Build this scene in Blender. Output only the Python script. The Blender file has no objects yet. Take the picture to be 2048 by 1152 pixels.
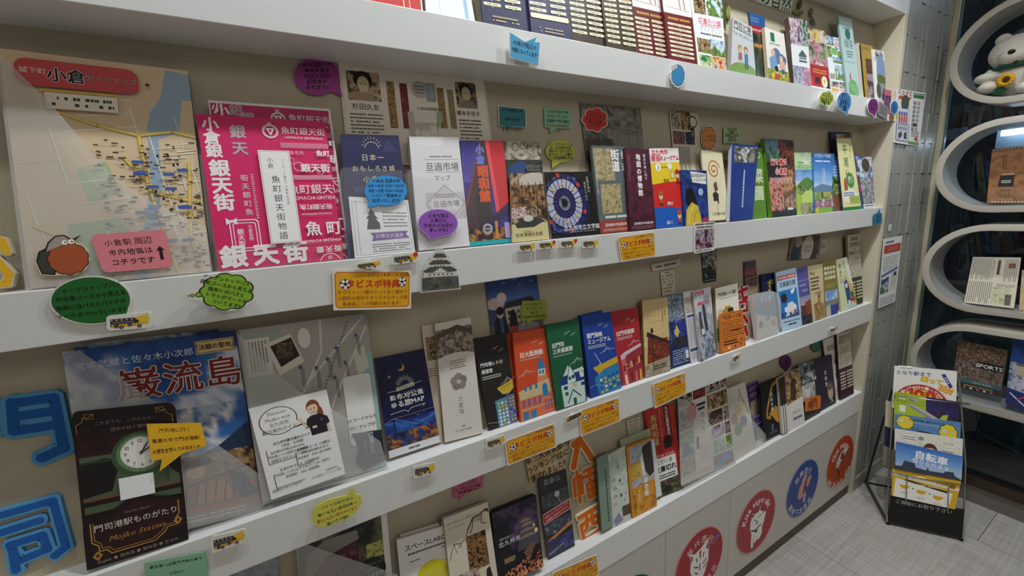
import bpy, bmesh, math, random
import numpy as np
from mathutils import Vector, Matrix
from mathutils.bvhtree import BVHTree

SC = bpy.context.scene
COL = SC.collection

# ------------------------------------------------------------------ camera
S = 0.78                                   # metres from the lens to the shelf fronts
FOC, YAW, PIT, ROL = 808.834, 0.5085896, -0.1870926, -0.0542742
def _cam():
    cy, sy, cp, sp = math.cos(YAW), math.sin(YAW), math.cos(PIT), math.sin(PIT)
    f = np.array([sy*cp, cy*cp, sp]); r = np.array([cy, -sy, 0.0]); u = np.cross(r, f)
    c, s = math.cos(ROL), math.sin(ROL)
    return np.array([c*r+s*u, -(-s*r+c*u), f])
CM = _cam()
CP = np.array([0.0, -S, 0.0])
cam = bpy.data.cameras.new('camera'); cam.sensor_width = 36.0; cam.lens = FOC*36.0/2048.0
cam.clip_start = 0.02; cam.clip_end = 60
co = bpy.data.objects.new('camera', cam); COL.objects.link(co)
mw = Matrix.Identity(4)
for i in range(3):
    mw[i][0] = CM[0][i]; mw[i][1] = -CM[1][i]; mw[i][2] = -CM[2][i]; mw[i][3] = CP[i]
co.matrix_world = mw
SC.camera = co

# ------------------------------------------------------------------ world, light, exposure
SC.view_settings.view_transform = 'Standard'; SC.view_settings.look = 'None'
SC.view_settings.gamma = 1.0; SC.view_settings.use_curve_mapping = False
SC.view_settings.exposure = 0.0
wd = bpy.data.worlds.new('room_light'); SC.world = wd; wd.use_nodes = True
wd.node_tree.nodes['Background'].inputs[0].default_value = (1.0, 0.93, 0.84, 1)
wd.node_tree.nodes['Background'].inputs[1].default_value = 0.15
FLOOR = -1.52; CEIL = 1.45
def lamp(x, y, e, size=.07, z=CEIL-.05, col=(.90, .96, 1.0), spot=150, tgt=None):
    l = bpy.data.lights.new('ceiling_spot', 'SPOT'); l.energy = e; l.color = col
    l.shadow_soft_size = size; l.spot_size = math.radians(spot); l.spot_blend = .6
    o = bpy.data.objects.new('ceiling_spot', l); COL.objects.link(o); o.location = (x, y, z)
    d = Vector(tgt or (x, y+.12, -1)) - Vector((x, y, z))
    o.rotation_euler = d.to_track_quat('-Z', 'Y').to_euler()
    return o
LAMPS = [(-.15, -.40, 20), (.6, -.40, 39), (1.35, -.42, 42), (2.15, -.60, 43)]
for x, y, e in LAMPS: lamp(x, y, e, .035, spot=150 if x < 2 else 84)
ar = bpy.data.lights.new('room_fill', 'AREA'); ar.shape = 'RECTANGLE'; ar.size = 3.2; ar.size_y = 1.6; ar.energy = 23
ar.color = (1.0, .96, .9)
ao = bpy.data.objects.new('room_fill', ar); COL.objects.link(ao); ao.location = (1.0, -2.4, CEIL-.03)
ao.rotation_euler = (math.radians(30), 0, 0)

al = bpy.data.lights.new('concourse_fill', 'AREA'); al.size = 1.2; al.energy = 9; al.color = (.75, .87, 1.0)  # added unseen fill, lifts the dark space beyond the glass
bo = bpy.data.objects.new('concourse_fill', al); COL.objects.link(bo); bo.location = (4.0, -1.2, CEIL-.04)

# ------------------------------------------------------------------ pixel rays of the photograph -> points on real planes
def ray(x, y):
    return CM.T @ np.array([(x-1024)/FOC, (y-576)/FOC, 1.0])
def hit(x, y, n, c):
    d = ray(x, y); n = np.asarray(n, float)
    return CP + d*((c-n@CP)/(n@d))
def hy(x, y, Y=0.0): return hit(x, y, (0, 1, 0), Y)
def hz(x, y, Z): return hit(x, y, (0, 0, 1), Z)
def hx(x, y, X): return hit(x, y, (1, 0, 0), X)

# ------------------------------------------------------------------ materials
def lin(h):
    h = h.lstrip('#')
    if len(h) == 3: h = ''.join(c*2 for c in h)
    v = [int(h[i:i+2], 16)/255 for i in (0, 2, 4)]
    return tuple(((x+.055)/1.055)**2.4 if x > .04045 else x/12.92 for x in v)
def mat(name, col, rough=.5, metal=0, noise=0, nscale=8, bump=0, bscale=200, spec=.5, stretch=None, emit=0):
    m = bpy.data.materials.new(name); m.use_nodes = True; nt = m.node_tree
    b = nt.nodes['Principled BSDF']
    b.inputs['Roughness'].default_value = rough; b.inputs['Metallic'].default_value = metal
    b.inputs['Specular IOR Level'].default_value = spec
    c = lin(col); b.inputs['Base Color'].default_value = (*c, 1)
    if noise or bump:
        tc = nt.nodes.new('ShaderNodeTexCoord'); mp = nt.nodes.new('ShaderNodeMapping')
        nt.links.new(tc.outputs['Object'], mp.inputs[0])
        if stretch: mp.inputs['Scale'].default_value = stretch
    if noise:
        n = nt.nodes.new('ShaderNodeTexNoise'); n.inputs['Scale'].default_value = nscale; n.inputs['Detail'].default_value = 5
        nt.links.new(mp.outputs[0], n.inputs['Vector'])
        r = nt.nodes.new('ShaderNodeMix'); r.data_type = 'RGBA'
        r.inputs[6].default_value = (*[x*(1-noise) for x in c], 1); r.inputs[7].default_value = (*[min(1, x*(1+noise)) for x in c], 1)
        nt.links.new(n.outputs[0], r.inputs[0]); nt.links.new(r.outputs[2], b.inputs['Base Color'])
    if bump:
        n2 = nt.nodes.new('ShaderNodeTexNoise'); n2.inputs['Scale'].default_value = bscale
        nt.links.new(mp.outputs[0], n2.inputs['Vector'])
        bp = nt.nodes.new('ShaderNodeBump'); bp.inputs['Strength'].default_value = bump; bp.inputs['Distance'].default_value = .002
        nt.links.new(n2.outputs[0], bp.inputs['Height']); nt.links.new(bp.outputs[0], b.inputs['Normal'])
    if emit:
        b.inputs['Emission Color'].default_value = (*c, 1); b.inputs['Emission Strength'].default_value = emit
    return m
def print_mat(name, rough, spec=.4, coat=0):
    m = bpy.data.materials.new(name); m.use_nodes = True; nt = m.node_tree; b = nt.nodes['Principled BSDF']
    a = nt.nodes.new('ShaderNodeAttribute'); a.attribute_name = 'ink'
    nt.links.new(a.outputs['Color'], b.inputs['Base Color'])
    b.inputs['Roughness'].default_value = rough; b.inputs['Specular IOR Level'].default_value = spec
    b.inputs['Coat Weight'].default_value = coat; b.inputs['Coat Roughness'].default_value = .12
    return m
def fres(nt, ior):                                     # reflection of a thin sheet: only its outer face mirrors
    f = nt.nodes.new('ShaderNodeFresnel'); f.inputs[0].default_value = ior
    g = nt.nodes.new('ShaderNodeNewGeometry'); k = nt.nodes.new('ShaderNodeMath'); k.operation = 'SUBTRACT'; k.inputs[0].default_value = 1
    nt.links.new(g.outputs['Backfacing'], k.inputs[1])
    x = nt.nodes.new('ShaderNodeMath'); x.operation = 'MULTIPLY'; nt.links.new(f.outputs[0], x.inputs[0]); nt.links.new(k.outputs[0], x.inputs[1])
    return x.outputs[0]
def clear_mat(name, milky, tint=(1, 1, 1), rough=.08):
    m = bpy.data.materials.new(name); m.use_nodes = True; nt = m.node_tree
    nt.nodes.clear(); o = nt.nodes.new('ShaderNodeOutputMaterial')
    t = nt.nodes.new('ShaderNodeBsdfTransparent'); t.inputs[0].default_value = (*tint, 1)
    d = nt.nodes.new('ShaderNodeBsdfDiffuse'); d.inputs[0].default_value = (.8, .8, .79, 1)
    g = nt.nodes.new('ShaderNodeBsdfGlossy'); g.inputs['Roughness'].default_value = rough
    m1 = nt.nodes.new('ShaderNodeMixShader'); m1.inputs[0].default_value = milky
    nt.links.new(t.outputs[0], m1.inputs[1]); nt.links.new(d.outputs[0], m1.inputs[2])
    m2 = nt.nodes.new('ShaderNodeMixShader'); nt.links.new(fres(nt, 1.45), m2.inputs[0])
    nt.links.new(m1.outputs[0], m2.inputs[1]); nt.links.new(g.outputs[0], m2.inputs[2])
    nt.links.new(m2.outputs[0], o.inputs[0])
    return m
MW = mat('white_laminate', '#e6e6e3', .38, noise=.02, nscale=3)
MBACK = mat('cream_panel', '#bdb198', .6, noise=.03, nscale=2.5)
MSIDE = mat('cream_side_board', '#d8cdb6', .55, noise=.02)
MDOOR = mat('warm_white_door', '#c6c1b8', .5, noise=.025, nscale=4)
MKICK = mat('brown_plinth', '#5a4d3d', .6, noise=.1)
MPRINT = print_mat('printed_paper', .5)
MGLOSS = print_mat('glossy_printed_paper', .3, .5, .25)
MCARD = print_mat('painted_foam_board', .7, .2)
MCLEAR = clear_mat('clear_acrylic', .02)
MMILK = clear_mat('milky_plastic_sleeve', .22, rough=.2)
MFROST = clear_mat('frosted_plastic', .27, rough=.3)
MSILV = mat('chrome_wire', '#c9c9c6', .25, 1)
MBLACK = mat('black_plastic', '#0b0b0c', .4, noise=.2)
MCREAM = mat('cream_painted_steel', '#d9cfbb', .4)
MOVAL = mat('off_white_lacquer', '#c3baac', .3)
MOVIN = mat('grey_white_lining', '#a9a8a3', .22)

# ------------------------------------------------------------------ objects
def link(name, me, parent=None):
    o = bpy.data.objects.new(name, me); COL.objects.link(o)
    if parent: o.parent = parent
    return o
def tag(o, label=None, cat=None, group=None, kind=None):
    for k, v in (('label', label), ('category', cat), ('group', group), ('kind', kind)):
        if v: o[k] = v
    return o
def thing(name, label, cat, loc=(0, 0, 0), group=None):
    o = bpy.data.objects.new(name, None); COL.objects.link(o); o.location = loc; o.empty_display_size = .05
    return tag(o, label, cat, group)
def mesh_obj(name, verts, faces, m, parent=None, smooth=False):
    me = bpy.data.meshes.new(name)
    off = Vector(parent.location) if parent else Vector((0, 0, 0))
    me.from_pydata([Vector(v)-off for v in verts], [], faces); me.materials.append(m); me.update()
    if smooth:
        for p in me.polygons: p.use_smooth = True
    return link(name, me, parent)
def boxes(name, lst, m, parent=None, bev=0):
    V, F = [], []
    for (x0, y0, z0, x1, y1, z1) in lst:
        k = len(V)
        V += [(x, y, z) for x in (x0, x1) for y in (y0, y1) for z in (z0, z1)]
        F += [tuple(k+i for i in f) for f in ((0, 1, 3, 2), (4, 6, 7, 5), (0, 4, 5, 1), (2, 3, 7, 6), (0, 2, 6, 4), (1, 5, 7, 3))]
    o = mesh_obj(name, V, F, m, parent)
    if bev:
        b = o.modifiers.new('bevel', 'BEVEL'); b.width = bev; b.segments = 2; b.limit_method = 'ANGLE'
    return o
def prism(name, prof, x0, x1, m, parent=None):      # prof: (y, z) polygon swept along x
    n = len(prof); V = [(x0, y, z) for y, z in prof]+[(x1, y, z) for y, z in prof]
    F = [tuple(range(n)), tuple(range(2*n-1, n-1, -1))]+[(i, i+n, (i+1) % n+n, (i+1) % n) for i in range(n)]
    o = mesh_obj(name, V, F, m, parent)
    return o
def tube(name, pts, r, m, parent=None, cyc=False, seg=8):
    cu = bpy.data.curves.new(name, 'CURVE'); cu.dimensions = '3D'; cu.bevel_depth = r; cu.bevel_resolution = 2
    pts = pts if isinstance(pts[0][0], (tuple, list, np.ndarray, Vector)) else [pts]
    off = Vector(parent.location) if parent else Vector((0, 0, 0))
    for ps in pts:
        sp = cu.splines.new('POLY'); sp.points.add(len(ps)-1); sp.use_cyclic_u = cyc
        for q, p in zip(sp.points, ps): q.co = (*(Vector(p)-off), 1)
    o = bpy.data.objects.new('tmp', cu); COL.objects.link(o)
    me = bpy.data.meshes.new_from_object(o.evaluated_get(bpy.context.evaluated_depsgraph_get()))
    bpy.data.objects.remove(o); bpy.data.curves.remove(cu)
    me.materials.clear(); me.materials.append(m); me.name = name
    for p in me.polygons: p.use_smooth = True
    return link(name, me, parent)

# ================================================================== THE SETTING
XE = 2.3866            # right end of the shelf unit
XL = -1.3
LIP = dict(A=.367, B=-.0701, C=-.5078, D=-.9557)     # tops of the boards
BOT = dict(A=.2955, B=-.1473, C=-.5967, D=-1.0553)   # undersides
TOP = dict(A=.7115, B=.2955, C=-.1473, D=-.5967)     # ceiling of each compartment
BY, BK = .043, .18                                   # back panel: y = BY + BK*(z-floor)

# floor
def floor_mat():
    m = bpy.data.materials.new('grey_wood_grain_floor'); m.use_nodes = True; nt = m.node_tree; b = nt.nodes['Principled BSDF']
    tc = nt.nodes.new('ShaderNodeTexCoord')
    def noise(sc, scale, det=4):
        mp = nt.nodes.new('ShaderNodeMapping'); mp.inputs['Scale'].default_value = sc; nt.links.new(tc.outputs['Object'], mp.inputs[0])
        n = nt.nodes.new('ShaderNodeTexNoise'); n.inputs['Scale'].default_value = scale; n.inputs['Detail'].default_value = det
        nt.links.new(mp.outputs[0], n.inputs['Vector']); return n
    n1 = noise((2, 60, 1), 2.2); n2 = noise((60, 2.5, 1), 2.2); n3 = noise((1, 1, 1), 3)
    ad = nt.nodes.new('ShaderNodeMath'); ad.operation = 'ADD'; nt.links.new(n1.outputs[0], ad.inputs[0]); nt.links.new(n2.outputs[0], ad.inputs[1])
    a2 = nt.nodes.new('ShaderNodeMath'); a2.operation = 'MULTIPLY_ADD'; a2.inputs[1].default_value = .5; nt.links.new(ad.outputs[0], a2.inputs[0])
    mm = nt.nodes.new('ShaderNodeMath'); mm.operation = 'MULTIPLY'; mm.inputs[1].default_value = .35; nt.links.new(n3.outputs[0], mm.inputs[0]); nt.links.new(mm.outputs[0], a2.inputs[2])
    cr = nt.nodes.new('ShaderNodeValToRGB'); cr.color_ramp.elements[0].position = .42; cr.color_ramp.elements[1].position = .86
    cr.color_ramp.elements[0].color = (*lin('#9c968f'), 1); cr.color_ramp.elements[1].color = (*lin('#cbc6bf'), 1)
    nt.links.new(a2.outputs[0], cr.inputs[0])
    br = nt.nodes.new('ShaderNodeTexBrick'); br.offset = .5
    mp = nt.nodes.new('ShaderNodeMapping'); mp.inputs['Rotation'].default_value = (0, 0, math.radians(90)); mp.inputs['Location'].default_value = (.18, .02, 0)
    nt.links.new(tc.outputs['Object'], mp.inputs[0]); nt.links.new(mp.outputs[0], br.inputs['Vector'])
    for k, v in (('Scale', 1), ('Mortar Size', .0014), ('Brick Width', 1.2), ('Row Height', .62)): br.inputs[k].default_value = v
    br.inputs['Color1'].default_value = (1, 1, 1, 1); br.inputs['Color2'].default_value = (.93, .93, .93, 1); br.inputs['Mortar'].default_value = (.3, .28, .26, 1)
    mx = nt.nodes.new('ShaderNodeMix'); mx.data_type = 'RGBA'; mx.blend_type = 'MULTIPLY'; mx.inputs[0].default_value = 1
    nt.links.new(cr.outputs[0], mx.inputs[6]); nt.links.new(br.outputs[0], mx.inputs[7]); nt.links.new(mx.outputs[2], b.inputs['Base Color'])
    b.inputs['Roughness'].default_value = .42
    return m
o = boxes('floor', [(-1.6, -3.4, FLOOR-.1, 2.76, .25, FLOOR)], floor_mat()); tag(o, kind='structure')
o = boxes('floor_threshold', [(2.76, -3.4, FLOOR-.1, 5.2, .25, FLOOR)], mat('brown_floor_strip', '#6b6259', .5, noise=.15, stretch=(40, 1, 1))); tag(o, kind='structure')
o = boxes('ceiling', [(-1.6, -3.4, CEIL, 2.96, .25, CEIL+.1)], mat('ceiling_paint', '#dcdad4', .8, noise=.02)); tag(o, kind='structure')
o = boxes('ceiling_outside', [(2.96, -3.4, CEIL, 5.2, 1.6, CEIL+.1)], mat('dark_soffit', '#15171a', .8, noise=.1)); tag(o, kind='structure')

# tiled wall right of the shelves: upright grey tiles in running bond
def tile_wall():
    rnd = random.Random(4); V, F = [], []
    w, h, g = .0465, .284, .0022
    x = XE+.001; c = 0
    while x < 2.91:
        x1 = min(x+w, 2.913); z = .642 - h*9 + (h/2 if c % 2 else 0)
        while z < CEIL:
            z0, z1 = max(z, FLOOR+.07), min(z+h, CEIL)
            if z1 > z0:
                y = .006 - rnd.choice((0, .0015, .0005, .0035, .002)); k = len(V); a = g/2
                X0, X1, Z0, Z1 = x+a, x1-a, z0+a, z1-a; b = .0012
                V += [(X0, .012, Z0), (X1, .012, Z0), (X1, .012, Z1), (X0, .012, Z1), (X0+b, y, Z0+b), (X1-b, y, Z0+b), (X1-b, y, Z1-b), (X0+b, y, Z1-b)]
                F += [(k+4, k+5, k+6, k+7)]+[(k+i, k+(i+1) % 4, k+4+(i+1) % 4, k+4+i) for i in range(4)]
            z += h
        x += w; c += 1
    k = len(V); V += [(XE-.02, .0105, FLOOR), (2.94, .0105, FLOOR), (2.94, .0105, CEIL), (XE-.02, .0105, CEIL)]; F.append((k, k+1, k+2, k+3))
    o = mesh_obj('wall_back', V, F, mat('grey_tile', '#9b9b95', .28, noise=.06, nscale=14)); tag(o, kind='structure')
tile_wall()
o = prism('baseboard_back', [(.0, FLOOR), (.0, FLOOR+.07), (.003, FLOOR+.074), (.02, FLOOR+.074), (.02, FLOOR)], XE+.001, 2.93, mat('grey_skirting', '#a3a099', .4)); tag(o, kind='structure')
o = boxes('trim_1', [(2.912, -.012, FLOOR, 2.934, .03, CEIL)], mat('cream_corner_trim', '#d2c7a6', .45)); tag(o, kind='structure')
# wall behind and above the shelf unit
o = boxes('wall_rear', [(XL, .16, FLOOR, 2.93, .25, CEIL)], MBACK); tag(o, kind='structure')

# the glass partition on the right and the dark concourse beyond it
def glass():
    m = bpy.data.materials.new('partition_glass'); m.use_nodes = True; nt = m.node_tree; nt.nodes.clear()
    o = nt.nodes.new('ShaderNodeOutputMaterial'); t = nt.nodes.new('ShaderNodeBsdfTransparent'); t.inputs[0].default_value = (.82, .9, .93, 1)
    g = nt.nodes.new('ShaderNodeBsdfGlossy'); g.inputs['Roughness'].default_value = .02
    x = nt.nodes.new('ShaderNodeMixShader'); nt.links.new(fres(nt, 1.5), x.inputs[0]); nt.links.new(t.outputs[0], x.inputs[1]); nt.links.new(g.outputs[0], x.inputs[2]); nt.links.new(x.outputs[0], o.inputs[0])
    return m
o = boxes('window_1', [(2.946, -2.2, FLOOR+.0665, 2.954, -.013, CEIL-.001)], glass()); tag(o, kind='structure')
boxes('window_edge', [(2.94, -.016, FLOOR+.0665, 2.958, -.0125, CEIL)], mat('green_glass_edge', '#7f958f', .2), o)
o = boxes('trim_2', [(2.925, -2.2, FLOOR, 2.972, .0, FLOOR+.062)], mat('bronze_channel', '#6e6152', .35, .7, noise=.1)); tag(o, kind='structure')
boxes('trim_cap', [(2.922, -2.2, FLOOR+.058, 2.976, .0, FLOOR+.066)], mat('dark_metal_cap', '#3a3835', .4, .6), o)
MDK = mat('dark_navy_cladding', '#2c3a47', .5, noise=.35, nscale=3, stretch=(1, 6, .6))
o = boxes('wall_outside', [(4.6, -3.0, FLOOR, 4.7, 1.5, CEIL)], MDK); tag(o, kind='structure')
o = boxes('wall_recess', [(2.97, .3, FLOOR, 4.6, .36, CEIL)], MDK); tag(o, kind='structure')
o = boxes('wall_slate', [(3.5, -2.6, FLOOR, 3.58, .3, -.62)], mat('blue_grey_slate', '#435159', .7, noise=.4, nscale=6, bump=.6, bscale=14, stretch=(1, 1, 2.2))); tag(o, kind='structure')
o = boxes('wall_ledge', [(3.4, -.25, -.62, 3.56, .3, -.56)], mat('mossy_stone', '#5f5b45', .8, noise=.5, nscale=12)); tag(o, kind='structure')
t = thing('door_frame', 'dark upright door frame seen beyond the glass', 'frame', (3.9, -.3, FLOOR))
for x, y in ((3.9, -.18), (3.9, -.34), (3.9, -.75)): boxes('post', [(x, y, FLOOR, x+.05, y+.035, .55)], mat('dark_frame', '#0c0f13', .4), t)
boxes('rail', [(3.9, -.75, .55, 3.95, -.145, .62)], mat('dark_frame', '#0c0f13', .4), t)
t = thing('strip_light', 'bright white tube light beyond the glass, seen above the brown book', 'lamp', (3.3, -.4, .26))
boxes('housing', [(3.3, -.9, .282, 3.36, -.10, .305)], mat('dark_housing', '#1c2226', .5), t)
tube('tube', [(3.33, -.9, .262), (3.33, -.125, .262)], .015, mat('lit_tube', '#eef4ff', .5, emit=5), t)
boxes('reflector', [(3.38, -.9, .0, 3.39, -.10, .30)], mat('pale_blue_panel', '#a9c3da', .35), t)
t = boxes('sign_box', [(3.3, .0, .262, 3.4, .10, .318)], mat('steel_blue_box', '#9fb3c8', .3, .3)); tag(t, 'pale steel box beyond the glass between the two upper ovals', 'box')
for i, (y, z, w, h, c) in enumerate(((-.12, .325, .06, .10, '#4c4a46'), (-.05, .325, .05, .09, '#3c4248'), (.012, .325, .05, .10, '#6a655c'), (.08, .325, .05, .12, '#55524c'))):
    t = boxes('storage_box', [(3.36, y-w, z, 3.46, y, z+h)], mat('dull_carton', c, .7, noise=.2))
    tag(t, ['brownish carton beyond the glass, farthest right below the plush bear', 'dark blue carton beyond the glass, second from the right under the bear', 'olive carton beyond the glass, third from the right under the bear', 'grey carton beyond the glass, nearest the cream corner trim'][i], 'box', 'cartons beyond the glass')
t = boxes('wall_shelf', [(3.32, -.9, .306, 3.5, .14, .3245)], mat('dark_shelf', '#14181c', .5)); tag(t, 'dark narrow shelf beyond the glass under the cartons', 'shelf')

# ================================================================== THE SHELF UNIT
unit = thing('display_shelf', 'long white built-in wall shelf with four sloped leaflet compartments over low doors', 'shelf', (0, 0, FLOOR))
for s in 'ABCD':
    z0, z1 = BOT[s], LIP[s]
    o = boxes('shelf_board', [(XL, 0, z0, XE-.03, .13, z1)], MW, unit, bev=.0012)
    zt = TOP[s]; h = zt-z1
    prism('back_panel', [(BY, z1), (BY+BK*h, zt), (.15, zt), (.15, z1)], XL, XE-.03, MBACK, unit)
boxes('top_fascia', [(XL, 0, .7115, XE-.03, .15, .95)], MW, unit, bev=.0012)
boxes('side_panel', [(XE-.03, -.001, FLOOR, XE, .15, .715)], MSIDE, unit, bev=.001)
boxes('side_panel_cap', [(XE-.03, -.001, .715, XE, .15, .95)], MW, unit)
boxes('carcass', [(XL, .012, -1.456, XE-.03, .15, -1.0553)], MDOOR, unit)
boxes('plinth', [(XL, .012, FLOOR, XE-.03, .15, -1.456)], MKICK, unit)
sx = [XL]+[.965+.3531*k for k in range(-4, 4)]+[XE-.03]
sx = [x for x in sx if XL <= x <= XE]
for a, b in zip(sx[:-1], sx[1:]):
    if b-a > .02: boxes('door_panel', [(a+.001, .002, -1.455, b-.001, .0115, -1.0575)], MDOOR, unit, bev=.0008)

# ================================================================== PRINTED THINGS
_G = {}
_gc = bpy.data.curves.new('glyph', 'FONT'); _gc.resolution_u = 2; _gc.size = 1.0
_go = bpy.data.objects.new('glyph', _gc); COL.objects.link(_go)
def glyph(ch, bold):
    k = (ch, bold)
    if k not in _G:
        _gc.body = ch; _gc.offset = bold
        dg = bpy.context.evaluated_depsgraph_get(); dg.update()
        me = bpy.data.meshes.new_from_object(_go.evaluated_get(dg))
        n = len(me.vertices); v = np.empty(n*3, np.float32); me.vertices.foreach_get('co', v); v = v.reshape(-1, 3)[:, :2]
        f = [tuple(p.vertices) for p in me.polygons]
        full = ord(ch) > 0x2E7F
        if n:
            x0, x1 = v[:, 0].min(), v[:, 0].max()
            adv = 1.0 if full else (x1-x0)+.09
            v = v - [0 if full else x0-.045, 0]
        else: adv = 1.0 if full else .28
        _G[k] = (v.copy(), f, adv); bpy.data.meshes.remove(me)
    return _G[k]
def vnoise(x, y, rs):
    n = 64; L = rs.rand(n, n); xi = np.floor(x).astype(int); yi = np.floor(y).astype(int); fx = x-xi; fy = y-yi
    fx = fx*fx*(3-2*fx); fy = fy*fy*(3-2*fy)
    g = lambda a, b: L[a % n, b % n]
    return (g(xi, yi)*(1-fx)+g(xi+1, yi)*fx)*(1-fy)+(g(xi, yi+1)*(1-fx)+g(xi+1, yi+1)*fx)*fy
class Art:
    """ink on one face: u, v run 0..100 from the top left corner; sizes are percent of the width"""
    def __init__(s, a): s.a = a; s.V = []; s.F = []; s.ink = []; s.k = 0; s.rn = random.Random(7); s.clip = False
    def add(s, pts, faces, col):
        s.k += 1; n = len(s.V); L = s.k
        if s.clip: pts = [(min(max(u, 0.0), 100.0), min(max(v, 0.0), 100.0)) for u, v in pts]
        s.V += [(u, v, L) for u, v in pts]; s.F += [tuple(n+i for i in f) for f in faces]
        s.ink += [lin(col)]*len(pts) if isinstance(col, str) else col
    def P(s, pts, col): s.add(pts, [tuple(range(len(pts)))], col)
    def R(s, u0, v0, u1, v1, col): s.P([(u0, v0), (u1, v0), (u1, v1), (u0, v1)], col)
    def RR(s, u0, v0, u1, v1, r, col): s.P(rrect(u0, v0, u1, v1, r, s.a), col)
    def E(s, u, v, r, col, ry=None, n=24, a0=0, a1=360):
        ry = (ry or r)/s.a
        s.P([(u+r*math.cos(math.radians(a0+(a1-a0)*i/n)), v+ry*math.sin(math.radians(a0+(a1-a0)*i/n))) for i in range(n if a1-a0 == 360 else n+1)], col)
    def L(s, pts, w, col, cyc=False):
        V, F = [], []; n = len(pts); a = s.a
        for i in range(n if cyc else n-1):
            (x0, y0), (x1, y1) = pts[i], pts[(i+1) % n]; y0 *= a; y1 *= a
            d = math.hypot(x1-x0, y1-y0) or 1; ex, ey = (x1-x0)/d*w/2, (y1-y0)/d*w/2
            k = len(V); V += [(x0-ey-ex*.5, (y0+ex-ey*.5)/a), (x1-ey+ex*.5, (y1+ex+ey*.5)/a), (x1+ey+ex*.5, (y1-ex+ey*.5)/a), (x0+ey-ex*.5, (y0-ex-ey*.5)/a)]; F.append((k, k+1, k+2, k+3))
        s.add(V, F, col)
    def C(s, u, v, r, w, col, ry=None, n=28, a0=0, a1=360):
        ry = (ry or r)/s.a
        s.L([(u+r*math.cos(math.radians(a0+(a1-a0)*i/n)), v+ry*math.sin(math.radians(a0+(a1-a0)*i/n))) for i in range(n+(a1-a0 != 360))], w, col, a1-a0 == 360)
    def ink_text(s, V, F, col, size, b):                    # heavier weights: the glyphs laid over themselves, a little apart
        r = b*size*.55; n = 1 if b < .014 else (4 if b < .06 else 8)
        for i in range(n):
            t = 2*math.pi*(i+.5)/n; du, dv = (0, 0) if n == 1 else (r*math.cos(t), r*math.sin(t)/s.a)
            s.add([(u+du, v+dv) for u, v in V], F, col)
    def T(s, txt, u, v, size, col, mode='h', al='c', sp=1.0, b=.0, sq=1.0, ang=0, jit=0, out=None, ow=.035, it=0):
        if out: s.T(txt, u, v, size, out, mode, al, sp, b+ow*1.6, sq, ang, 0, it=it)
        V, F = [], []; gl = [glyph(c, 0) for c in txt]
        if mode == 'h': tot = sum(g[2]*sq*sp for g in gl); x = -tot/2 if al == 'c' else (0 if al == 'l' else -tot)
        else: tot = sp*len(gl); x = 0 if al == 'l' else (-tot/2 if al == 'c' else -tot)
        ca, sa = math.cos(math.radians(ang)), math.sin(math.radians(ang))
        for ch, (vv, ff, adv) in zip(txt, gl):
            if len(vv):
                q = vv*[sq, 1]; q = q-[adv*sq/2, .36]
                if jit:
                    t = s.rn.uniform(-jit, jit); z = s.rn.uniform(.85, 1.1); q = q@np.array([[math.cos(t), math.sin(t)], [-math.sin(t)+s.rn.uniform(-.15, .15), math.cos(t)]])*z
                if it: q = q+np.outer(q[:, 1], [it, 0])
                if mode == 'h': q = q+[x+adv*sq*sp/2, s.rn.uniform(-jit, jit)*.3]; q = q*[1, -1]
                else:
                    if ch in 'ー～〜-': q = q[:, ::-1]*[1, 1]
                    q = q*[1, -1]+[0, x+.5*sp]
                q = q@np.array([[ca, sa], [-sa, ca]])*size
                k = len(V); V += [(u+p[0], v+p[1]/s.a) for p in q]; F += [tuple(k+i for i in f) for f in ff]
            x += adv*sq*sp if mode == 'h' else sp
        if V: s.ink_text(V, F, col, size, b)
    def AT(s, txt, u, v, r, a0, a1, size, col, b=.02, inn=False, sq=1):
        V, F = [], []; gl = [glyph(c, 0) for c in txt]; tot = sum(g[2] for g in gl); x = 0
        for (vv, ff, adv) in gl:
            t = math.radians(a0+(a1-a0)*(x+adv/2)/tot); x += adv
            if not len(vv): continue
            q = (vv-[adv/2, .36])*[sq*size, size]; th = t+math.pi/2 if not inn else t-math.pi/2
            c, d = math.cos(th), math.sin(th)
            X = q[:, 0]*c+q[:, 1]*d; Y = q[:, 0]*d-q[:, 1]*c
            k = len(V); V += [(u+r*math.cos(t)+a, v+(r*math.sin(t)+b_)/s.a) for a, b_ in zip(X, Y)]; F += [tuple(k+i for i in f) for f in ff]
        s.ink_text(V, F, col, size, b)
    def X(s, u0, v0, u1, v1, n, col, w=.5, seed=1, fill=.9):       # lines of print too small to read
        r = random.Random(seed); V, F = [], []; h = (v1-v0)/n
        for i in range(n):
            v = v0+h*(i+.5); u = u0; e = u0+(u1-u0)*(r.uniform(.75, 1) if i % 3 == 2 else 1)
            while u < e:
                d = min(r.uniform(.03, .09)*(u1-u0), e-u)
                if r.random() < fill: k = len(V); V += [(u, v-h*w/2), (u+d*.8, v-h*w/2), (u+d*.8, v+h*w/2), (u, v+h*w/2)]; F.append((k, k+1, k+2, k+3))
                u += d
        s.add(V, F, col)
    def Y(s, u0, v0, u1, v1, n, col, w=.5, seed=1):
        r = random.Random(seed); V, F = [], []; h = (u1-u0)/n
        for i in range(n):
            u = u0+h*(i+.5); v = v0; e = v0+(v1-v0)*(r.uniform(.7, 1) if i % 3 == 2 else 1)
            while v < e:
                d = min(r.uniform(.04, .1)*(v1-v0), e-v); k = len(V)
                V += [(u-h*w/2, v), (u+h*w/2, v), (u+h*w/2, v+d*.8), (u-h*w/2, v+d*.8)]; F.append((k, k+1, k+2, k+3)); v += d
        s.add(V, F, col)
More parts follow.
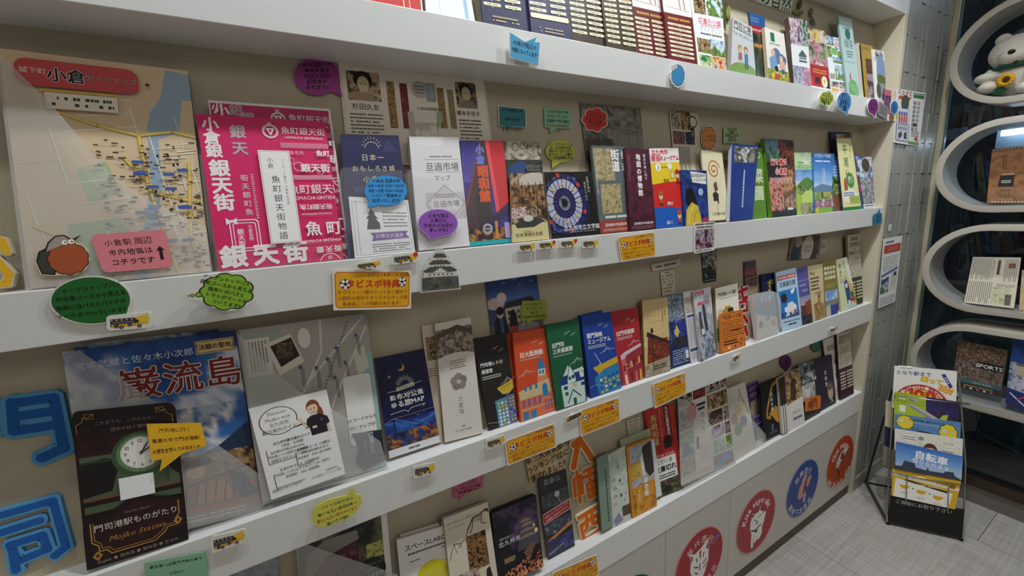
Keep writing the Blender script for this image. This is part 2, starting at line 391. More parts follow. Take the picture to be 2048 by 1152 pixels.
    def N(s, u0, v0, u1, v1, pal, seed=1, b=.0, sc=5, nx=26, g=1.25):       # photographic area
        pal = np.array([lin(c) for c in pal.split()]); asp = (v1-v0)*s.a/(u1-u0); ny = max(4, int(nx*asp))
        ny = min(ny, 90)
        rs = np.random.RandomState(seed); X, Y = np.meshgrid(np.linspace(0, 1, nx+1), np.linspace(0, 1, ny+1))
        w = sum(vnoise(X*sc*f+7, Y*asp*sc*f+3, rs)*a for f, a in ((1, .5), (2.1, .28), (4.3, .22)))
        w = np.clip((w-.5)*1.9*g+.5, 0, 1); t = np.clip(b*Y+(1-b)*w, 0, .9999)*(len(pal)-1)
        i = t.astype(int); fr = (t-i)[..., None]; fr = fr*fr*(3-2*fr); c = pal[i]*(1-fr)+pal[i+1]*fr if len(pal) > 1 else np.repeat(pal[i], 1, 0)
        P = list(zip((u0+(u1-u0)*X).ravel(), (v0+(v1-v0)*Y).ravel())); m = nx+1
        s.add(P, [(j*m+k, j*m+k+1, (j+1)*m+k+1, (j+1)*m+k) for j in range(ny) for k in range(nx)], [tuple(q) for q in c.reshape(-1, 3)])
def rrect(u0, v0, u1, v1, r, a=1.0, n=5):
    P = []
    for cx, cy, t0 in ((u1-r, v0+r/a, -90), (u1-r, v1-r/a, 0), (u0+r, v1-r/a, 90), (u0+r, v0+r/a, 180)):
        for i in range(n+1):
            t = math.radians(t0+90*i/n); P.append((cx+r*math.cos(t), cy+r/a*math.sin(t)))
    return P
def ell(u=50, v=50, ru=50, rv=50, tail=None, w=14, n=40):          # oval with an optional speech tail (angle, tip u, tip v)
    P = []
    for i in range(n):
        t = 360*i/n
        if tail and abs((t-tail[0]+180) % 360-180) < w:
            if abs((t-tail[0]+180) % 360-180) < 360/n*.6: P.append((tail[1], tail[2]))
            continue
        P.append((u+ru*math.cos(math.radians(t)), v+rv*math.sin(math.radians(t))))
    return P
def cloud(n=9, u=50, v=50, ru=44, rv=44, amp=.14, m=7):
    P = []
    for i in range(n*m):
        t = 2*math.pi*i/(n*m); k = 1+amp*abs(math.sin(n*t/2)); P.append((u+ru*k*math.cos(t), v+rv*k*math.sin(t)))
    return P
def grow(P, k=1.07, cu=50, cv=50): return [(cu+(u-cu)*k, cv+(v-cv)*k) for u, v in P]

STAND = {}; HULL = [(0, 1, 2, 3), (4, 7, 6, 5), (0, 4, 5, 1), (1, 5, 6, 2), (2, 6, 7, 3), (3, 7, 4, 0)]
def plane_of(sh, y, quad, wall):
    """plane (n, c) a thing lies in: sh A-D leans like the back panel of that compartment, F is upright at depth y"""
    if isinstance(sh, tuple): return np.array(sh[0], float), float(sh[1])
    if sh == 'F': return np.array([0, 1.0, 0]), (y if y is not None else 0)
    zf = LIP[sh]
    if wall: y = BY-.003-(y or 0)
    if y is None and sh in 'CD':
        a, b = hz(quad[6], quad[7], zf), hz(quad[4], quad[5], zf)
        ya, yb = (min(max(p[1], .004), .032) for p in (a, b))
        k = (yb-ya)/(b[0]-a[0]); k = min(max(k, -.25), .25); ym = (ya+yb)/2; xm = (a[0]+b[0])/2
        return np.array([-k, 1.0, -BK]), ym-k*xm-BK*zf
    if y is None: y = .014
    return np.array([0, 1.0, -BK]), y-BK*zf
def item(name, label, cat, quad, sh='B', y=None, t=.003, base='#f4f2ee', art=None, group=None, outline=None, wall=False,
         snap=True, side=None, m=None, parent=None, pad=0, pages=3, rim=None):
    n, c = plane_of(sh, y, quad, wall)
    st = isinstance(sh, str) and sh in 'ABCD' and not wall
    def corners(c):
        Q = [hit(quad[2*i], quad[2*i+1], n, c) for i in range(4)]        # tl tr br bl
        u = n/np.linalg.norm(n)
        if u@(Q[0]-CP) > 0: u = -u
        if snap and st:
            zf = LIP[sh]+.0006+t*.19
            for i, j in ((3, 0), (2, 1)):
                d = Q[i]-Q[j]
                if sh in 'AB' or Q[i][2] < zf: Q[i] = Q[j]+d*((zf-Q[j][2])/d[2])
        return Q, u
    Q, u = corners(c)
    if st and t > .0015:                                 # slip past the neighbours already standing there
        for k in range(14):
            hb = BVHTree.FromPolygons([tuple(p) for p in Q]+[tuple(p-u*(t+.0006)) for p in Q], HULL)
            bad = [e for e in STAND.get(sh, []) if e[0].overlap(hb)]
            if not bad: break
            e = bad[0]; xs = [p[0] for p in Q]; lo, hi = max(min(xs), e[3]), min(max(xs), e[4]); x = (lo+hi)/2; z = LIP[sh]+.1
            mine = (c-n[0]*x-n[2]*z)/n[1]; his = (e[2]-e[1][0]*x-e[1][2]*z)/e[1][1]
            c2 = c+(.0012 if mine > his else -.0012)*n[1]; ys = [p[1] for p in corners(c2)[0][2:]]
            if min(ys) < .0005 or max(ys)+t > BY-.001: break
            c = c2; Q, u = corners(c)
        xs = [p[0] for p in Q]
        STAND.setdefault(sh, []).append((BVHTree.FromPolygons([tuple(p+u*.0006) for p in Q]+[tuple(p-u*t) for p in Q], HULL), n.copy(), c, min(xs), max(xs)))
    n = u
    W = (np.linalg.norm(Q[1]-Q[0])+np.linalg.norm(Q[2]-Q[3]))/2; H = (np.linalg.norm(Q[3]-Q[0])+np.linalg.norm(Q[2]-Q[1]))/2
    a = Art(H/W); a.clip = not outline
    def at(u, v, d=0.0):
        u /= 100; v /= 100
        return (Q[0]*(1-u)+Q[1]*u)*(1-v)+(Q[3]*(1-u)+Q[2]*u)*v+n*d
    V, F, C = [], [], []
    ol = outline or [(0, 0), (100, 0), (100, 100), (0, 100)]
    if callable(ol): ol = ol(H/W)
    k = len(ol); cb = lin(base); cs = lin(side or base)
    V += [at(u, v, 0) for u, v in ol]+[at(u, v, -t) for u, v in ol]; C += [cb]*k+[cs]*k
    F += [tuple(range(k)), tuple(range(2*k-1, k-1, -1))]
    nl = pages if t > .0025 else 1
    for i in range(k):                                   # edges: the sheets of the pile
        p, q = ol[i], ol[(i+1) % k]
        for l in range(nl):
            j = len(V); d0, d1 = -t*l/nl, -t*(l+1)/nl
            cc = cs if (l % 2 or nl == 1) else tuple(x*.8 for x in cs)
            V += [at(*p, d0), at(*q, d0), at(*q, d1), at(*p, d1)]; C += [cc]*4; F.append((j, j+3, j+2, j+1))
    if rim: a.P(rim[0], rim[1])
    if art: art(a)
    j = len(V)
    if a.V:
        u = np.array(a.V); uu = u[:, 0:1]/100; vv = u[:, 1:2]/100
        P = (Q[0]*(1-uu)+Q[1]*uu)*(1-vv)+(Q[3]*(1-uu)+Q[2]*uu)*vv+n*(6e-5+2e-5*u[:, 2:3])
        V += list(P); C += a.ink; F += [tuple(j+i for i in f) for f in a.F]
    if pad and sh == 'F': pad = -y-t-.0003
    if pad and pad > 0:
        o0 = at(50, 45, -t); X = (Q[1]-Q[0]); X = X/np.linalg.norm(X)*W*.12; Z = (Q[0]-Q[3]); Z = Z/np.linalg.norm(Z)*W*.12; j = len(V)
        V += [o0+sx_*X+sz_*Z-n*e for e in (0, pad) for sx_, sz_ in ((-1, -1), (1, -1), (1, 1), (-1, 1))]; C += [(.7, .7, .68)]*8
        F += [(j+4, j+5, j+6, j+7)]+[(j+i, j+(i+1) % 4, j+4+(i+1) % 4, j+4+i) for i in range(4)]
    B = (Q[2]+Q[3])/2-n*t/2
    me = bpy.data.meshes.new(name); me.from_pydata([tuple(p-B) for p in V], [], F)
    at_ = me.attributes.new('ink', 'FLOAT_COLOR', 'POINT')
    cc = np.ones((len(V), 4), np.float32); cc[:, :3] = np.array(C); at_.data.foreach_set('color', cc.ravel())
    me.materials.append(m or MPRINT); me.update()
    o = bpy.data.objects.new(name, me); COL.objects.link(o); o.location = B
    if parent: o.parent = parent; o.location = Vector(B)-Vector(parent.location)
    else: tag(o, label, cat, group)
    return o
def copy_of(o, dx=0, dy=0, dz=0, label=None, rot=0):
    c = o.copy(); COL.objects.link(c); c.location = o.location+Vector((dx, dy, dz))
    if rot: c.rotation_euler = (0, rot, 0)
    if label: c['label'] = label
    return c
def plate(name, pts, n, t, m, parent):                    # flat clear sheet from 3-D points, thickness t against n
    n = np.array(n); k = len(pts); V = [np.array(p) for p in pts]; V += [p-n*t for p in V]
    F = [tuple(range(k)), tuple(range(2*k-1, k-1, -1))]+[(i, i+k, (i+1) % k+k, (i+1) % k) for i in range(k)]
    return mesh_obj(name, V, F, m, parent)
def holder(label, quad, sh, y, depth, cut, name='leaflet_holder', group=None, milky=None, back=True, lip=True):
    """clear leaflet pocket: a back sheet at y, a front sleeve `depth` nearer; cut = outline of the sleeve in u, v"""
    n, c = plane_of(sh, y, quad, False); n1 = n/np.linalg.norm(n)
    Q = [hit(quad[2*i], quad[2*i+1], n, c) for i in range(4)]
    if n1@(Q[0]-CP) > 0: n1 = -n1
    zf = LIP[sh]+.001
    for i, j in ((3, 0), (2, 1)):
        d = Q[i]-Q[j]
        if Q[i][2] < zf or sh in 'AB': Q[i] = Q[j]+d*((zf-Q[j][2])/d[2])
    at = lambda u, v, d=0.0: (Q[0]*(1-u/100)+Q[1]*u/100)*(1-v/100)+(Q[3]*(1-u/100)+Q[2]*u/100)*v/100+n1*d
    B = (Q[2]+Q[3])/2
    t = thing(name, label, 'leaflet holder', B, group)
    bd = -min(.016, (BY-.003-y)*.95)
    if back: plate('back_sheet', [at(0, 0, bd), at(100, 0, bd), at(100, 99, bd), at(0, 99, bd)], n1, .0012, MCLEAR, t)
    plate('front_sleeve', [at(u, v, depth) for u, v in cut], n1, .0008, milky or MMILK, t)
    if lip:
        plate('bottom_edge', [at(0, 99.4, depth), at(100, 99.4, depth), at(100, 99.4, depth-.004), at(0, 99.4, depth-.004)], np.array([0, 0, 1.0]), .001, MCLEAR, t)
    return t

# ---------------------------------------------------------------- shared art
SKY = '#2f62a8 #5f96d0 #a9c9e6 #dfe7ea #6f8f4a #3f6a2e #8fa04a #3c5a28'
GRN = '#1e3016 #47702c #7da046 #b9c77c #34521f #6d8a3e'
BLO = '#3b2d33 #a9828f #e3c3cf #f3e4ea #6f5560 #c79daf'
RED = '#5c0f14 #b3202a #e25055 #f0b0a8 #2f3a1a #8a1a22'
NIGHT = '#07080f #12142a #1d2140 #07080f #3b3038 #0c0d16'
STREET = '#1c1a1c #5a5048 #a89a88 #d8cdb8 #3c3836 #7d6f60'
SEPIA = '#2b1d12 #5a4028 #94744c #cbb184 #3c2a1a #a98a5c'
MULTI = '#7a8fb0 #c9b8a0 #5c7a48 #d8d2c4 #a4605a #44506a #cfa85a'
def ball(a, u, v, r):                                    # football
    a.E(u, v, r, '#141414', n=20); a.E(u, v, r*.92, '#f3f1ea', n=20); a.E(u, v, r*.36, '#141414', n=5, a0=-90)
    for i in range(5):
        t = math.radians(-90+72*i); a.E(u+r*.74*math.cos(t), v+r*.74*math.sin(t)/a.a, r*.2, '#141414', n=6)
        a.L([(u+r*.35*math.cos(t), v+r*.35*math.sin(t)/a.a), (u+r*.7*math.cos(t), v+r*.7*math.sin(t)/a.a)], r*.08, '#141414')
def coupon(note=''):
    def f(a):
        a.RR(2.5, 5, 97.5, 95, 5, '#c8571c'); a.RR(3.6, 7, 96.4, 93, 4.4, '#f3b01c')
        ball(a, 15, 35, 7); ball(a, 87, 30, 6.4)
        a.T('⇧⇧⇧', 50, 13, 6, '#8a5a10'); 
        if note: a.T(note, 77, 11, 5.6, '#3a2408', jit=.08, sq=.8)
        a.T('タビスポ特典', 50, 34, 11.5, '#cf2a1c', b=.03)
        for i, s in enumerate(('ギラヴァンツ戦チケットをご提示で', '入館料の割引やオリジナルグッズ等', '各施設ごとの特典があります！')):
            a.T(s, 50, 55+14.5*i, 5.6, '#7a4a10', b=.01)
    return f
def bus(a):
    a.R(8, 26, 74, 78, '#2b2a2c'); a.R(70, 22, 92, 74, '#e8c02a'); a.R(10, 62, 74, 80, '#d9a32c')
    a.R(10, 30, 70, 40, '#c9b48a'); a.R(12, 46, 60, 56, '#6d6a66')
    for k in range(5): a.R(13+11*k, 29, 20+11*k, 41, '#3a3c44')
    a.P([(60, 26), (84, 14), (94, 30), (96, 52), (80, 66)], '#edc63a'); a.P([(86, 12), (90, 2), (92, 16)], '#edc63a')
    a.R(16, 60, 26, 84, '#4a4c58'); a.R(46, 58, 55, 80, '#4a4c58')
    for u in (32, 72): a.E(u, 82, 5, '#161616', n=14); a.E(u, 82, 2.2, '#b8b4a8', n=10)
def bus_dot(a): bus(a); a.E(90, 26, 9, '#c8381c', n=18)
BUSO = lambda a: rrect(0, 0, 100, 100, 9, a)
def doodle(lines, size, col='#14140f', b=.012, cols=None, u=50, v0=20, dv=None, jit=.12, al='c', ang=0, sq=.95, fit=86):
    def f(a):
        d = dv or (100-2*v0)/max(1, len(lines)-1)
        for i, s in enumerate(lines): a.T(s, u, v0+d*i, size, (cols[i] if cols else col), al=al, b=b, jit=jit, ang=ang, sq=min(sq, fit/(size*max(1, sum(glyph(c, 0)[2] for c in s)))))
    return f
def seq(*fs): return lambda a: [f(a) for f in fs]
def bubble(name, label, cat, quad, col, lines, size, sh='F', y=-.004, tail=None, tcol='#14140f', rim='#eceade', shape=None, v0=24, t=.002, pad=.0, cols=None, ang=0, group=None, base=None, k=.93, edge=None, u=50, b=.035, **kw):
    ol = shape or ell(tail=tail)
    inn = grow(ol, k)
    def f(a):
        if edge: a.P(grow(ol, k+.03), edge)
        a.P(inn, col)
        if lines: doodle(lines, size, tcol, v0=v0, cols=cols, ang=ang, u=u, b=b)(a)
    return item(name, label, cat, quad, sh, y, t=t, base=base or rim, art=f, outline=ol, snap=False, pad=pad, pages=1, group=group, **kw)

# ================================================================== TOP COMPARTMENT
def slips(n, cols, v0, v1, col='#f2e8c8'):
    def f(a):
        h = (v1-v0)/n
        for c0, c1 in cols:
            for i in range(n):
                v = v0+h*i; r = min((c1-c0)*.12, h*a.a*.2); a.RR(c0, v+h*.12, c1, v+h*.62, r, col); a.X(c0+(c1-c0)*.2, v+h*.28, c1-(c1-c0)*.2, v+h*.48, 1, '#6a5a3a', .7, i+int(c0))
                a.P([((c0+c1)/2-2, v+h*.72), ((c0+c1)/2+2, v+h*.72), ((c0+c1)/2, v+h*.86)], col)
    return f
item('leaflet', 'red leaflet with a white border on the top shelf, farthest left', 'leaflet', (728, -70, 838, -58, 846, 24, 742, 6), 'A', .02, .004, '#f4f0ee',
     lambda a: (a.R(0, 0, 97, 97, '#c8281f'), a.R(62, 55, 64, 97, '#f2d6d0'), a.R(74, 40, 75.5, 97, '#f2d6d0')))
item('leaflet', 'plain white leaflet with thin fold lines beside the red leaflet', 'leaflet', (846, -60, 936, -40, 950, 42, 852, 22), 'A', .022, .004, '#eef0f2', lambda a: (a.R(28, 0, 28.8, 100, '#b9c0c8'), a.R(80, 0, 88, 100, '#a9c6e6')))
o = item('cafe_map', 'dark indigo cafe map sheet with cream name slips, left half', 'leaflet', (952, -70, 1050, -55, 1062, 55, 966, 40), 'A', .016, .003, '#231f4a',
     seq(slips(7, ((5, 40), (48, 82)), -5, 68), lambda a: a.X(20, 78, 75, 90, 2, '#b9aa80', .5, 3)))
item('cafe_map', 'dark indigo cafe map sheet next to the brown one, wide slip at foot', 'leaflet', (1050, -55, 1131, -42, 1143, 75, 1062, 55), 'A', .014, .003, '#2a2652',
     seq(slips(7, ((2, 42), (52, 92)), -5, 64), lambda a: (a.RR(2, 64, 96, 72, 4, '#f2e8c8'), a.X(20, 84, 80, 94, 2, '#b9aa80', .5, 5))))
item('cafe_map', 'dark brown cafe map sheet with two columns of slips, left of two', 'leaflet', (1131, -42, 1200, -28, 1212, 90, 1143, 72), 'A', .016, .003, '#3b2a18', slips(10, ((4, 46), (52, 96)), -2, 86))
item('cafe_map', 'dark brown cafe map sheet with gold heading beside the maroon ones', 'leaflet', (1200, -28, 1262, -18, 1275, 104, 1212, 87), 'A', .014, .003, '#42301c', seq(slips(9, ((6, 46), (54, 96)), 16, 92), lambda a: a.X(15, 12, 90, 18, 1, '#c9a24a', .7)))
for i, (q, c) in enumerate((((1255, -60, 1318, -44, 1341, 117, 1276, 104), '#6a1620'), ((1319, -46, 1377, -32, 1394, 131, 1339, 118), '#701820'))):
    item('coffee_map', ['maroon coffee map with white cafe drawing above, nearer the brown sheets', 'maroon coffee map with broad single slips, beside the park guide'][i], 'leaflet', q, 'A', .014-.002*i, .007, '#efebe4',
         seq(lambda a: (a.R(0, 42, 100, 100, c), a.C(30, 20, 10, 1.2, '#8a8078'), a.L([(10, 34), (90, 36)], 1, '#8a8078'), a.L([(55, 10), (60, 34)], 3, '#a8543c'), a.L([(72, 12), (76, 34)], 3, '#a8543c'), a.X(12, 46, 90, 50, 1, '#c9a24a', .7)),
             slips(8, ((4, 46), (54, 94)) if i == 0 else ((8, 92),), 53, 97)), side='#6a1620' if i else '#efe8dc')
o = item('park_guide', 'white park guide map with rows of photos, right of the maroon maps', 'leaflet', (1372, -75, 1439, -60, 1453, 141, 1396, 129), 'A', .012, .010, '#f6f6f4',
     lambda a: (a.N(0, 0, 100, 20, SKY, 3, .4), a.N(8, 20, 45, 48, SEPIA, 4), a.N(48, 24, 100, 48, SKY, 5, .5), a.R(0, 48, 100, 70, '#f8f8f8'), a.T('花農丘公園', 54, 55, 15, '#d03a6a', b=.03), a.X(24, 58.5, 84, 60, 1, '#777'), a.T('ガイドマップ', 54, 62.5, 12, '#9aa0a4'), a.X(20, 66, 92, 68, 1, '#333', .8),
                a.N(6, 72, 50, 86, SEPIA+' #6f9a3a', 6), a.N(50, 71, 100, 87, SKY, 7, .6), a.N(6, 88, 48, 100, '#2f6a3a #b0d08a #e0d6c8', 8), a.N(50, 88, 100, 100, '#b02a2a #e8a02a #d8cfc4 #5c4a3a', 9)), side='#8fa85a', pages=5)
o = item('walking_map', 'plastic wrapped walking map with a couple on grass, glossy', 'leaflet', (1466, 35, 1504, 54, 1512, 152, 1461, 141), 'A', .010, .012, '#cfd3d4', m=MGLOSS, pages=6, side='#b9aca4',
     art=lambda a: (a.R(0, 88, 100, 100, '#7f9f4a'), a.E(50, 90, 48, '#7f9f4a', 16), a.T('門司と港', 48, 10, 22, '#3a3a3a', b=.02), a.T('とくとく', 62, 6, 10, '#c04a3a'), a.L([(5, 17), (95, 20)], 2, '#3a3a3a'), a.T('ウォーキングマップ', 50, 28, 10.5, '#333', ang=4),
          a.E(35, 52, 9, '#b58a4a'), a.E(36, 54, 6, '#e0bd9a'), a.P([(30, 60), (44, 60), (46, 74), (28, 74)], '#b06a70'), a.R(32, 74, 35, 86, '#c9a88c'), a.R(40, 74, 43, 86, '#c9a88c'), a.E(62, 52, 9, '#a06a3a'), a.E(62, 54, 6, '#e0bd9a'), a.P([(55, 60), (70, 60), (70, 78), (56, 78)], '#4a7fa4'), a.R(56, 78, 61, 90, '#3f5a70'), a.R(65, 78, 70, 90, '#3f5a70')))
item('leaflet', 'dark glossy autumn leaflet with blue heading between two pale ones', 'leaflet', (1497, 24, 1529, 33, 1537, 157, 1513, 151), 'A', .016, .004, '#15201a', m=MGLOSS,
     art=lambda a: (a.R(0, 0, 100, 18, '#2f5a94'), a.R(0, 18, 100, 30, '#a02838'), a.N(0, 30, 100, 100, '#0e1a12 #1c3320 #0c140e #3c4a1c #152518 #6a4a24', 12, 0, 4), a.X(10, 5, 60, 14, 2, '#6d8fc0'), a.X(8, 22, 92, 28, 1, '#e8b0b0'), a.N(10, 46, 90, 52, '#9a6a2a #c98a3a #3a2c14', 13)))
item('leaflet', 'cream leaflet with a cartoon family among flowers', 'leaflet', (1529, 54, 1568, 68, 1580, 168, 1537, 157), 'A', .012, .010, '#eee9df', pages=5, side='#cbb898',
     art=lambda a: (a.R(26, 6, 46, 24, '#1f7a4a'), a.X(20, 27, 70, 30, 1, '#3f8a5a', .8), a.E(48, 52, 22, '#5a7aac'), a.E(74, 58, 18, '#6a7fae'), a.E(86, 56, 9, '#6a6a84'), a.P([(12, 58), (44, 50), (52, 92), (14, 92)], '#7fa4c8'), a.E(32, 46, 10, '#e3bf9c'), a.P([(60, 60), (84, 60), (88, 92), (56, 92)], '#e0b6a4'), a.E(70, 56, 9, '#e6c4a2'),
                    a.N(0, 80, 100, 100, '#4f8a34 #d8c23a #3a6a2a #e0d04a', 5, 0, 7), a.E(42, 82, 9, '#e3bf9c'), a.E(42, 78, 9, '#2a2a2c', 8), a.P([(32, 88), (54, 88), (54, 100), (30, 100)], '#c8502a'), a.E(72, 86, 8, '#e3bf9c'), a.E(72, 82, 9, '#2f6a80', 7)))
item('leaflet', 'cherry blossom leaflet with a black roof logo on a white band', 'leaflet', (1577, 34, 1614, 41, 1622, 174, 1588, 167), 'A', .010, .014, '#f1eeea', pages=5, side='#57443f', m=MGLOSS,
     art=lambda a: (a.N(0, 0, 100, 40, BLO, 21, 0, 6), a.N(62, 0, 100, 40, '#2b3a1c #50703a #c8d4d8 #7a8a54', 22), a.P([(40, 54), (62, 46), (84, 54), (84, 57), (40, 57)], '#16181c'), a.R(42, 58, 82, 60, '#16181c'), a.R(40, 62, 84, 65, '#16181c'), a.N(0, 72, 70, 100, '#4a4450 #8a8094 #c9c2cf #5d5562', 23, 0, 6), a.N(62, 72, 100, 100, '#7a2a44 #b8607a #d8a0b0', 24, 0, 6)))
item('leaflet', 'leaflet with red and white tulips, foot covered by a white flap', 'leaflet', (1614, 55, 1649, 62, 1661, 183, 1623, 173), 'A', .012, .006, '#faf8f4',
     lambda a: (a.N(0, 0, 100, 22, '#3c2c3a #d8d0dc #e6c85a #7a5a80', 31, 0, 4), a.N(0, 22, 100, 60, '#3a4a24 #7d9150 #c8a0b0 #a02a3a #e0d6d0', 32, .2, 5), a.R(0, 60, 100, 80, '#b02018'), a.X(14, 66, 88, 74, 2, '#e8a048', .5), a.N(0, 80, 100, 96, '#3a0f10 #a81e22 #d03a34 #20301a', 33, 0, 3), a.E(72, 86, 16, '#f2ecd0'), a.E(72, 85, 6, '#e6c23a')))
item('leaflet', 'white leaflet of small landscape photos beside the tulip one', 'leaflet', (1649, 70, 1686, 78, 1694, 188, 1663, 181), 'A', .014, .004, '#e8eef2',
     lambda a: [a.N(u, v, u+w, v+h, p, i, .4) for i, (u, v, w, h, p) in enumerate(((2, 0, 45, 16, SKY), (52, 2, 46, 20, BLO), (2, 18, 26, 20, GRN), (30, 20, 30, 12, '#6fae5a #8fc07a'), (62, 24, 36, 14, GRN), (30, 36, 68, 10, SKY), (36, 50, 62, 26, SKY+' #d8cfc4'), (4, 66, 28, 10, STREET), (4, 80, 46, 10, STREET), (54, 79, 44, 11, STREET), (4, 92, 44, 8, '#d8a04a #e0b05a'), (54, 92, 44, 8, BLO)))])
item('leaflet', 'tall pale teal leaflet with a dark green badge on the top shelf', 'leaflet', (1676, 32, 1703, 38, 1721, 198, 1696, 190), 'A', .010, .006, '#b5cdc9', side='#8fb0aa',
     art=lambda a: (a.E(56, 21, 20, '#2f6a5c'), a.X(22, 13, 80, 15, 1, '#4a7a70', .8), a.T('緑茶', 55, 34, 34, '#4a6a64', b=.01), a.X(30, 42, 80, 52, 3, '#5a7a74', .5), a.X(14, 56, 90, 58, 1, '#7f9f9a'), a.P([(30, 76), (42, 68), (48, 84), (34, 86)], '#c06a80'), a.E(52, 94, 40, '#6fae6a', 40), a.N(14, 86, 90, 100, '#5a9a5a #8fc08a #4a8a50', 4)))
item('leaflet', 'cream pile of leaflets edge on beside the ochre photo leaflet', 'leaflet', (1716, 86, 1722, 88, 1733, 200, 1728, 199), 'A', .012, .014, '#e9e2d2', pages=7)
item('leaflet', 'ochre leaflet with brown forest photo', 'leaflet', (1721, 87, 1745, 92, 1752, 204, 1731, 199), 'A', .010, .004, '#a98a24',
     lambda a: (a.X(10, 5, 70, 10, 2, '#6a5614', .5), a.N(30, 26, 100, 54, '#3a1c14 #6a3420 #2a1610 #8a4a34', 41, 0, 5), a.N(30, 54, 100, 100, '#8a7a84 #b5a4b0 #5c4a54 #3a2c34', 42, 0, 4)), side='#2a2420')
item('leaflet', 'white leaflet with an oval lake photo, farthest right on the top shelf', 'leaflet', (1744, 98, 1768, 103, 1773, 210, 1752, 205), 'A', .006, .004, '#ece9e2',
     lambda a: (a.X(20, 6, 90, 14, 1, '#3a3834', .8, 2), a.T('音楽', 52, 10, 34, '#5a5048', b=.02), a.T('ビオトープ', 50, 22, 20, '#3a3a3a', jit=.1, ang=5), a.E(64, 54, 40, '#7f94b8', 92), a.P([(28, 54), (44, 48), (100, 52), (100, 66), (30, 66)], '#5a6a34'), a.P([(30, 66), (100, 66), (92, 76), (40, 76)], '#8f8f98'), a.E(34, 82, 20, '#4a5a3a', 30), a.E(84, 90, 14, '#5a4038', 30)))
# wall sign and paper leaves
item('title_sign', 'green cut-out lettering on a white strip at the top of the wall', 'sign', (1486, -32, 1588, -10, 1580, 26, 1494, -4), 'A', .002, .004, '#f0efe8', lambda a: a.T('市の自然', 52, 55, 25, '#1f5a28', b=.03, sq=.95), wall=True)
def leaves(name, label, items):
    t = None
    for i, (quad, c) in enumerate(items):
        ol = [(50, 0), (76, 20), (88, 46), (72, 78), (50, 100), (28, 78), (12, 46), (24, 20)]
        kw = dict(sh='A', y=.004+.002*i, t=.0015, base=c, outline=ol, wall=True, pages=1, art=lambda a: a.L([(50, 4), (50, 96)], 6, '#5a5a2a'))
        if t is None:
            n, cc = plane_of('A', .004, quad, True); t = thing(name, label, 'decoration', hit(quad[0], quad[1], n, cc))
        item('paper_leaf', None, None, quad, parent=t, **kw)
leaves('leaf_spray', 'spray of green paper leaves left of the wrapped walking map', [((1446, 8, 1458, 4, 1466, 42, 1452, 44), '#4f5a24'), ((1454, 10, 1462, 10, 1462, 36, 1450, 40), '#8a8f4a'), ((1440, 20, 1452, 12, 1456, 60, 1446, 62), '#3f4a22')])
leaves('leaf_spray', 'spray of green paper leaves right of the green lettering', [((1598, -6, 1608, 2, 1602, 24, 1592, 22), '#3f4a22'), ((1584, 22, 1596, 14, 1604, 26, 1590, 32), '#8a8a48'), ((1600, 18, 1610, 22, 1606, 34, 1594, 32), '#6a6f38')])
leaves('leaf_spray', 'small drooping spray of paper leaves farthest right on the wall', [((1618, 16, 1628, 14, 1628, 34, 1618, 36), '#6a6a38'), ((1620, 34, 1628, 32, 1634, 52, 1626, 54), '#55582c')])

# signs on the front of the top board
o = bubble('speech_bubble_sign', 'sky blue speech bubble card with pointed top on the top board', 'sign', (1019, 64, 1081, 80, 1077, 131, 1020, 115), '#4fa6d0', ['内側が周辺の', '地図になっています!'], 14, y=-.012, pad=.0105,
     shape=[(0, 0), (50, 22), (88, -8), (82, 12), (100, 10), (100, 100), (0, 100)], v0=36, k=.97, ang=0)
o = item('blank_sign', 'blue scalloped blank card with two white dots on the top board', 'sign', (1341, 127, 1371, 127, 1371, 175, 1341, 175), 'F', -.008, .002, '#eeece6', outline=cloud(14, amp=.07, ru=47, rv=48), pad=.0065, snap=False, pages=1,
     art=lambda a: (a.P(cloud(14, amp=.07, ru=42, rv=43), '#1c2a3a'), a.P(cloud(14, amp=.07, ru=39.5, rv=40.5), '#3f8fc8'), [(a.E(u, v, 11, '#1c2a3a'), a.E(u, v, 9, '#f0ece2'), a.E(u, v, 3, '#14100e')) for u, v in ((18, 20), (36, 13))]))
bubble('speech_bubble_sign', 'lime green leaf shaped note on the top board', 'sign', (1638, 183, 1668, 183, 1668, 212, 1638, 212), '#b6cf4a', ['桜の名所', 'ここから見える', 'きれいなバラと', '梅の花です', '春～秋'], 15, y=-.016, pad=.0145, tail=(285, 66, -14), cols=['#2a4a1a', '#a0502a', '#24401a', '#24401a', '#24401a'], v0=20)
bubble('speech_bubble_sign', 'blue oval speech bubble with black outline on the top board', 'sign', (1674, 183, 1703, 183, 1703, 224, 1674, 224), '#4a90cf', ['電車が', 'ちかいので', '駐車場は', 'ありません', '注意!'], 15, y=-.016, pad=.0145, tail=(72, 72, 118), v0=18, edge='#16202c')
bubble('speech_bubble_sign', 'dark purple oval speech bubble at the right end of the top board', 'sign', (1735, 196, 1758, 196, 1757, 230, 1735, 230), '#7a1f74', ['あじさい', 'きれい'], 16, y=-.008, tail=(75, 62, 120), pad=.0065, v0=36)
item('sign_card', 'grey printed card leaning beside the purple bubble', 'sign', (1759, 202, 1776, 214, 1774, 240, 1757, 230), 'F', -.007, .002, '#8f8a90', lambda a: a.X(10, 15, 90, 80, 5, '#55505a', .5), snap=False, pad=.0055, pages=1)
item('sign_card', 'small pink card at the end of the top board', 'sign', (1770, 179, 1783, 181, 1781, 228, 1769, 226), 'F', -.004, .002, '#c86a80', lambda a: (a.R(8, 24, 92, 78, '#4a2a5a'), a.E(50, 50, 26, '#6a5a7a', 34)), snap=False, pad=.0025, pages=1)
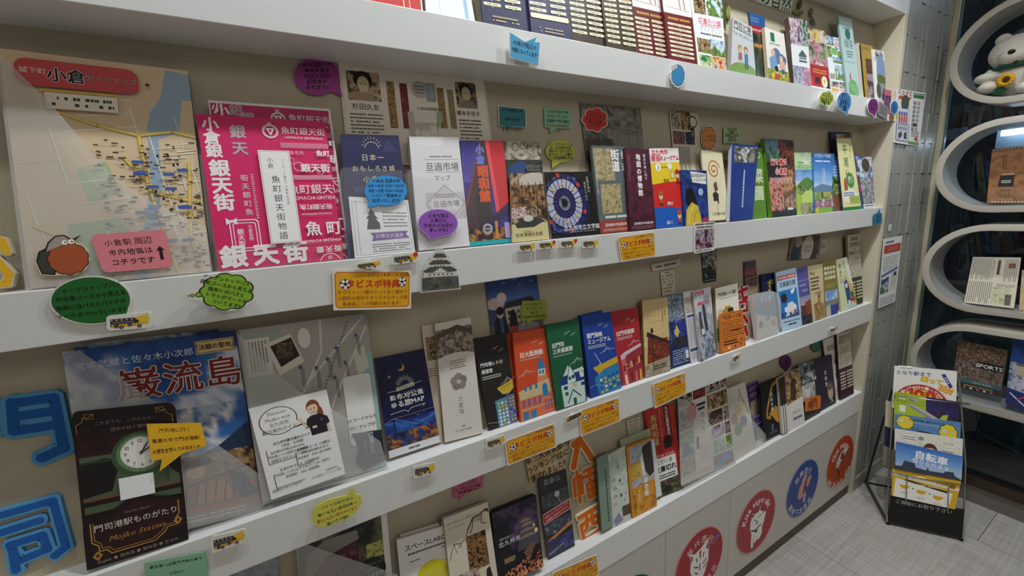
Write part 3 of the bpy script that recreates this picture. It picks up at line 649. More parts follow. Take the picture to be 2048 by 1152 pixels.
bubble('speech_bubble_sign', 'small blue round sign at the far right end of the top board', 'sign', (1781, 201, 1797, 201, 1796, 229, 1780, 229), '#2a72b0', ['ここ', 'から', '近い'], 18, y=-.006, pad=.0045, v0=28)
item('sign_card', 'small white card with a food picture under the pink card', 'sign', (1771, 228, 1792, 231, 1791, 242, 1771, 241), 'F', -.004, .0015, '#f0ebe0', lambda a: a.E(58, 50, 26, '#8a6a3a', 14), snap=False, pad=.0025, pages=1)

# ================================================================== SECOND COMPARTMENT
def street_map(a, seed=3):
    r = random.Random(seed)
    a.P([(86, 1), (100, 2), (100, 15), (94, 15), (90, 31), (77, 35), (76, 58), (70, 74), (62, 100), (54, 100), (64, 72), (70, 54), (71, 30), (74, 22), (81, 15)], '#9db4c8')
    a.P([(20, 100), (22, 74), (50, 72), (60, 86), (46, 100)], '#a8bb84'); a.P([(30, 50), (46, 46), (52, 60), (34, 66)], '#b4c492')
    for i in range(46):
        u = r.uniform(0, 100) if i < 24 else r.uniform(72, 96); v = r.uniform(16, 90) if i < 24 else r.uniform(36, 84); L = r.uniform(12, 40) if i < 24 else r.uniform(6, 20)
        a.L([(u, v), (u+L*.25, v+L)] if i % 2 else [(u, v), (u+L, v-L*.1)], r.choice((.5, .8)), '#f0ead8')
    for p in ([(20, 24), (44, 30), (66, 33.5), (86, 31), (100, 33)], [(56, 44), (74, 61), (100, 66)], [(94, 46), (90, 80), (94, 100)], [(6, 74), (20, 80), (30, 100)], [(66, 33.5), (68, 56), (80, 100)]): a.L(p, 2.2, '#d8b84a'); a.L(p, 1.2, '#ecd27a')
    for i in range(190):
        u = r.uniform(40, 98); v = r.uniform(36, 98); w = r.uniform(1.2, 4)
        a.R(u, v, u+w, v+.7, r.choice(('#5a5448', '#3a3a40', '#4a4438')))
    for i in range(16):
        u = r.uniform(58, 92); v = r.uniform(44, 96); a.R(u, v, u+7, v+1.6, '#4a62a4')
    for i in range(16):
        u = r.uniform(60, 98); v = r.uniform(40, 96); a.R(u, v, u+1.4, v+1.4, '#2a2a2c')
item('guide_map', 'large folded city guide map with red title banner in the clear holder on the left', 'map', (-4, 96, 376, 142, 424, 556, 58, 556), 'B', .018, .006, '#e3c9a4',
     lambda a: (street_map(a), a.RR(7, 3.6, 70, 15, 6.4, '#cf4f52'), a.T('城下町', 15.5, 8.6, 4.4, '#f2dcd2', b=.02), a.T('小倉', 32, 9.6, 10, '#1a1414', b=.05, out='#f6efe2'), a.T('ガイドマップ', 55.5, 9.6, 4.6, '#b9a8a4', b=.03, out='#7a4a48', ow=.03), a.R(20, 17.4, 57, 24.4, '#f0e6d2'), a.X(23, 18.4, 55, 23.6, 2, '#3a3834', .5, 2, .6), a.R(18, 16, 57, 17, '#d8b84a'), a.T('✦', 75, 10, 4.4, '#2a2a2a')), side='#5a4a3a')
t = holder('clear acrylic holder of the big city guide map, milky front sleeve cut diagonally', (-12, 90, 382, 140, 428, 560, 52, 562), 'B', .008, .004, [(1, 2), (24, 24), (48, 52), (66, 64), (99, 78), (100, 100), (0, 100)])
item('note_card', 'pink rounded note with an arrow on the map holder sleeve', 'sign', (180, 470, 330, 459, 345, 534, 206, 546), 'B', .001, .0008, '#dd7f86', seq(doodle(['小倉駅 周辺', '市内地図は', 'コチラです'], 13, b=.016, v0=24, u=46, cols=['#4a2a2c', '#14100f', '#14100f']), lambda a: a.P([(85, 78), (85, 52), (81, 54), (87.5, 42), (94, 54), (90, 52), (90, 78)], '#14100f')), outline=lambda a: rrect(0, 0, 100, 100, 9, a), snap=False, pages=1)
def blob(a):
    a.P([(30, 26), (4, 44), (0, 66), (10, 96), (34, 98), (40, 70)], '#20221c'); a.P([(31, 32), (8, 46), (3, 66), (12, 93), (32, 94), (37, 68)], '#3a3f34')
    P = cloud(11, 58, 60, 37, 36, amp=.06); a.P(P, '#2a140c'); a.P(grow(P, .95, 58, 60), '#a8502a')
    a.P([(14, 46), (20, 22), (34, 6), (50, 4), (64, 14), (82, 4), (68, 20), (56, 26)], '#2a2420'); a.P([(18, 44), (23, 24), (35, 9), (49, 7), (60, 16), (54, 25)], '#a3978a'); [(a.E(u, v, 7.4, '#2a140c'), a.E(u, v, 6.4, '#f0ece2'), a.E(u+1.4, v, 2, '#14100e')) for u, v in ((51, 22), (63, 20))]
item('cutout_sign', 'brown rounded blob cut-out with a grey cap on the map holder', 'sign', (72, 466, 182, 466, 182, 552, 72, 552), 'B', .0015, .0008, '#cdbb9c', blob, outline=[(30, 22), (2, 44), (-2, 68), (8, 98), (34, 100), (52, 98), (70, 98), (90, 86), (98, 64), (96, 40), (82, 24), (70, 20), (84, 4), (64, 12), (50, 2), (32, 4)], snap=False, pages=1)
def uomachi(a, cut=False):
    W = '#fbf3f2'
    if cut: a.T('小', 6, 4, 9, W, b=.05); a.T('銀', 20, 5, 11, '#b9a8ac', b=.04)
    a.T('小倉銀', 9, 2, 12, W, 'v', 'l', .95, b=.06); a.T('銀天街', 11, 29, 15, W, 'v', 'l', .98, b=.07); a.T('銀天', 28, 5, 12, '#c9b4b8', 'v', 'l', 1.2, b=.06)
    a.T('街天銀町魚', 28, 38, 6, '#f4d8e0', 'v', 'l', 1.25, b=.02); a.X(33, 38, 35, 68, 20, '#f0c4d4', .6)
    a.RR(12, 68, 34, 89, 3, W); a.RR(12.8, 68.6, 33.2, 88.4, 3, '#dd2468'); a.RR(14.4, 70, 31.6, 87, 2, W); a.RR(15, 70.5, 31, 86.5, 2, '#dd2468')
    a.T('銀天街', 19.5, 74, 5.2, W, 'v', 'l', 1, b=.04); a.T('小倉名所', 27, 71.5, 3.6, W, 'v', 'l', 1, b=.02)
    for u, v in ((14, 69), (32, 88)): a.P([(u, v), (u-4, v-2.4), (u-4, v+2.4)], W); a.P([(u, v), (u+4, v-2.4), (u+4, v+2.4)], W); a.E(u, v, 1.2, W)
    a.T('銀天街', 36, 92, 20, W, b=.08, sp=1.2)
    a.C(53, 9, 6, .8, W); a.C(53, 9, 5, .6, W); a.P([(49.5, 7), (56.5, 7), (53, 12)], W); a.P([(51.4, 7.8), (54.6, 7.8), (53, 10.4)], '#dd2468'); a.T('銀', 53, 4, 3.4, W)
    a.T('魚町銀天街', 80, 8, 7.4, W, b=.01); a.T('UOMACHI GINTENGAI', 80, 12.6, 3.2, W, b=.01)
    for i in range(40): a.L([(60+i, 16.5), (60+i, 20)], .45, '#f0b8cc'); a.L([(61+i*.98, 39), (61+i*.98, 42)], .45, '#f6d0de')
    a.T('小倉名所', 70, 23.5, 4, '#f0b8cc'); a.T('魚町', 94, 23.5, 6, W, b=.06); a.C(72, 33, 4, 1, '#f0a8c2', n=12); a.C(66, 29, 3, .6, '#f0a8c2', n=9); a.C(90, 36, 3.4, .6, '#f0a8c2', n=8)
    a.T('銀天街', 86, 34, 8.4, W, b=.06); a.T('魚町銀天街', 84, 49, 9.6, W, b=.015); a.T('UOMACHI GINTENGAI', 84, 55, 4.4, W, b=.01)
    a.T('街天銀町魚', 82, 61.5, 5.6, W, b=.03, ang=180); a.T('UOMACHI GINTENGAI', 82, 66.5, 2.6, W, ang=180); a.T('魚町', 86, 77, 14, W, b=.05, sp=1.25); a.T('UOMACHI GINTENGAI', 84, 85.5, 3.4, W, b=.03)
    a.T('街天銀', 88, 92, 6.4, W, b=.06, ang=180, sp=1.2); a.C(88, 102, 9, .8, W); a.T('銀', 88, 98, 4, W)
    a.R(41, 22.4, 66, 85.6, '#f8f1ec'); a.R(41.8, 23, 65.2, 85, '#d8a0b4'); a.R(42.2, 23.3, 64.8, 84.7, '#f8f6f2')
    a.T('小倉', 49.5, 27, 5, '#2a2a2a', 'v', 'l', 1.05); a.T('魚町銀天街物語', 52, 39, 7.2, '#2a2a2a', 'v', 'l', 1.18); a.T('アーケード誕生70周年記念誌', 59.5, 28, 2.4, '#555', 'v', 'l', 1.25)
item('booklet', 'bright pink shopping street booklet standing behind an identical one', 'booklet', (416, 200, 660, 218, 702, 525, 462, 540), 'B', .022, .004, '#f2ece8', lambda a: (a.R(1, 1.5, 98, 100, '#c22860'), uomachi(a, True)))
item('booklet', 'bright pink shopping street booklet in front, white title strip in full view', 'booklet', (391, 227, 650, 244, 689, 528, 439, 548), 'B', .012, .004, '#dd2468', uomachi, side='#5a2a3c')
t = holder('clear holder of the pink shopping street booklets', (382, 300, 676, 320, 704, 532, 428, 552), 'B', .006, .003, [(0, 82), (100, 80), (100, 100), (0, 100)], milky=MCLEAR)
bubble('speech_bubble_sign', 'purple oval speech bubble on the wall above the pink booklets', 'sign', (588, 114, 676, 114, 680, 190, 588, 190), '#a23f92', ['小倉城庭園の中に', '橋本多佳子', '杉田久女の', '記念室が', 'あります!!'], 12, 'B', .003, wall=True, tail=(38, 106, 104), v0=20, base='#b060a0', k=.97)
item('exhibit_poster', 'cream exhibition poster with two portraits and a floor plan on the wall', 'poster', (676, 124, 968, 157, 990, 330, 696, 330), 'B', .002, .002, '#e8d5c4', wall=True,
     art=lambda a: (a.R(1.5, 3, 98.5, 97, '#eee4d4'), a.N(4, 7, 24, 36, '#1c1611 #5a4a38 #c8b08a #33281e', 51, .3), a.E(13.5, 15, 5.8, '#1a1512', 5.4), a.E(13.6, 19.6, 3.6, '#d9c39c', 5.2), a.L([(12, 19), (13, 19)], .5, '#2a1c14'), a.L([(14.4, 19), (15.4, 19)], .5, '#2a1c14'), a.P([(6, 36), (9, 29), (14, 27), (19, 29), (21, 36)], '#a8916a'), a.T('杉田久女', 14, 42, 4.2, '#2a2420', b=.015), a.X(4, 48, 24, 80, 9, '#4a4238', .4),
                    a.N(76, 7, 92, 36, '#1c1611 #4a3c2e #b09a78 #33281e', 52, .3), a.E(84, 16, 5, '#1a1512', 5), a.E(84, 19.6, 3.4, '#cdb892', 4.8), a.L([(82.4, 19), (83.4, 19)], .5, '#2a1c14'), a.L([(84.6, 19), (85.6, 19)], .5, '#2a1c14'), a.P([(77, 36), (80, 28), (84, 26.5), (89, 28), (91, 36)], '#8a7a66'), a.T('橋本多佳子', 84, 42, 3.6, '#2a2420', b=.015), a.X(76, 48, 93, 84, 9, '#4a4238', .4),
                    a.N(28, 14, 33, 62, '#7a5a34 #b8965a #5a4028 #a8843c', 53, .1, 3), a.N(36.5, 15, 41.5, 62, '#5a1a14 #8a2a20 #4a1410 #a85a3a', 54, .1, 3), a.N(62, 16, 67, 60, '#8a6a3c #a8854c #6a4e2c', 55), a.N(69.5, 17, 74, 60, '#a08c5a #7a6844 #b8a470', 56), a.E(50, 20, 5.8, '#c0b4aa'), a.X(46.5, 15, 53.5, 25, 3, '#6a625a'), a.N(55, 12, 72-12, 32, '#8f8a82 #a9a294 #8fa4b4', 57), a.N(54, 12, 61, 31, '#9a9284 #8fa4b8 #b0a898', 57), a.T('（小倉城庭園案内図）', 56, 40, 2.2, '#5a5248'),
                    a.R(40, 44, 44, 100, '#c9bfae'), a.R(44, 55, 58, 62, '#c9bfae'), a.P([(60, 42), (64, 42), (64, 52), (58, 66), (56, 66), (60, 52)], '#a9b090'), a.R(47, 62, 60, 90, '#dcd2c0'), a.R(48, 64, 54, 72, '#eee6d6'), a.R(54.5, 58, 59, 70, '#eee6d6'), a.R(45, 72, 47, 78, '#8a2420'), a.R(58, 76, 60, 82, '#8a2420'), a.R(47, 78, 56, 96, '#8f9a78'), a.N(66, 80, 74, 100, '#8a2a20 #c9b8a0 #5a4438', 58)))
o = item('castle_leaflet', 'indigo castle leaflet with gold title behind a white ticket price sheet', 'leaflet', (681, 268, 797, 271, 830, 506, 696, 520), 'B', .0105, .006, '#2a2a55', side='#3a3868', pages=4,
     art=lambda a: (a.C(50, 12, 12, 1, '#d8cfae', n=14, a0=190, a1=350), a.P([(66, 14), (80, 4), (94, 14)], '#3c3a6a'), [a.L([(50+13*math.cos(t), 10+13*math.sin(t)/a.a), (50+17*math.cos(t), 10+17*math.sin(t)/a.a)], .7, '#d8cfae') for t in [math.radians(190+20*i) for i in range(9)]], a.T('日本一', 50, 19, 12, '#e8ddb4', sp=1.1), a.T('おもしろき城', 50, 28, 10.5, '#e8ddb4', sp=1.15), a.T('小倉城', 50, 37, 12, '#e8ddb4', sp=1.1), a.X(16, 43, 84, 47, 2, '#6a6a9a', .4)))
item('ticket_price_sheet', 'white castle ticket price sheet with a purple ribbon in the clear pocket', 'leaflet', (697, 393, 816, 400, 830, 500, 709, 508), 'B', .008, .002, '#f4f3f2', lambda a: (
     a.L([(4, 8), (4, 96), (97, 96), (97, 8)], .5, '#6a6a9a', True), a.L([(10, 6), (10, 94)], .5, '#6a6a9a'), a.P([(26, 44), (28, 36), (24, 36), (30, 28), (28, 28), (34, 18), (40, 28), (38, 28), (44, 36), (40, 36), (46, 44), (46, 54), (24, 54)], '#4a4a55'), a.X(52, 22, 94, 52, 5, '#77757c', .35), a.P([(28, 60), (92, 58), (88, 65), (94, 71), (30, 74), (33, 66)], '#8f6fae'), a.T('お得な共通券', 60, 66, 8, '#efe6f2', b=.02), a.X(30, 78, 94, 94, 4, '#77757c', .35)))
holder('narrow clear pocket holding the castle leaflet and price sheet', (680, 340, 826, 342, 838, 508, 696, 524), 'B', .004, .002, [(0, 0), (6, -3), (84, 0), (86, 40), (80, 44), (86, 50), (92, 92), (100, 100), (0, 100)], milky=MCLEAR)
bubble('speech_bubble_sign', 'bright blue oval opening hours bubble on the castle leaflet pocket', 'sign', (729, 351, 814, 351, 814, 412, 729, 412), '#2f93d8', ['小倉城 営業時間', '4月～10月 9:00～20:00', '11月～3月 9:00～19:00', 'イベント開催時は', '変更いたします!'], 9.5, 'B', .001, tail=(128, 8, 106), v0=18, base='#2f93d8', cols=['#10202c']*3+['#1f4a7a']*2)
item('market_map', 'white market map leaflet with a grey diamond drawing', 'leaflet', (818, 273, 917, 274, 940, 493, 838, 502), 'B', .010, .014, '#e6e1e2', side='#d8d2d0', pages=6,
     art=lambda a: (a.C(40, 5, 26, 1.2, '#fff', 5), a.X(36, 17, 82, 18.6, 1, '#8a8486', .8), a.L([(26, 20.5), (96, 20.5)], .5, '#8a8486'), a.T('旦過市場', 60, 27, 17, '#5a5456'), a.L([(26, 31.8), (96, 31.8)], .5, '#8a8486'), a.T('マップ', 58, 37, 11, '#5a5456'), a.N(22, 50, 100, 74, '#d4cfd0 #c6c0c2', 3), a.P([(60, 43), (100, 60), (60, 79), (20, 60)], '#a29c9e'), a.P([(60, 44), (98, 60), (60, 78), (22, 60)], '#d8d3d4'), a.R(32, 56, 90, 65, '#e2dddd'), a.T('旦過市場', 61, 60.5, 13.5, '#5a5456'), a.X(40, 51, 80, 55, 2, '#8a8486'), [a.C(45+9*i, 69, 4, .6, '#8a8486', n=10) for i in range(4)]))
holder('narrow clear pocket in front of the white market map', (812, 340, 930, 344, 944, 496, 832, 506), 'B', .006, .003, [(0, 0), (74, 2), (80, 30), (74, 40), (82, 48), (86, 100), (0, 100)], milky=MCLEAR, back=False)
bubble('speech_bubble_sign', 'purple oval speech bubble on the market map pocket', 'sign', (836, 418, 915, 418, 917, 474, 836, 474), '#8f4fb0', ['旦過市場は', '日曜日は', 'お休みのお店が', '多いです!!'], 11, 'B', .001, tail=(110, 30, 114), v0=24, base='#c9a8d8', k=.97)
item('museum_leaflet', 'leaflet with an orange neon sign on a red arcade under violet dusk', 'leaflet', (920, 281, 1006, 281, 1026, 486, 939, 497), 'B', .012, .006, '#3d2f86', m=MGLOSS, side='#2a9aa8',
     art=lambda a: (a.N(0, 0, 60, 40, '#2f2c84 #4a3f9a #5c4fae', 3, .8), a.P([(0, 62), (44, 0), (60, 0), (60, 76), (30, 96), (0, 98)], '#4a3038'), a.P([(0, 60), (44, 0), (47, 0), (6, 62)], '#7a3a3a'), a.P([(56, 0), (100, 0), (100, 60), (74, 70), (66, 30)], '#d22430'), a.P([(56, 0), (64, 0), (76, 68), (68, 70)], '#f0525a'), a.P([(20, 62), (40, 30), (60, 76), (30, 92)], '#33262c'), a.P([(0, 95), (50, 76), (100, 60), (100, 72), (56, 84), (0, 98)], '#2a2050'), a.N(0, 84, 100, 96, '#1a1424 #3a2c4a #c88a3a #2a1c30', 5, 0, 6), a.R(62, 78, 68, 95, '#d8923a'), a.R(84, 80, 96, 95, '#b9a8d8'),
                    a.T('小倉', 42, 4, 19, '#5f6fe0', 'v', 'l', 1.1, b=.05, out='#aab8f8'), a.T('昭和館', 45, 24, 25, '#e0401c', 'v', 'l', 1.02, b=.05, out='#ff8a4a'), a.C(44, 85, 10, 2, '#e8e4ee', n=14), a.C(44, 85, 7, 1, '#e8e4ee'), a.T('昭和館', 44, 85, 4, '#e8e4ee', b=.03), a.R(0, 96, 100, 100, '#1fa8b0')))
item('memorial_leaflet', 'leaflet with a large black and white portrait above a desk and blue bag', 'leaflet', (1007, 283, 1080, 285, 1098, 478, 1024, 486), 'B', .020, .005, '#2a2622',
     art=lambda a: (a.N(0, 0, 100, 20, '#4a423a #a89a88 #d8ccb8 #6a6056', 61, .2), a.E(44, 6, 26, '#cdbfa8', 28), a.C(30, 5, 9, 1.6, '#1c1814'), a.C(52, 4, 9, 1.6, '#1c1814'), a.E(46, 13, 8, '#8a7a66', 4), a.N(50, 0, 100, 14, '#8f8474 #b9ad98 #5a5248', 62), a.R(0, 18, 100, 36, '#3a3834'), a.P([(8, 26), (40, 18), (58, 24), (50, 36), (4, 36)], '#2f4a80'), a.P([(48, 28), (98, 20), (100, 30), (58, 36)], '#1a1a1c'), a.X(56, 23, 96, 30, 5, '#b0aca4', .3)))
item('memorial_leaflet', 'leaflet with a theatre foyer photo above a cream foot, before the portrait leaflet', 'leaflet', (1021, 347, 1084, 344, 1099, 478, 1025, 487), 'B', .012, .006, '#d8cb94',
     art=lambda a: (a.N(0, 0, 100, 74, '#1c1410 #4a3628 #8a6848 #c9b090 #2a1e18', 63, .1, 8), a.E(70, 12, 46, '#c9c0b0', 20), a.N(0, 18, 100, 50, '#2a1c14 #7a5434 #b88a5c #3a281c', 64, 0, 9), [a.R(u, 14, u+2, 66, '#1c1410') for u in (32, 52, 74, 90)], a.N(0, 50, 40, 66, '#d8d0c8 #a03028 #e8e0d8 #4a3c34', 65, 0, 8), a.P([(8, 74), (40, 64), (70, 66), (92, 72), (60, 80), (14, 80)], '#3a3a36'), a.E(46, 67, 14, '#cfccc4', 8), a.T('北九州市立', 40, 86, 4.5, '#5a5234'), a.T('松本清張記念館', 46, 90.5, 10.5, '#4a4228', b=.01)))
item('museum_leaflet', 'black leaflet with a blue rose window of stained glass', 'leaflet', (1087, 344, 1182, 343, 1201, 468, 1104, 481), 'B', .010, .008, '#15130f', side='#d8d6d0', pages=5,
     art=lambda a: (a.E(36, 50, 50, '#24245c', 50), a.N(4, 8, 66, 92, '#1f2260 #34348a #6a74c0 #1c1c4a', 71, 0, 6), a.P([(62, 0), (100, 0), (100, 100), (86, 100), (88, 66), (78, 30)], '#12100e'), a.P([(0, 0), (30, 0), (6, 16), (0, 30)], '#2a1c18'), a.E(34, 48, 37, '#b8b9d2', 40), a.E(34, 48, 37, '#9fa2c6', 40, a0=60, a1=150), a.E(34, 48, 22, '#2c2c70', 24), a.E(34, 48, 12, '#a8b0d0', 14), a.E(34, 48, 6, '#3a2c60', 7),
                    [a.L([(34, 48), (34+52*math.cos(t), 48+56*math.sin(t)/a.a)], 1.1, '#0f0f14') for t in [math.radians(15*i) for i in range(24)]], [a.C(34, 48, r, 1.2, '#0f0f14', r*1.1) for r in (12, 22, 37, 48)], [a.E(34+42*math.cos(t), 48+46*math.sin(t)/a.a, 4, '#c83a24', n=8) for t in [math.radians(60*i+20) for i in range(6)]], [a.E(34+29*math.cos(t), 48+31*math.sin(t)/a.a, 2.6, '#d8b06a', n=8) for t in [math.radians(45*i) for i in range(8)]],
                    a.T('記憶を刻み', 88, 8, 5.4, '#d8d4c8', 'v', 'l', 1.02), a.T('未来につなぐ', 81, 16, 5.4, '#d8d4c8', 'v', 'l', 1.02), a.T('北九州市立文学館', 63, 87, 9.4, '#f2f0ea', b=.02), a.X(36, 92.5, 92, 94, 1, '#b0aca4', .7)))
item('map_poster', 'grey engraved old map poster on the wall behind the highway leaflet', 'poster', (1160, 206, 1281, 216, 1294, 380, 1180, 380), 'B', .002, .002, '#77716a', wall=True,
     art=lambda a: (a.N(0, 0, 100, 100, '#4a4640 #8a847a #6a655e #a09a8e #55504a', 81, 0, 9), a.R(50, 26, 98, 70, '#8f897c'), a.T('OCEANVS', 74, 32, 7, '#4a453e'), [a.L([(a_, 0), (a_+6, 100)], .6, '#3f3b36') for a_ in (10, 36, 52, 72, 88)], a.L([(0, 24), (100, 30)], .8, '#3f3b36'), a.N(2, 40, 46, 80, '#35322e #5a554e #46423c', 82, 0, 12)))
bubble('cloud_sign', 'red cloud shaped note on the engraved map poster', 'sign', (1162, 213, 1218, 213, 1218, 266, 1162, 266), '#cf3a32', ['ゼンリン', 'ミュージアム', 'おとな4F', 'いのち'], 13, 'B', .005, wall=True, shape=cloud(7, amp=.22, ru=40, rv=40), v0=30, tcol='#5a1410', base='#e8d8d0')
item('highway_leaflet', 'grey leaflet with old map and white brush title, red museum band at foot', 'leaflet', (1182, 291, 1250, 292, 1262, 463, 1202, 472), 'B', .012, .008, '#5f6a6e',
     art=lambda a: (a.N(4, 3, 62, 40, '#a4946c #c9b98a #7a6a48 #b9a87a', 91, 0, 8), a.N(14, 44, 76, 78, '#9a8a60 #c0b080 #7a6a48', 92, 0, 8), a.T('街道', 66, 4, 27, '#f4f2ec', 'v', 'l', 1.0, b=.06, out='#3a3a38', ow=.05), a.T('街道', 94, 4, 20, '#e8e6e0', 'v', 'l', 1.4, b=.05), a.T('近世に生まれた道の', 6, 32, 5.4, '#f0eee8', 'v', 'l'), a.X(20, 80, 90, 84, 1, '#f0eee8', .7), a.R(0, 86, 100, 100, '#9c3f30'), a.T('ZENRIN MUSEUM', 52, 91, 9.6, '#f4ece4', b=.03), a.X(10, 95, 90, 98, 2, '#d8b0a4')))
item('museum_leaflet', 'dark wine red museum leaflet with white vertical title', 'leaflet', (1249, 296, 1297, 299, 1312, 457, 1260, 466), 'B', .010, .006, '#4a1626',
     art=lambda a: (a.N(0, 0, 100, 86, '#3f1422 #5c2032 #4a1828', 95, 0, 4), a.T('地図の博物館', 52, 6, 19, '#f4f0ea', 'v', 'l', 1.08, b=.06), a.T('歴史を映し出す', 78, 6, 10, '#f0ece4', 'v', 'l', 1.1, b=.02), a.Y(8, 8, 20, 40, 3, '#9a6a74', .4), a.T('ZENRIN MUSEUM', 54, 91.5, 10, '#f4ece4', b=.03), a.X(10, 94.5, 95, 98.5, 3, '#b98a90', .3)))
def kid(a, u, v, c):
    a.E(u, v, 8, '#2a1a14'); a.E(u, v+.6, 7, '#f0c8a0'); a.E(u, v-3.6, 8, c, 6); a.E(u-2.5, v, 1, '#20140f'); a.E(u+2.5, v, 1, '#20140f'); a.R(u-5, v+4.2, u+5, v+9, c); a.R(u-4, v+9, u-1, v+12, '#3a2a24'); a.R(u+1, v+9, u+4, v+12, '#3a2a24')
item('manga_leaflet', 'yellow, red and blue banded cartoon museum leaflet', 'leaflet', (1298, 297, 1356, 296, 1370, 450, 1313, 460), 'B', .008, .006, '#f4f0ea', side='#2a5ab0',
     art=lambda a: (a.P([(0, 18), (100, 18), (100, 42), (50, 43), (0, 45)], '#f0d024'), a.P([(0, 45), (50, 43), (100, 42), (100, 78), (50, 74), (0, 74)], '#d82a24'), a.P([(0, 74), (50, 74), (100, 78), (100, 100), (0, 100)], '#1f5fc0'), a.T('北九州市', 34, 5, 14, '#d8344a', b=.06), a.T('漫画', 18, 12.5, 17, '#e04a60', b=.05), a.T('ミュージアム', 66, 12.5, 13, '#e04a60', b=.08, sq=.85), a.E(24, 24, 9, '#fff'), a.T('3', 24, 24, 13, '#2a4a8a', b=.04), a.E(64, 23, 8, '#f4f0ea'), a.X(34, 23, 56, 25, 1, '#a06a20'),
                    a.R(64, 30, 76, 39, '#b89a4a'), a.R(66, 31, 74, 38, '#e8e4d8'), kid(a, 88, 34, '#b82a30'), a.T('見る!', 48, 41, 9, '#2a2418', b=.04), kid(a, 24, 60, '#b8602a'), a.T('読む!', 54, 70, 9, '#f4f0ea', b=.05), kid(a, 82, 86, '#c84a24'), a.T('描く!', 46, 94, 9, '#f4f0ea', b=.05)))
item('literature_poster', 'cream poster of old street photos on the wall behind the spiral leaflet', 'poster', (1339, 220, 1396, 226, 1404, 345, 1350, 345), 'B', .002, .002, '#d8cdb4', wall=True,
     art=lambda a: (a.N(3, 0, 32, 30, STREET, 101, .2), a.N(34, 0, 70, 30, '#2a2420 #7a4a30 #c9a88a #3a3430', 102), a.N(4, 33, 46, 54, '#2a2420 #5a4a40 #a8584a #3a4a6a', 103), a.N(48, 33, 80, 54, NIGHT+' #5a6a8a', 104), a.C(78, 16, 15, 3, '#3a3834', 13), a.R(68, 26, 82, 44, '#2a2826'), a.T('文学', 75, 30, 8, '#d8d2c4', 'v', 'l'), a.T('生きる', 92, 40, 9, '#8a6a3a', 'v', 'l'), a.Y(6, 58, 60, 98, 11, '#5a5244', .4)))
item('cloud_sign', 'orange scalloped sign on the wall above the spiral leaflet', 'sign', (1402, 250, 1434, 250, 1434, 303, 1402, 303), 'B', .003, .002, '#e8dcc8', outline=cloud(12, amp=.1, ru=46, rv=44), wall=True, pages=1,
     art=lambda a: (a.P(cloud(12, amp=.1, ru=43, rv=41), '#2a1c10'), a.P(cloud(12, amp=.1, ru=40, rv=38), '#d8842a'), a.T('4/4.5/4', 52, 42, 17, '#3a2410', jit=.1, b=.03), a.T('子ども無料', 52, 58, 15, '#3a2410', jit=.1)))
item('note_card', 'pale green handwritten note on the wall above the blue bound leaflet', 'sign', (1447, 254, 1481, 254, 1481, 287, 1447, 287), 'B', .002, .001, '#a8c08a', doodle(['田川市立', '美術', '徒歩で5分の', '所から', 'スタート'], 15, b=.03, v0=16), wall=True, pages=1)
item('park_leaflet', 'cream leaflet with an orange spiral and dark weathervane figures', 'leaflet', (1402, 299, 1444, 306, 1460, 444, 1418, 450), 'B', .016, .005, '#ece2bc',
     art=lambda a: (a.L([(50+(3+i*.75)*math.cos(i*.35), 26+(3+i*.75)*math.sin(i*.35)/a.a) for i in range(36)], 4.5, '#d8843a'), a.P([(40, 46), (56, 42), (60, 54), (44, 58)], '#6a5448'), a.E(46, 62, 14, '#3a2c28', 10), a.R(34, 62, 58, 70, '#3a2c28'), a.R(52, 66, 58, 74, '#3a2c28'), a.L([(48, 74), (50, 92)], 1.4, '#6a5a4a'), a.T('三岳梅林公園', 50, 88, 10, '#5a4a38'), a.R(0, 97, 100, 100, '#4a3428')))
item('photo_spot_map', 'dark blue leaflet with a yellow swirl, in front of the spiral leaflet', 'leaflet', (1361, 340, 1413, 341, 1418, 446, 1370, 453), 'B', .006, .004, '#223a80', m=MGLOSS,
     art=lambda a: (a.N(0, 0, 100, 100, '#1c2c6a #2a4a98 #1a2860 #3a5aa8', 111, 0, 3), a.E(72, 40, 10, '#a8c0e0'), a.P([(36, 2), (96, 6), (96, 26), (40, 22)], '#f0eee4'), a.T('銀河鉄道999', 66, 10, 10, '#2a2a2c', b=.02), a.T('フォトスポットMAP', 66, 18, 8.6, '#2a2a2c', b=.02), a.P([(10, 60), (14, 34), (40, 32), (56, 62), (20, 66)], '#14121c'), a.P([(4, 100), (10, 72), (34, 58), (58, 66), (66, 84), (70, 100)], '#e0c044'), a.L([(16, 98), (22, 76), (40, 66)], 4, '#f0d878'), a.L([(36, 98), (44, 80), (58, 72)], 4, '#c8a430'), a.E(86, 94, 14, '#b03a5a', 10)))
item('blue_leaflet', 'deep blue tall leaflet with a house photo at its head, bulky pile', 'leaflet', (1464, 288, 1517, 291, 1505, 440, 1459, 447), 'B', .010, .012, '#243f8c', m=MGLOSS, side='#c9ccd8', pages=8,
     art=lambda a: (a.N(10, 3, 96, 24, '#8a8478 #d8d8d4 #3a3a34 #6a6a58 #a8a49a', 121, .2, 4), a.Y(46, 34, 56, 84, 1, '#e0e4f0', .5, 4)))
item('green_leaflet', 'green leaflet with huge pale lettering behind the deep blue one', 'leaflet', (1506, 296, 1524, 296, 1534, 432, 1504, 441), 'B', .016, .004, '#5c8a2e', lambda a: (a.E(52, 10, 26, '#cfd8a4', 16), a.E(52, 10, 18, '#5c8a2e', 10), a.T('菜園', 52, 28, 74, '#cfdcae', 'v', 'l', 1.12, b=.07)))
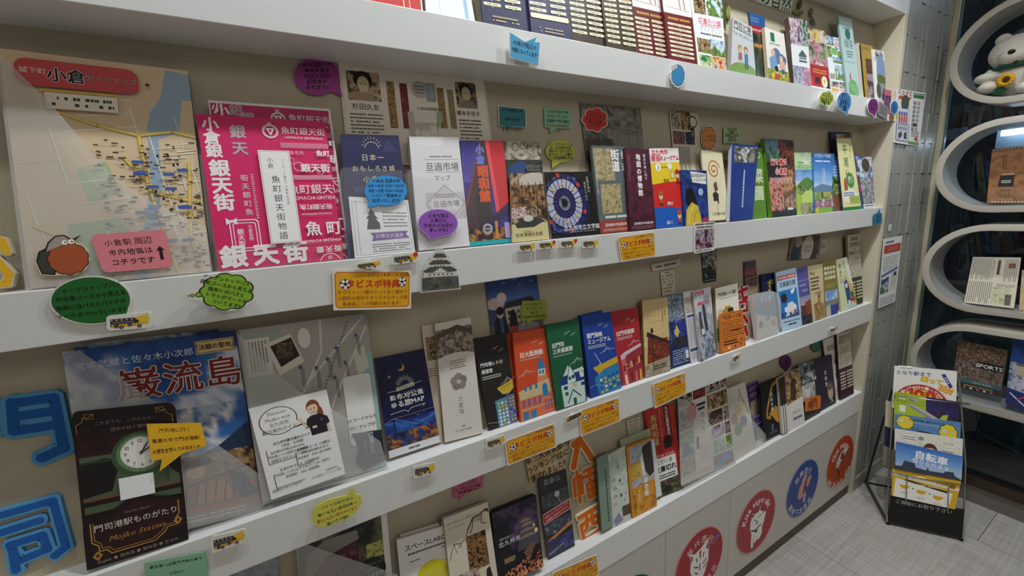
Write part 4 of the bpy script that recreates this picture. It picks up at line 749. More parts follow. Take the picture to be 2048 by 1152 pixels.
item('day_trip_map', 'dark leaflet of fire and festival photos with red outlined title', 'leaflet', (1528, 276, 1587, 281, 1594, 429, 1545, 437), 'B', .010, .014, '#2a1c18', m=MGLOSS, side='#6f9a30', pages=4,
     art=lambda a: (a.N(0, 0, 45, 30, '#3a5a78 #6a8a98 #3a5a34 #2a3a24', 131, .5), a.N(45, 0, 100, 40, '#1a0f0c #4a2418 #8a4a2a #2a1610', 132), a.N(0, 55, 50, 100, '#6a2a1c #c8604a #e8a890 #3a1c18', 133, 0, 6), a.N(50, 40, 100, 92, '#2a1a10 #8a5a2c #c8945a #3a2414', 134, 0, 3), a.R(0, 93, 100, 100, '#2a2420'), [a.T(s, u, v, z, '#d82a20', b=.07, out='#fff', ow=.08) for s, u, v, z in (('童で 龍で', 42, 30, 13), ('小倉南', 48, 42, 14), ('おでかけマップ', 46, 54, 12))], a.R(62, 90, 84, 93, '#f0ece4')))
item('park_leaflet', 'pale green leaflet with a rounded hill under blue sky', 'leaflet', (1587, 305, 1626, 305, 1630, 427, 1594, 431), 'B', .014, .004, '#bcd8a0',
     art=lambda a: (a.T('HIRAODAI', 52, 23, 17, '#6aa06a', b=.02), a.X(20, 15, 92, 18, 1, '#6a8a6a', .8), a.E(64, 10, 22, '#d8e8c8', 18), a.N(0, 28, 100, 50, '#4a86c8 #8ab4e0 #dfeaf2', 141, .7), a.P([(0, 56), (40, 44), (64, 40), (100, 48), (100, 68), (0, 68)], '#5a8a3a'), a.N(0, 54, 100, 68, GRN, 142), a.R(0, 68, 100, 100, '#a8c850'), a.E(70, 76, 40, '#c4dc7a', 24), a.N(20, 82, 100, 100, '#7a8a4a #b0a884 #5a6a3a', 143, .2)))
item('park_leaflet', 'blue sky leaflet with picnic lawns, right of the pale green one', 'leaflet', (1626, 305, 1664, 307, 1665, 424, 1630, 428), 'B', .012, .004, '#3f7cc4',
     art=lambda a: (a.N(0, 10, 100, 58, '#2f6ab8 #4a88d0 #8ab8e8 #c8dcee', 144, .9), a.T('ソラランド平尾台', 50, 5, 11, '#f4f6fa', b=.05), a.X(10, 12, 90, 16, 1, '#dfe8f4', .7), a.Y(44, 26, 62, 50, 2, '#eaf0f8', .3), a.P([(0, 58), (40, 52), (100, 56), (100, 70), (0, 70)], '#6a8aa4'), a.N(0, 66, 100, 78, '#7a9a4a #c8c06a #4a6a2c', 145), a.N(6, 78, 100, 92, '#8a4a5a #c8a0a8 #5a3a4a #e8e0e0', 146, 0, 7), a.R(0, 92, 100, 100, '#8ab84a'), a.E(14, 95, 8, '#e8c83a')))
item('park_leaflet', 'blue leaflet showing cartoon goats, left of the yellow guide', 'leaflet', (1664, 307, 1690, 310, 1694, 420, 1666, 424), 'B', .016, .004, '#4a78b8', lambda a: (a.N(0, 0, 100, 40, '#2f62b0 #5a8ad0 #7aa8dc', 147, .5), a.E(52, 8, 18, '#e8cf3a'), a.X(10, 20, 80, 40, 4, '#cfdcf0', .4), a.N(0, 40, 100, 72, GRN, 148), a.N(0, 70, 100, 100, '#d8d4cc #7a5a4a #a83a3a #5a6a44', 149, 0, 5)))
item('guide_leaflet', 'navy leaflet just behind the tall yellow plateau guide', 'leaflet', (1660, 263, 1702, 265, 1720, 420, 1684, 424), 'B', .032, .005, '#24335c', pages=4, side='#2a3a70')
item('guide_leaflet', 'tall yellow plateau guide with green vertical title, leaning in front', 'leaflet', (1672, 268, 1701, 268, 1723, 418, 1687, 424), 'B', .004, .003, '#ece7a4',
     art=lambda a: (a.R(0, 0, 100, 6, '#c8a84a'), a.N(0, 0, 100, 5, SEPIA, 3), a.T('平尾台', 46, 12, 30, '#2a6a3a', 'v', 'l', 1.22, b=.02), a.T('たのしい', 80, 16, 9, '#c8602a', 'v', 'l'), a.E(58, 61, 22, '#3f8f3a'), a.T('観光', 58, 58.5, 13, '#eaf0d0', b=.03), a.T('マップ', 58, 63.5, 11, '#eaf0d0', b=.03), a.E(28, 68, 10, '#b8502a', 24), a.P([(4, 76), (60, 72), (92, 80), (90, 90), (10, 90)], '#f4f4e8'), a.X(10, 76, 70, 82, 2, '#3a6ab0', .6), a.N(40, 82, 96, 92, '#d8b84a #8ab84a #e8d87a', 4), a.R(0, 96, 100, 100, '#2f8a3a')), side='#3a4a78')
item('cave_leaflet', 'blue leaflet with grey limestone rocks, last on the second shelf', 'leaflet', (1706, 312, 1743, 314, 1750, 416, 1726, 420), 'B', .012, .004, '#4a6aa0',
     art=lambda a: (a.N(0, 0, 100, 45, '#2a4a8a #4a7ab8 #dfe8f0 #3a5a9a', 151, .2), a.E(62, 17, 26, '#b8aa90', 24), a.E(62, 17, 22, '#3a3024', 20), a.N(10, 40, 100, 92, '#5a5a5c #b8b8bc #3a3a3e #d8d8dc #76767c', 152, 0, 7), a.R(0, 5, 16, 92, '#4a4a58'), a.R(4, 30, 14, 36, '#e8e4e0'), a.R(4, 54, 16, 66, '#b83a5a'), a.R(10, 92, 100, 100, '#e8e8e8'), a.X(20, 94, 90, 97, 1, '#2a2a2c', .8)))
# handwritten bubbles on the second wall
NB = [(0, 0), (100, 0), (100, 78), (46, 80), (20, 104), (18, 80), (0, 78)]
bubble('speech_bubble_sign', 'dark teal square speech bubble on the wall above the portrait leaflet', 'sign', (996, 211, 1052, 217, 1053, 266, 998, 262), '#2f7f86', ['松本清張記念館', '臨時休館日', '4/18,5/9,5/15(日)'], 11.5, 'B', .002, wall=True, shape=NB, v0=14, k=.95)
bubble('speech_bubble_sign', 'mint green square speech bubble on the wall above the yellow bubble', 'sign', (1088, 216, 1142, 220, 1142, 268, 1090, 265), '#8fc4a0', ['北九州市立文学館', '1Fのロッカーなど', '企画展の学生は無料', '20人以上は団体割引に', 'なる'], 10.5, 'B', .002, wall=True, shape=NB, v0=12, k=.98, rim='#8fc4a0', cols=['#14201a']*3+['#a0502a']*2) 
bubble('speech_bubble_sign', 'yellow green oval speech bubble above the stained glass leaflet', 'sign', (1091, 280, 1150, 280, 1150, 325, 1091, 325), '#c9c850', ['リリーフランキーさん', 'は、北九州市出身', '『東京タワー オカンとボクと', '時々オトン』の舞台', 'ここは作品関連もある'], 9.5, 'B', .002, wall=True, tail=(112, 22, 124), v0=20, rim='#c9c850', k=.99)

# ================================================================== THIRD COMPARTMENT
def foam(name, label, cat, quad, sh, strokes, w, col, rim, group=None, y=.006, hh=1.32, t=.008):
    """one hand-cut foam board letter: rim-coloured board with the painted strokes on it"""
    n, c = plane_of(sh, y, quad, True)
    def f(a): [a.L(p, w, col) for p in strokes]; [a.E(u, v, w*.5, col, n=12) for p in strokes for u, v in p]
    # outline: union of grown strokes, as one slab per stroke joined in one mesh
    Q = [hit(quad[2*i], quad[2*i+1], n, c) for i in range(4)]; n = n/np.linalg.norm(n)
    if n@(Q[0]-CP) > 0: n = -n
    W = np.linalg.norm(Q[1]-Q[0]); H = np.linalg.norm(Q[3]-Q[0]); a = Art(H/W)
    for p in strokes: a.L(p, w*hh+3, rim)
    for p in strokes:
        for u, v in p: a.E(u, v, w*hh*.5+1.5, rim, n=14)
    n0 = len(a.V); kk = a.k; f(a)
    V, F, C = [], [], []
    P = lambda u, v, d: (Q[0]*(1-u/100)+Q[1]*u/100)*(1-v/100)+(Q[3]*(1-u/100)+Q[2]*u/100)*v/100+n*d
    for fc in a.F:
        k = len(V); top = fc[0] >= n0; L = a.V[fc[0]][2]; m = len(fc)
        if top: V += [P(a.V[i][0], a.V[i][1], 8e-5+L*3e-5) for i in fc]; C += [a.ink[i] for i in fc]; F.append(tuple(range(k, k+m)))
        else:
            V += [P(a.V[i][0], a.V[i][1], L*1e-5) for i in fc]+[P(a.V[i][0], a.V[i][1], -t) for i in fc]; C += [a.ink[i] for i in fc]*2
            F += [tuple(range(k, k+m))]+[(k+i, k+m+i, k+m+(i+1) % m, k+(i+1) % m) for i in range(m)]
    B = sum(Q)/4; me = bpy.data.meshes.new(name); me.from_pydata([tuple(p-B) for p in V], [], F)
    at_ = me.attributes.new('ink', 'FLOAT_COLOR', 'POINT'); cc = np.ones((len(V), 4), np.float32); cc[:, :3] = np.array(C); at_.data.foreach_set('color', cc.ravel())
    me.materials.append(MCARD); o = bpy.data.objects.new(name, me); COL.objects.link(o); o.location = B
    return tag(o, label, cat, group)
G1 = 'foam letters on the shelf backs'
foam('foam_letter', 'blue foam board letter 門 at the left edge, above the other blue letter', 'letter', (-125, 806, 120, 786, 138, 916, -125, 940), 'C', [[(58, 8), (58, 52), (88, 48)], [(58, 10), (94, 6), (97, 84), (78, 96)], [(60, 30), (88, 27)], [(4, 14), (40, 10), (42, 48), (10, 54)], [(4, 14), (6, 100)], [(8, 34), (38, 30)]], 10, '#2560ab', '#5b9fd0', G1, hh=1.5)
foam('foam_letter', 'blue foam board letter 司 at the bottom left, standing on the third shelf', 'letter', (-22, 1010, 118, 988, 142, 1118, 0, 1146), 'C', [[(8, 18), (90, 8), (96, 80), (78, 90)], [(12, 42), (66, 34)], [(20, 62), (66, 56), (70, 78), (26, 88), (20, 62)], [(22, 64), (22, 100)]], 13, '#2560ab', '#5b9fd0', G1, hh=1.5)
foam('foam_letter', 'yellow foam board letter piece at the left edge by the map holder', 'letter', (-60, 476, 8, 474, 28, 574, -40, 584), 'B', [[(92, 6), (98, 30)], [(60, 40), (94, 74), (80, 92), (50, 90)]], 26, '#e8b428', '#d8c9ac', G1, y=.026)
def ganryu(a):
    a.N(0, 0, 100, 60, '#16326e #1f4788 #2f62a8 #d8dde2 #2f62a8 #6a94c4', 201, .35, 3); a.N(0, 38, 100, 64, '#2f62a8 #3a6cb0 #e8e4dc #4a78b4 #c9ced2', 202, .1, 4, 36)
    a.P([(60, 66), (80, 60), (100, 50), (100, 66)], '#22344e'); a.R(0, 65, 100, 78, '#2c4058'); a.N(40, 64, 100, 92, '#6a5a44 #9a7a54 #3a3028 #c9a070 #2c2620', 203, 0, 6); a.N(0, 70, 50, 100, '#5a5a50 #8a8474 #6c675a', 204); a.N(55, 74, 98, 96, '#22304a #c87a3a #8a8070 #1c1c20 #b0a888', 205, 0, 9); a.P([(52, 74), (58, 68), (70, 66), (78, 70), (74, 76), (86, 80), (92, 92), (44, 92), (46, 82)], '#8a6040'); a.E(62, 72, 6, '#c99a70'); a.P([(54, 70), (58, 66), (68, 65), (76, 69), (68, 70), (60, 70)], '#241a14'); a.P([(64, 78), (80, 80), (84, 90), (60, 90)], '#b87a4a'); a.P([(80, 74), (92, 78), (99, 90), (88, 92)], '#22304a'); [a.L([(50+6*i, 76+(i % 3)*2), (47+6*i, 90)], 1.1, '#241c16') for i in range(8)]; a.L([(40, 82), (96, 74)], 1.4, '#3a2c20'); a.R(0, 92, 100, 94, '#b86a34'); a.R(0, 94, 100, 100, '#8a8478'); a.X(40, 95, 90, 99, 2, '#d8d4cc', .4)
    a.T('宮本武蔵と佐々木小次郎', 38, 8.4, 6.1, '#dfe3ea', b=.01, ang=0); a.R(73, 3.4, 98, 10.6, '#d8b87a'); a.R(73.6, 3.9, 97.4, 10.1, '#2a2418'); a.R(74, 4.2, 97, 9.8, '#dcbc80'); a.T('「決闘の聖地」', 85.5, 7, 4.6, '#1c1812', b=.05, sq=.92)
    a.T('巌流島', 63, 21.5, 25, '#7a1f1c', b=.03, sp=1.02, out='#eadfd4', ow=.025)
item('island_leaflet', 'blue sky island leaflet showing above an identical sheet, back copy', 'leaflet', (146, 690, 436, 658, 520, 1020, 210, 1080), 'C', .030, .002, '#1c3870', lambda a: a.N(0, 0, 100, 20, '#1a3470 #24488a #c9d0d8 #1c3a78', 206, .2), snap=False)
item('island_leaflet', 'large blue sky island leaflet with red brush title in the clear holder', 'leaflet', (124, 704, 470, 660, 524, 1022, 186, 1098), 'C', .024, .006, '#2f5a98', ganryu, side='#1a2a4a')
holder('clear holder of the blue island leaflet with diagonal milky sleeve', (120, 702, 472, 658, 530, 1020, 184, 1104), 'C', .018, .004, [(2, 3), (10, 1), (36, 24), (66, 50), (100, 80), (100, 97), (97, 100), (0, 100)])
CH = lambda a: [(5, 0), (92, 0), (97, 1.4), (100, 5), (100, 94), (97, 98.6), (92, 100), (7, 100), (3, 98.6), (0, 95), (0, 5), (2, 1.4)]
def station(a):
    a.R(3, 15, 97, 66, '#4f5e44'); a.R(3, 15, 36, 28, '#3a0f10'); a.N(3, 12, 97, 30, '#1c0a0c #2a1012 #3a1618', 211); a.P([(3, 34), (26, 32), (40, 36), (30, 54), (3, 56)], '#14110f'); a.P([(84, 34), (97, 30), (97, 52), (88, 46)], '#14110f'); a.R(3, 33, 97, 34.5, '#2c382a'); a.R(3, 57, 97, 58.4, '#7a4a30'); a.R(3, 58.4, 97, 61.5, '#15120f'); a.R(46, 34, 48, 56, '#3f4c38'); a.R(84, 34, 86, 56, '#3f4c38')
    a.E(61, 33, 29, '#3c5636'); a.E(61, 32.5, 24.5, '#64855a'); a.E(61, 32.2, 20.5, '#f0ede6')
    for i in range(12):
        t = math.radians(30*(i+1)-90); a.T(str(i+1), 61+15.6*math.cos(t), 32.2+15.6*math.sin(t)/a.a, 6.2, '#1a1814', b=.01)
    for i in range(60):
        t = math.radians(6*i); a.L([(61+18.8*math.cos(t), 32.2+18.8*math.sin(t)/a.a), (61+19.7*math.cos(t), 32.2+19.7*math.sin(t)/a.a)], .35, '#3a3834')
    a.L([(61, 32.2), (68, 26)], 1.4, '#2a2a3c'); a.L([(60.6, 32.6), (72, 28.4)], 1.6, '#2a2a3c'); a.E(61, 32.2, 1.6, '#2a2a3c')
    a.P([(0, 74), (50, 60), (100, 68), (100, 100), (0, 100)], '#1c0b0d'); a.P([(5, 77), (52, 63), (97, 70), (97, 88), (60, 93), (8, 95)], '#2c1013')
    a.T('これまでも、これからも。', 50, 9, 5, '#9a8c84'); a.T('歴史を紡ぐ場所', 52, 14, 5, '#9a8c84')
    a.R(37, 47, 71, 61.5, '#f4f4f2')
    a.T('Stories about', 52, 69.5, 4.6, '#8a7a74'); a.T('門司港駅ものがたり', 51, 76, 9.2, '#e6dcd4'); a.T('Mojiko Station', 51, 84, 9, '#b8862e', ang=-1, it=.35)
    for w, c in ((1.1, '#c8963a'),):
        a.L([(7, 72), (7, 84), (13, 87), (13, 90.5), (20, 90.5), (24, 93.6), (66, 93.6), (76, 90), (80, 86.6), (89, 86.6), (89, 82), (93, 79), (93, 70)], w, c)
        a.L([(9.5, 72), (9.5, 83), (15.5, 86), (15.5, 89), (22, 89), (26, 92), (64, 92), (74, 88.6), (78, 85), (86.6, 85)], .6, c)
        for u, v in ((11, 93), (91, 84)): a.L([(u-4, v), (u, v-2.6), (u+4, v), (u, v+2.6)], w, c, True); a.L([(u-2.4, v), (u, v-1.5), (u+2.4, v), (u, v+1.5)], .7, c, True)
        for su in (1, -1):
            q = lambda u: u if su == 1 else 100-u
            a.L([(q(4), 14), (q(4), 9), (q(10), 7), (q(10), 4.6), (q(16), 4.6), (q(20), 2.4)], w, '#a8803c'); a.L([(q(12), 5.6), (q(20), 5.6), (q(20), 2.6), (q(12), 2.6)], .9, '#a8803c', True)
    a.T('English ◆ 简体语 ◆ 繁体语 ◆ 한국어', 50, 97, 4.8, '#9a8e84')
item('station_sign', 'dark rounded station story board with a white clock, in front of the island leaflet', 'sign', (141, 824, 350, 803, 378, 1078, 175, 1140), 'C', .008, .003, '#1a0c0e', station, outline=CH, side='#cfc8c0', pages=1, m=MGLOSS)
bubble('speech_bubble_sign', 'orange yellow speech bubble beside the clock on the station board', 'sign', (293, 848, 402, 846, 410, 902, 298, 920), '#e8b024', ['門司港に行く', '電車の中で門司港駅', 'の歴史を学んでみませんか'], 10.5, 'C', -.002, rim='#e8b024', shape=[(0, 0), (100, 0), (104, 82), (60, 96), (16, 138), (22, 104), (4, 104)], v0=20, k=.995, b=.02)
def mojimap(a):
    a.R(0, 0, 100, 100, '#b3aca4'); a.P([(0, 4), (30, 2), (28, 20), (0, 30)], '#a4b0a0'); a.P([(88, 30), (100, 24), (100, 100), (86, 100), (82, 70)], '#9fc4c4'); a.P([(84, 24), (94, 20), (96, 34), (86, 40)], '#d8d4c4'); a.P([(0, 28), (22, 18), (18, 40), (0, 50)], '#a8b8a4')
    r = random.Random(9)
    for p in ([(60, 0), (58, 20), (36, 48)], [(96, 2), (40, 40)], [(98, 8), (64, 50), (54, 66), (62, 90)], [(10, 70), (60, 60)], [(12, 84), (40, 56)], [(30, 100), (36, 50)], [(0, 60), (30, 44)]): a.L(p, 1.8, '#dcd6cc')
    for i in range(18): a.L([(r.uniform(2, 60), r.uniform(40, 95)), (r.uniform(2, 60), r.uniform(40, 95))], .6, '#cbc4ba')
    for i in range(22): t = i/22; a.L([(82-t*30, 4+t*46), (81.6-t*30, 4.8+t*46)], 1.1, '#6a6660')
    for u, v in ((54, 46), (62, 26), (70, 20), (52, 30), (88, 14), (76, 30), (48, 54), (40, 28), (66, 38)): a.Y(u, v, u+3, v+12, 2, '#6a6660', .4, int(u)); a.R(u-1, v-2, u+1.4, v, '#3f5a80')
    a.R(2, 6, 20, 28, '#e0dacc'); a.Y(4, 8, 18, 26, 6, '#6a6660', .4, 3); a.P([(16, 10), (36, 6), (44, 24), (24, 30)], '#e0dac8'); a.P([(20, 12), (36, 8.4), (41, 20), (26, 25)], '#2a2018'); a.N(24, 11, 36, 20, '#2a2018 #5a4430 #7a6248', 7); a.E(46, 10, 5, '#ece6d8', 9)
    a.RR(72, 38, 96, 82, 4, '#efeeea'); a.T('QRコードからも', 84, 66, 3.6, '#22222a', b=.03); a.T('同じマップが', 84, 71, 3.8, '#22222a', b=.03); a.T('見られます！', 84, 76, 3.8, '#22222a', b=.03)
    a.P([(74, 74), (100, 76), (100, 96), (80, 99), (74, 92), (78, 84)], '#22303e'); a.T('門司港レトロ', 90, 76, 4.6, '#d8dde2', 'v', 'l', .72); a.T('ガイドマップ', 84, 80, 3.2, '#a8b4c0', 'v', 'l', .9)
item('guide_map', 'retro port guide map with rotated streets and a white tag, in the frosted holder', 'map', (478, 660, 733, 626, 773, 940, 526, 1004), 'C', .022, .008, '#b3aca4', mojimap, side='#1c2836', pages=4)
holder('clear holder of the retro port guide map with a diagonal milky sleeve', (472, 655, 735, 623, 777, 941, 526, 1008), 'C', .014, .004, [(0, 2), (20, 26), (40, 44), (70, 62), (96, 82), (100, 100), (0, 100)])
def guidecard(a):
    a.P(ell(31, 20, 24, 15, (40, 64, 31)), '#1a1a1c'); a.P(grow(ell(31, 20, 24, 15, (40, 62, 30)), .95, 31, 20), '#f4f2ee')
    for i, s in enumerate(('Discover', 'Mojiko with', '北九州市', '観光案内ガイド!')): a.T(s, 31, 11+6.2*i, 6.6, '#3a3a3c', sq=.95)
    a.E(77, 15, 9, '#8a4a24', 11); a.E(85, 24, 4, '#8a4a24', 11); a.E(76, 17, 7, '#efcdb0', 8.4); a.P([(69, 14), (72, 9), (80, 8), (84, 14), (80, 12), (74, 12.4)], '#8a4a24'); a.E(73.6, 17, .9, '#2a1a14'); a.E(78.6, 16.6, .9, '#2a1a14'); a.L([(74.4, 20.4), (76.4, 21), (78, 20.2)], .7, '#b04a40')
    a.P([(66, 27), (72, 24), (84, 24), (93, 29), (95, 36), (90, 38), (90, 46), (68, 46), (67, 36), (62, 37)], '#23232a'); a.L([(64, 35), (60, 30), (58, 26)], 3, '#efcdb0'); a.E(57, 25, 2.4, '#efcdb0'); a.L([(92, 38), (93, 46)], 3, '#efcdb0'); a.R(71, 36, 77, 38.6, '#e8d8b8'); a.E(85, 31, 2, '#5a5a66')
    for i, (s, u, v, z) in enumerate((('北九州市観光案内ガイド', 42, 43, 4.8), ('（平日、土日祝）', 42, 47.5, 4.6), ('当日受付可能(10:00-15:00)', 34, 52, 4.4), ('門司港レトロ地区をご案内！', 34, 56.4, 4.4), ('1時間まで1グループ￥1,000', 34, 60.8, 4.4), ('海辺散策コース（土曜日）', 68, 57, 4.4), ('門司港西海岸を巡る!', 68, 61.4, 4.4), ('参加無料　13:30~(約1.5時間)', 66, 66, 4.2), ('おまかせコース（日祝休日）', 46, 72, 4.6), ('門司港レトロのおすすめコースをご案内！', 48, 76.6, 4.4), ('参加無料　11:00~(約1時間)', 46, 81, 4.4), ('詳細はスタッフまで！', 24, 92, 4.4), ('公益財団法人', 84, 88, 3.2), ('北九州観光コンベンション協会', 76, 91.6, 3.2))): a.T(s, u, v, z, '#333236', b=.02 if i in (0, 1, 5, 8) else .004, sq=.92)
    for u, v, w in ((8, 48, 36), (42, 59, 20), (10, 75, 36)): a.L([(u, v), (u, v+15), (u+w, v+15)], .8, '#333236')
item('info_card', 'white guide service card with a drawn woman and speech bubble, on the map holder', 'sign', (497, 818, 653, 779, 691, 948, 543, 1000), 'C', .006, .002, '#f3f1ee', guidecard)
def yurutabi(a):
    a.N(0, 0, 100, 66, '#12143a #141a4c #10123a #182058', 221, .3, 3); a.N(0, 66, 100, 80, '#1a2c7a #2f6ac0 #1a3a8a #182a6a', 222, .3, 3); a.E(47, 14, 7, '#e0a848'); a.E(44.4, 12.6, 6.4, '#12143a'); a.N(0, 78, 100, 92, '#16203a #2f4a80 #3a2c34 #c87a34 #16203a', 223, .1, 6)
    a.L([(18, 62), (18, 82)], 2.4, '#0c1430'); a.L([(0, 66), (18, 63), (60, 74), (100, 69)], .8, '#8fa8d8'); a.L([(0, 78), (18, 76), (100, 73)], 1.6, '#3a4a80'); a.L([(18, 63), (100, 62)], .5, '#c9b48a'); a.R(0, 92.6, 100, 100, '#e8ebee'); a.X(38, 95, 60, 97.6, 1, '#3a3a44', .8)
    for u, v, z in ((22, 21, 5), (80, 57, 3), (66, 65, 2)): a.P([(u-z, v), (u-z*.15, v-z*.15/a.a), (u, v-z/a.a), (u+z*.15, v-z*.15/a.a), (u+z, v), (u+z*.15, v+z*.15/a.a), (u, v+z/a.a), (u-z*.15, v+z*.15/a.a)], '#e8c878')
    for i in range(21): t = math.radians(190+8*i); a.L([(50+12*math.cos(t), 32+12*math.sin(t)/a.a), (50+(16+4*(i % 2))*math.cos(t), 32+(16+4*(i % 2))*math.sin(t)/a.a)], .7, '#d8d4c8')
    a.C(50, 32, 10, .8, '#d8d4c8', a0=190, a1=350); a.P([(32, 33), (68, 31), (68, 35), (32, 37)], '#cfc8b8'); a.T('関門海峡めぐり', 50, 34, 4.2, '#3a3a44'); a.L([(14, 36), (32, 36)], .8, '#e8e6e0'); a.L([(68, 33), (84, 32)], .8, '#e8e6e0')
    a.T('和布刈公園', 50, 42.5, 13, '#f2f0ea', b=.05, sp=1.06, jit=.05); a.T('ゆる旅MAP', 50, 50, 13.5, '#f2f0ea', b=.04, jit=.03); a.L([(14, 58), (42, 57), (48, 59.6), (54, 56.6), (84, 55.5)], .9, '#e8e6e0')
item('park_map', 'night blue park map with a crescent moon, right of the port map holder', 'map', (749, 717, 848, 697, 880, 884, 779, 917), 'C', None, .004, '#12143a', yurutabi, m=MGLOSS)
def sangirou(a):
    a.N(0, 6, 100, 30, '#3a2c26 #7a6658 #b8a898 #4a3a32 #8f7c6c', 231, .1, 5); a.P([(0, 14), (60, 8), (100, 14), (100, 10), (60, 4), (0, 9)], '#5c4a40'); a.P([(0, 30), (20, 28), (50, 27), (80, 28), (100, 30), (100, 36), (0, 36)], '#e4dcd2'); a.X(30, 33, 74, 41, 4, '#6a5a54', .35)
    for i in range(5): t = math.radians(72*i-90); a.E(50+11*math.cos(t), 52+11*math.sin(t)/a.a, 12, '#a89a92', n=16)
    for i in range(5): t = math.radians(72*i-90); a.E(50+11*math.cos(t), 52+11*math.sin(t)/a.a, 10.4, '#8a7a74' if i % 2 else '#98887f', n=16)
    a.E(50, 52, 5, '#c9bcb2'); [a.L([(50, 52), (50+9*math.cos(t), 52+9*math.sin(t)/a.a)], .8, '#efe6dc') for t in [math.radians(72*i) for i in range(5)]]
    a.T('三宜楼', 50, 64, 14, '#8a7c74', 'v', 'l', 1.15, jit=.1, out='#fbf8f2', ow=.03); a.X(46, 89, 56, 90.4, 1, '#6a5a54'); a.T('門司港三宜楼', 50, 93, 5.6, '#5a4c48', sp=1.3)
item('leaflet', 'cream villa leaflet with a sepia photo and grey flower, its thick pile on the left', 'leaflet', (843, 652, 869, 648, 886, 885, 868, 888), 'C', .034, .004, '#d9c9b4', lambda a: (a.N(20, 10, 100, 30, SEPIA, 232), a.X(20, 36, 90, 44, 4, '#6a5a54', .4)), side='#b8a288', pages=2)
item('leaflet', 'cream villa leaflet with a sepia roof photo and grey flower, in front of its pile', 'leaflet', (869, 648, 941, 634, 966, 866, 890, 885), 'C', None, .010, '#e2dad0', sangirou, side='#c9b8a0', pages=6)
def gulls(a, u=60, v=14, c='#e8e4dc'):
    for du, dv, z in ((0, 0, 9), (17, 3, 7)): a.L([(u+du-z, v+dv+2), (u+du-z*.4, v+dv-.6), (u+du, v+dv+1), (u+du+z*.5, v+dv-1.6), (u+du+z, v+dv-.8)], .8, c)
def hills(a, u, v, c='#e8e4dc'): a.L([(u-24, v+4), (u-10, v+1.6), (u, v-2.6), (u+8, v), (u+24, v+1)], .9, c); a.L([(u-12, v+3.6), (u, v-.6), (u+10, v+2.4)], .7, c)
def win(a, u0, v0, nx, ny, du, dv, w, h, cols, seed=1, sk=0):
    r = random.Random(seed)
    for i in range(nx):
        for j in range(ny): u = u0+du*i; v = v0+dv*j-sk*i; a.R(u, v, u+w, v+h, r.choice(cols))
def retro(base, lines, sub, art, tv=26, sz=14, al='l', tu=14):
    def f(a):
        gulls(a)
        for i, s in enumerate(lines): a.T(s, tu, tv+7.2*i, sz, '#f2f0ea', b=.055, al=al, sq=.92)
        a.X(tu, tv+7.2*(len(lines)-1)+4.6, tu+58, tv+7.2*(len(lines)-1)+(9 if sub > 1 else 6.4), sub, '#cfccc4', .5, 4, .95)
        art(a)
    return f
def b_black(a):
    hills(a, 84, 51); a.P([(46, 58), (100, 52), (100, 62), (82, 67), (62, 66)], '#d8b83a'); a.P([(54, 58.6), (98, 54), (96, 57), (60, 61)], '#c8a42e'); a.P([(34, 71), (100, 68), (100, 100), (34, 100)], '#4f98b8'); a.P([(72, 69), (100, 68), (100, 100), (76, 100)], '#6a72a8'); a.R(72, 66, 84, 70, '#5a5f94'); win(a, 40, 73.5, 3, 7, 12, 3.9, 8, 2.6, ['#f2f0ea', '#d8b83a', '#f2f0ea', '#e8e6e0'], 3); win(a, 80, 71, 2, 7, 10, 4, 6, 2.4, ['#d8b83a', '#a8acd0', '#4a5088'], 4); a.L([(0, 92), (14, 93), (40, 95)], .8, '#e8e4dc')
def b_orange(a):
    hills(a, 28, 47); a.P([(60, 44), (64, 39), (70, 36), (76, 39), (80, 44), (84, 47), (57, 47)], '#2f84b8'); a.R(66, 34, 74, 40, '#2f84b8'); a.P([(60, 47), (82, 47), (82, 55), (60, 55)], '#e8d4b0'); win(a, 63, 48.5, 2, 1, 9, 4, 6, 4.4, ['#2f84b8']); a.P([(57, 55), (86, 55), (86, 62), (57, 62)], '#e88a5a'); a.P([(56, 62), (90, 60), (94, 77), (4, 77), (2, 67)], '#d8c090'); a.P([(2, 77), (96, 76), (100, 100), (2, 100)], '#e8744a'); [a.R(6+u, 64-u*.04, 13+u, 68, '#2f84b8') for u in (12, 26, 42)]; a.P([(68, 80), (68, 68), (72, 64.6), (80, 64.6), (83, 68), (84, 80)], '#2f84b8'); win(a, 10, 78, 4, 1, 15, 4, 3, 8, ['#5a68a8']); win(a, 14, 78, 4, 1, 15, 4, 3, 8, ['#5a68a8']); a.R(4, 88, 96, 89.6, '#d8b48a'); win(a, 10, 91.5, 2, 1, 22, 4, 14, 8.5, ['#2f84b8']); win(a, 72, 84, 3, 1, 8, 4, 3, 12, ['#5a68a8']); a.L([(60, 86), (76, 80), (90, 84), (100, 82)], .8, '#f0e4d4')
def b_green(a):
    hills(a, 82, 48); a.P([(22, 74), (28, 66), (50, 52), (58, 60), (96, 58), (100, 66), (100, 100), (24, 100)], '#cfe4d8'); a.P([(16, 74), (26, 64), (94, 62), (100, 74)], '#243f80'); a.P([(44, 70), (56, 52), (70, 68), (70, 73), (44, 74)], '#dfeee4'); a.L([(42, 71), (56, 51.6), (72, 69)], 2, '#243f80'); a.P([(84, 64), (92, 57), (100, 61), (100, 70), (86, 70)], '#dfeee4'); a.R(48, 66, 56, 70, '#1f6a44'); a.R(58, 65, 68, 69, '#243f80'); a.E(92, 63, 4, '#d8b468'); a.R(30, 76, 42, 80, '#243f80'); a.R(60, 75, 72, 79, '#e0bc70'); a.R(86, 76, 98, 80, '#243f80'); a.R(32, 83, 42, 87, '#1f6a44'); a.L([(38, 96), (58, 82), (82, 92)], 3, '#243f80'); a.R(56, 92, 66, 100, '#1f6a44'); a.P([(98, 62), (100, 62), (100, 100), (96, 100)], '#243f80')
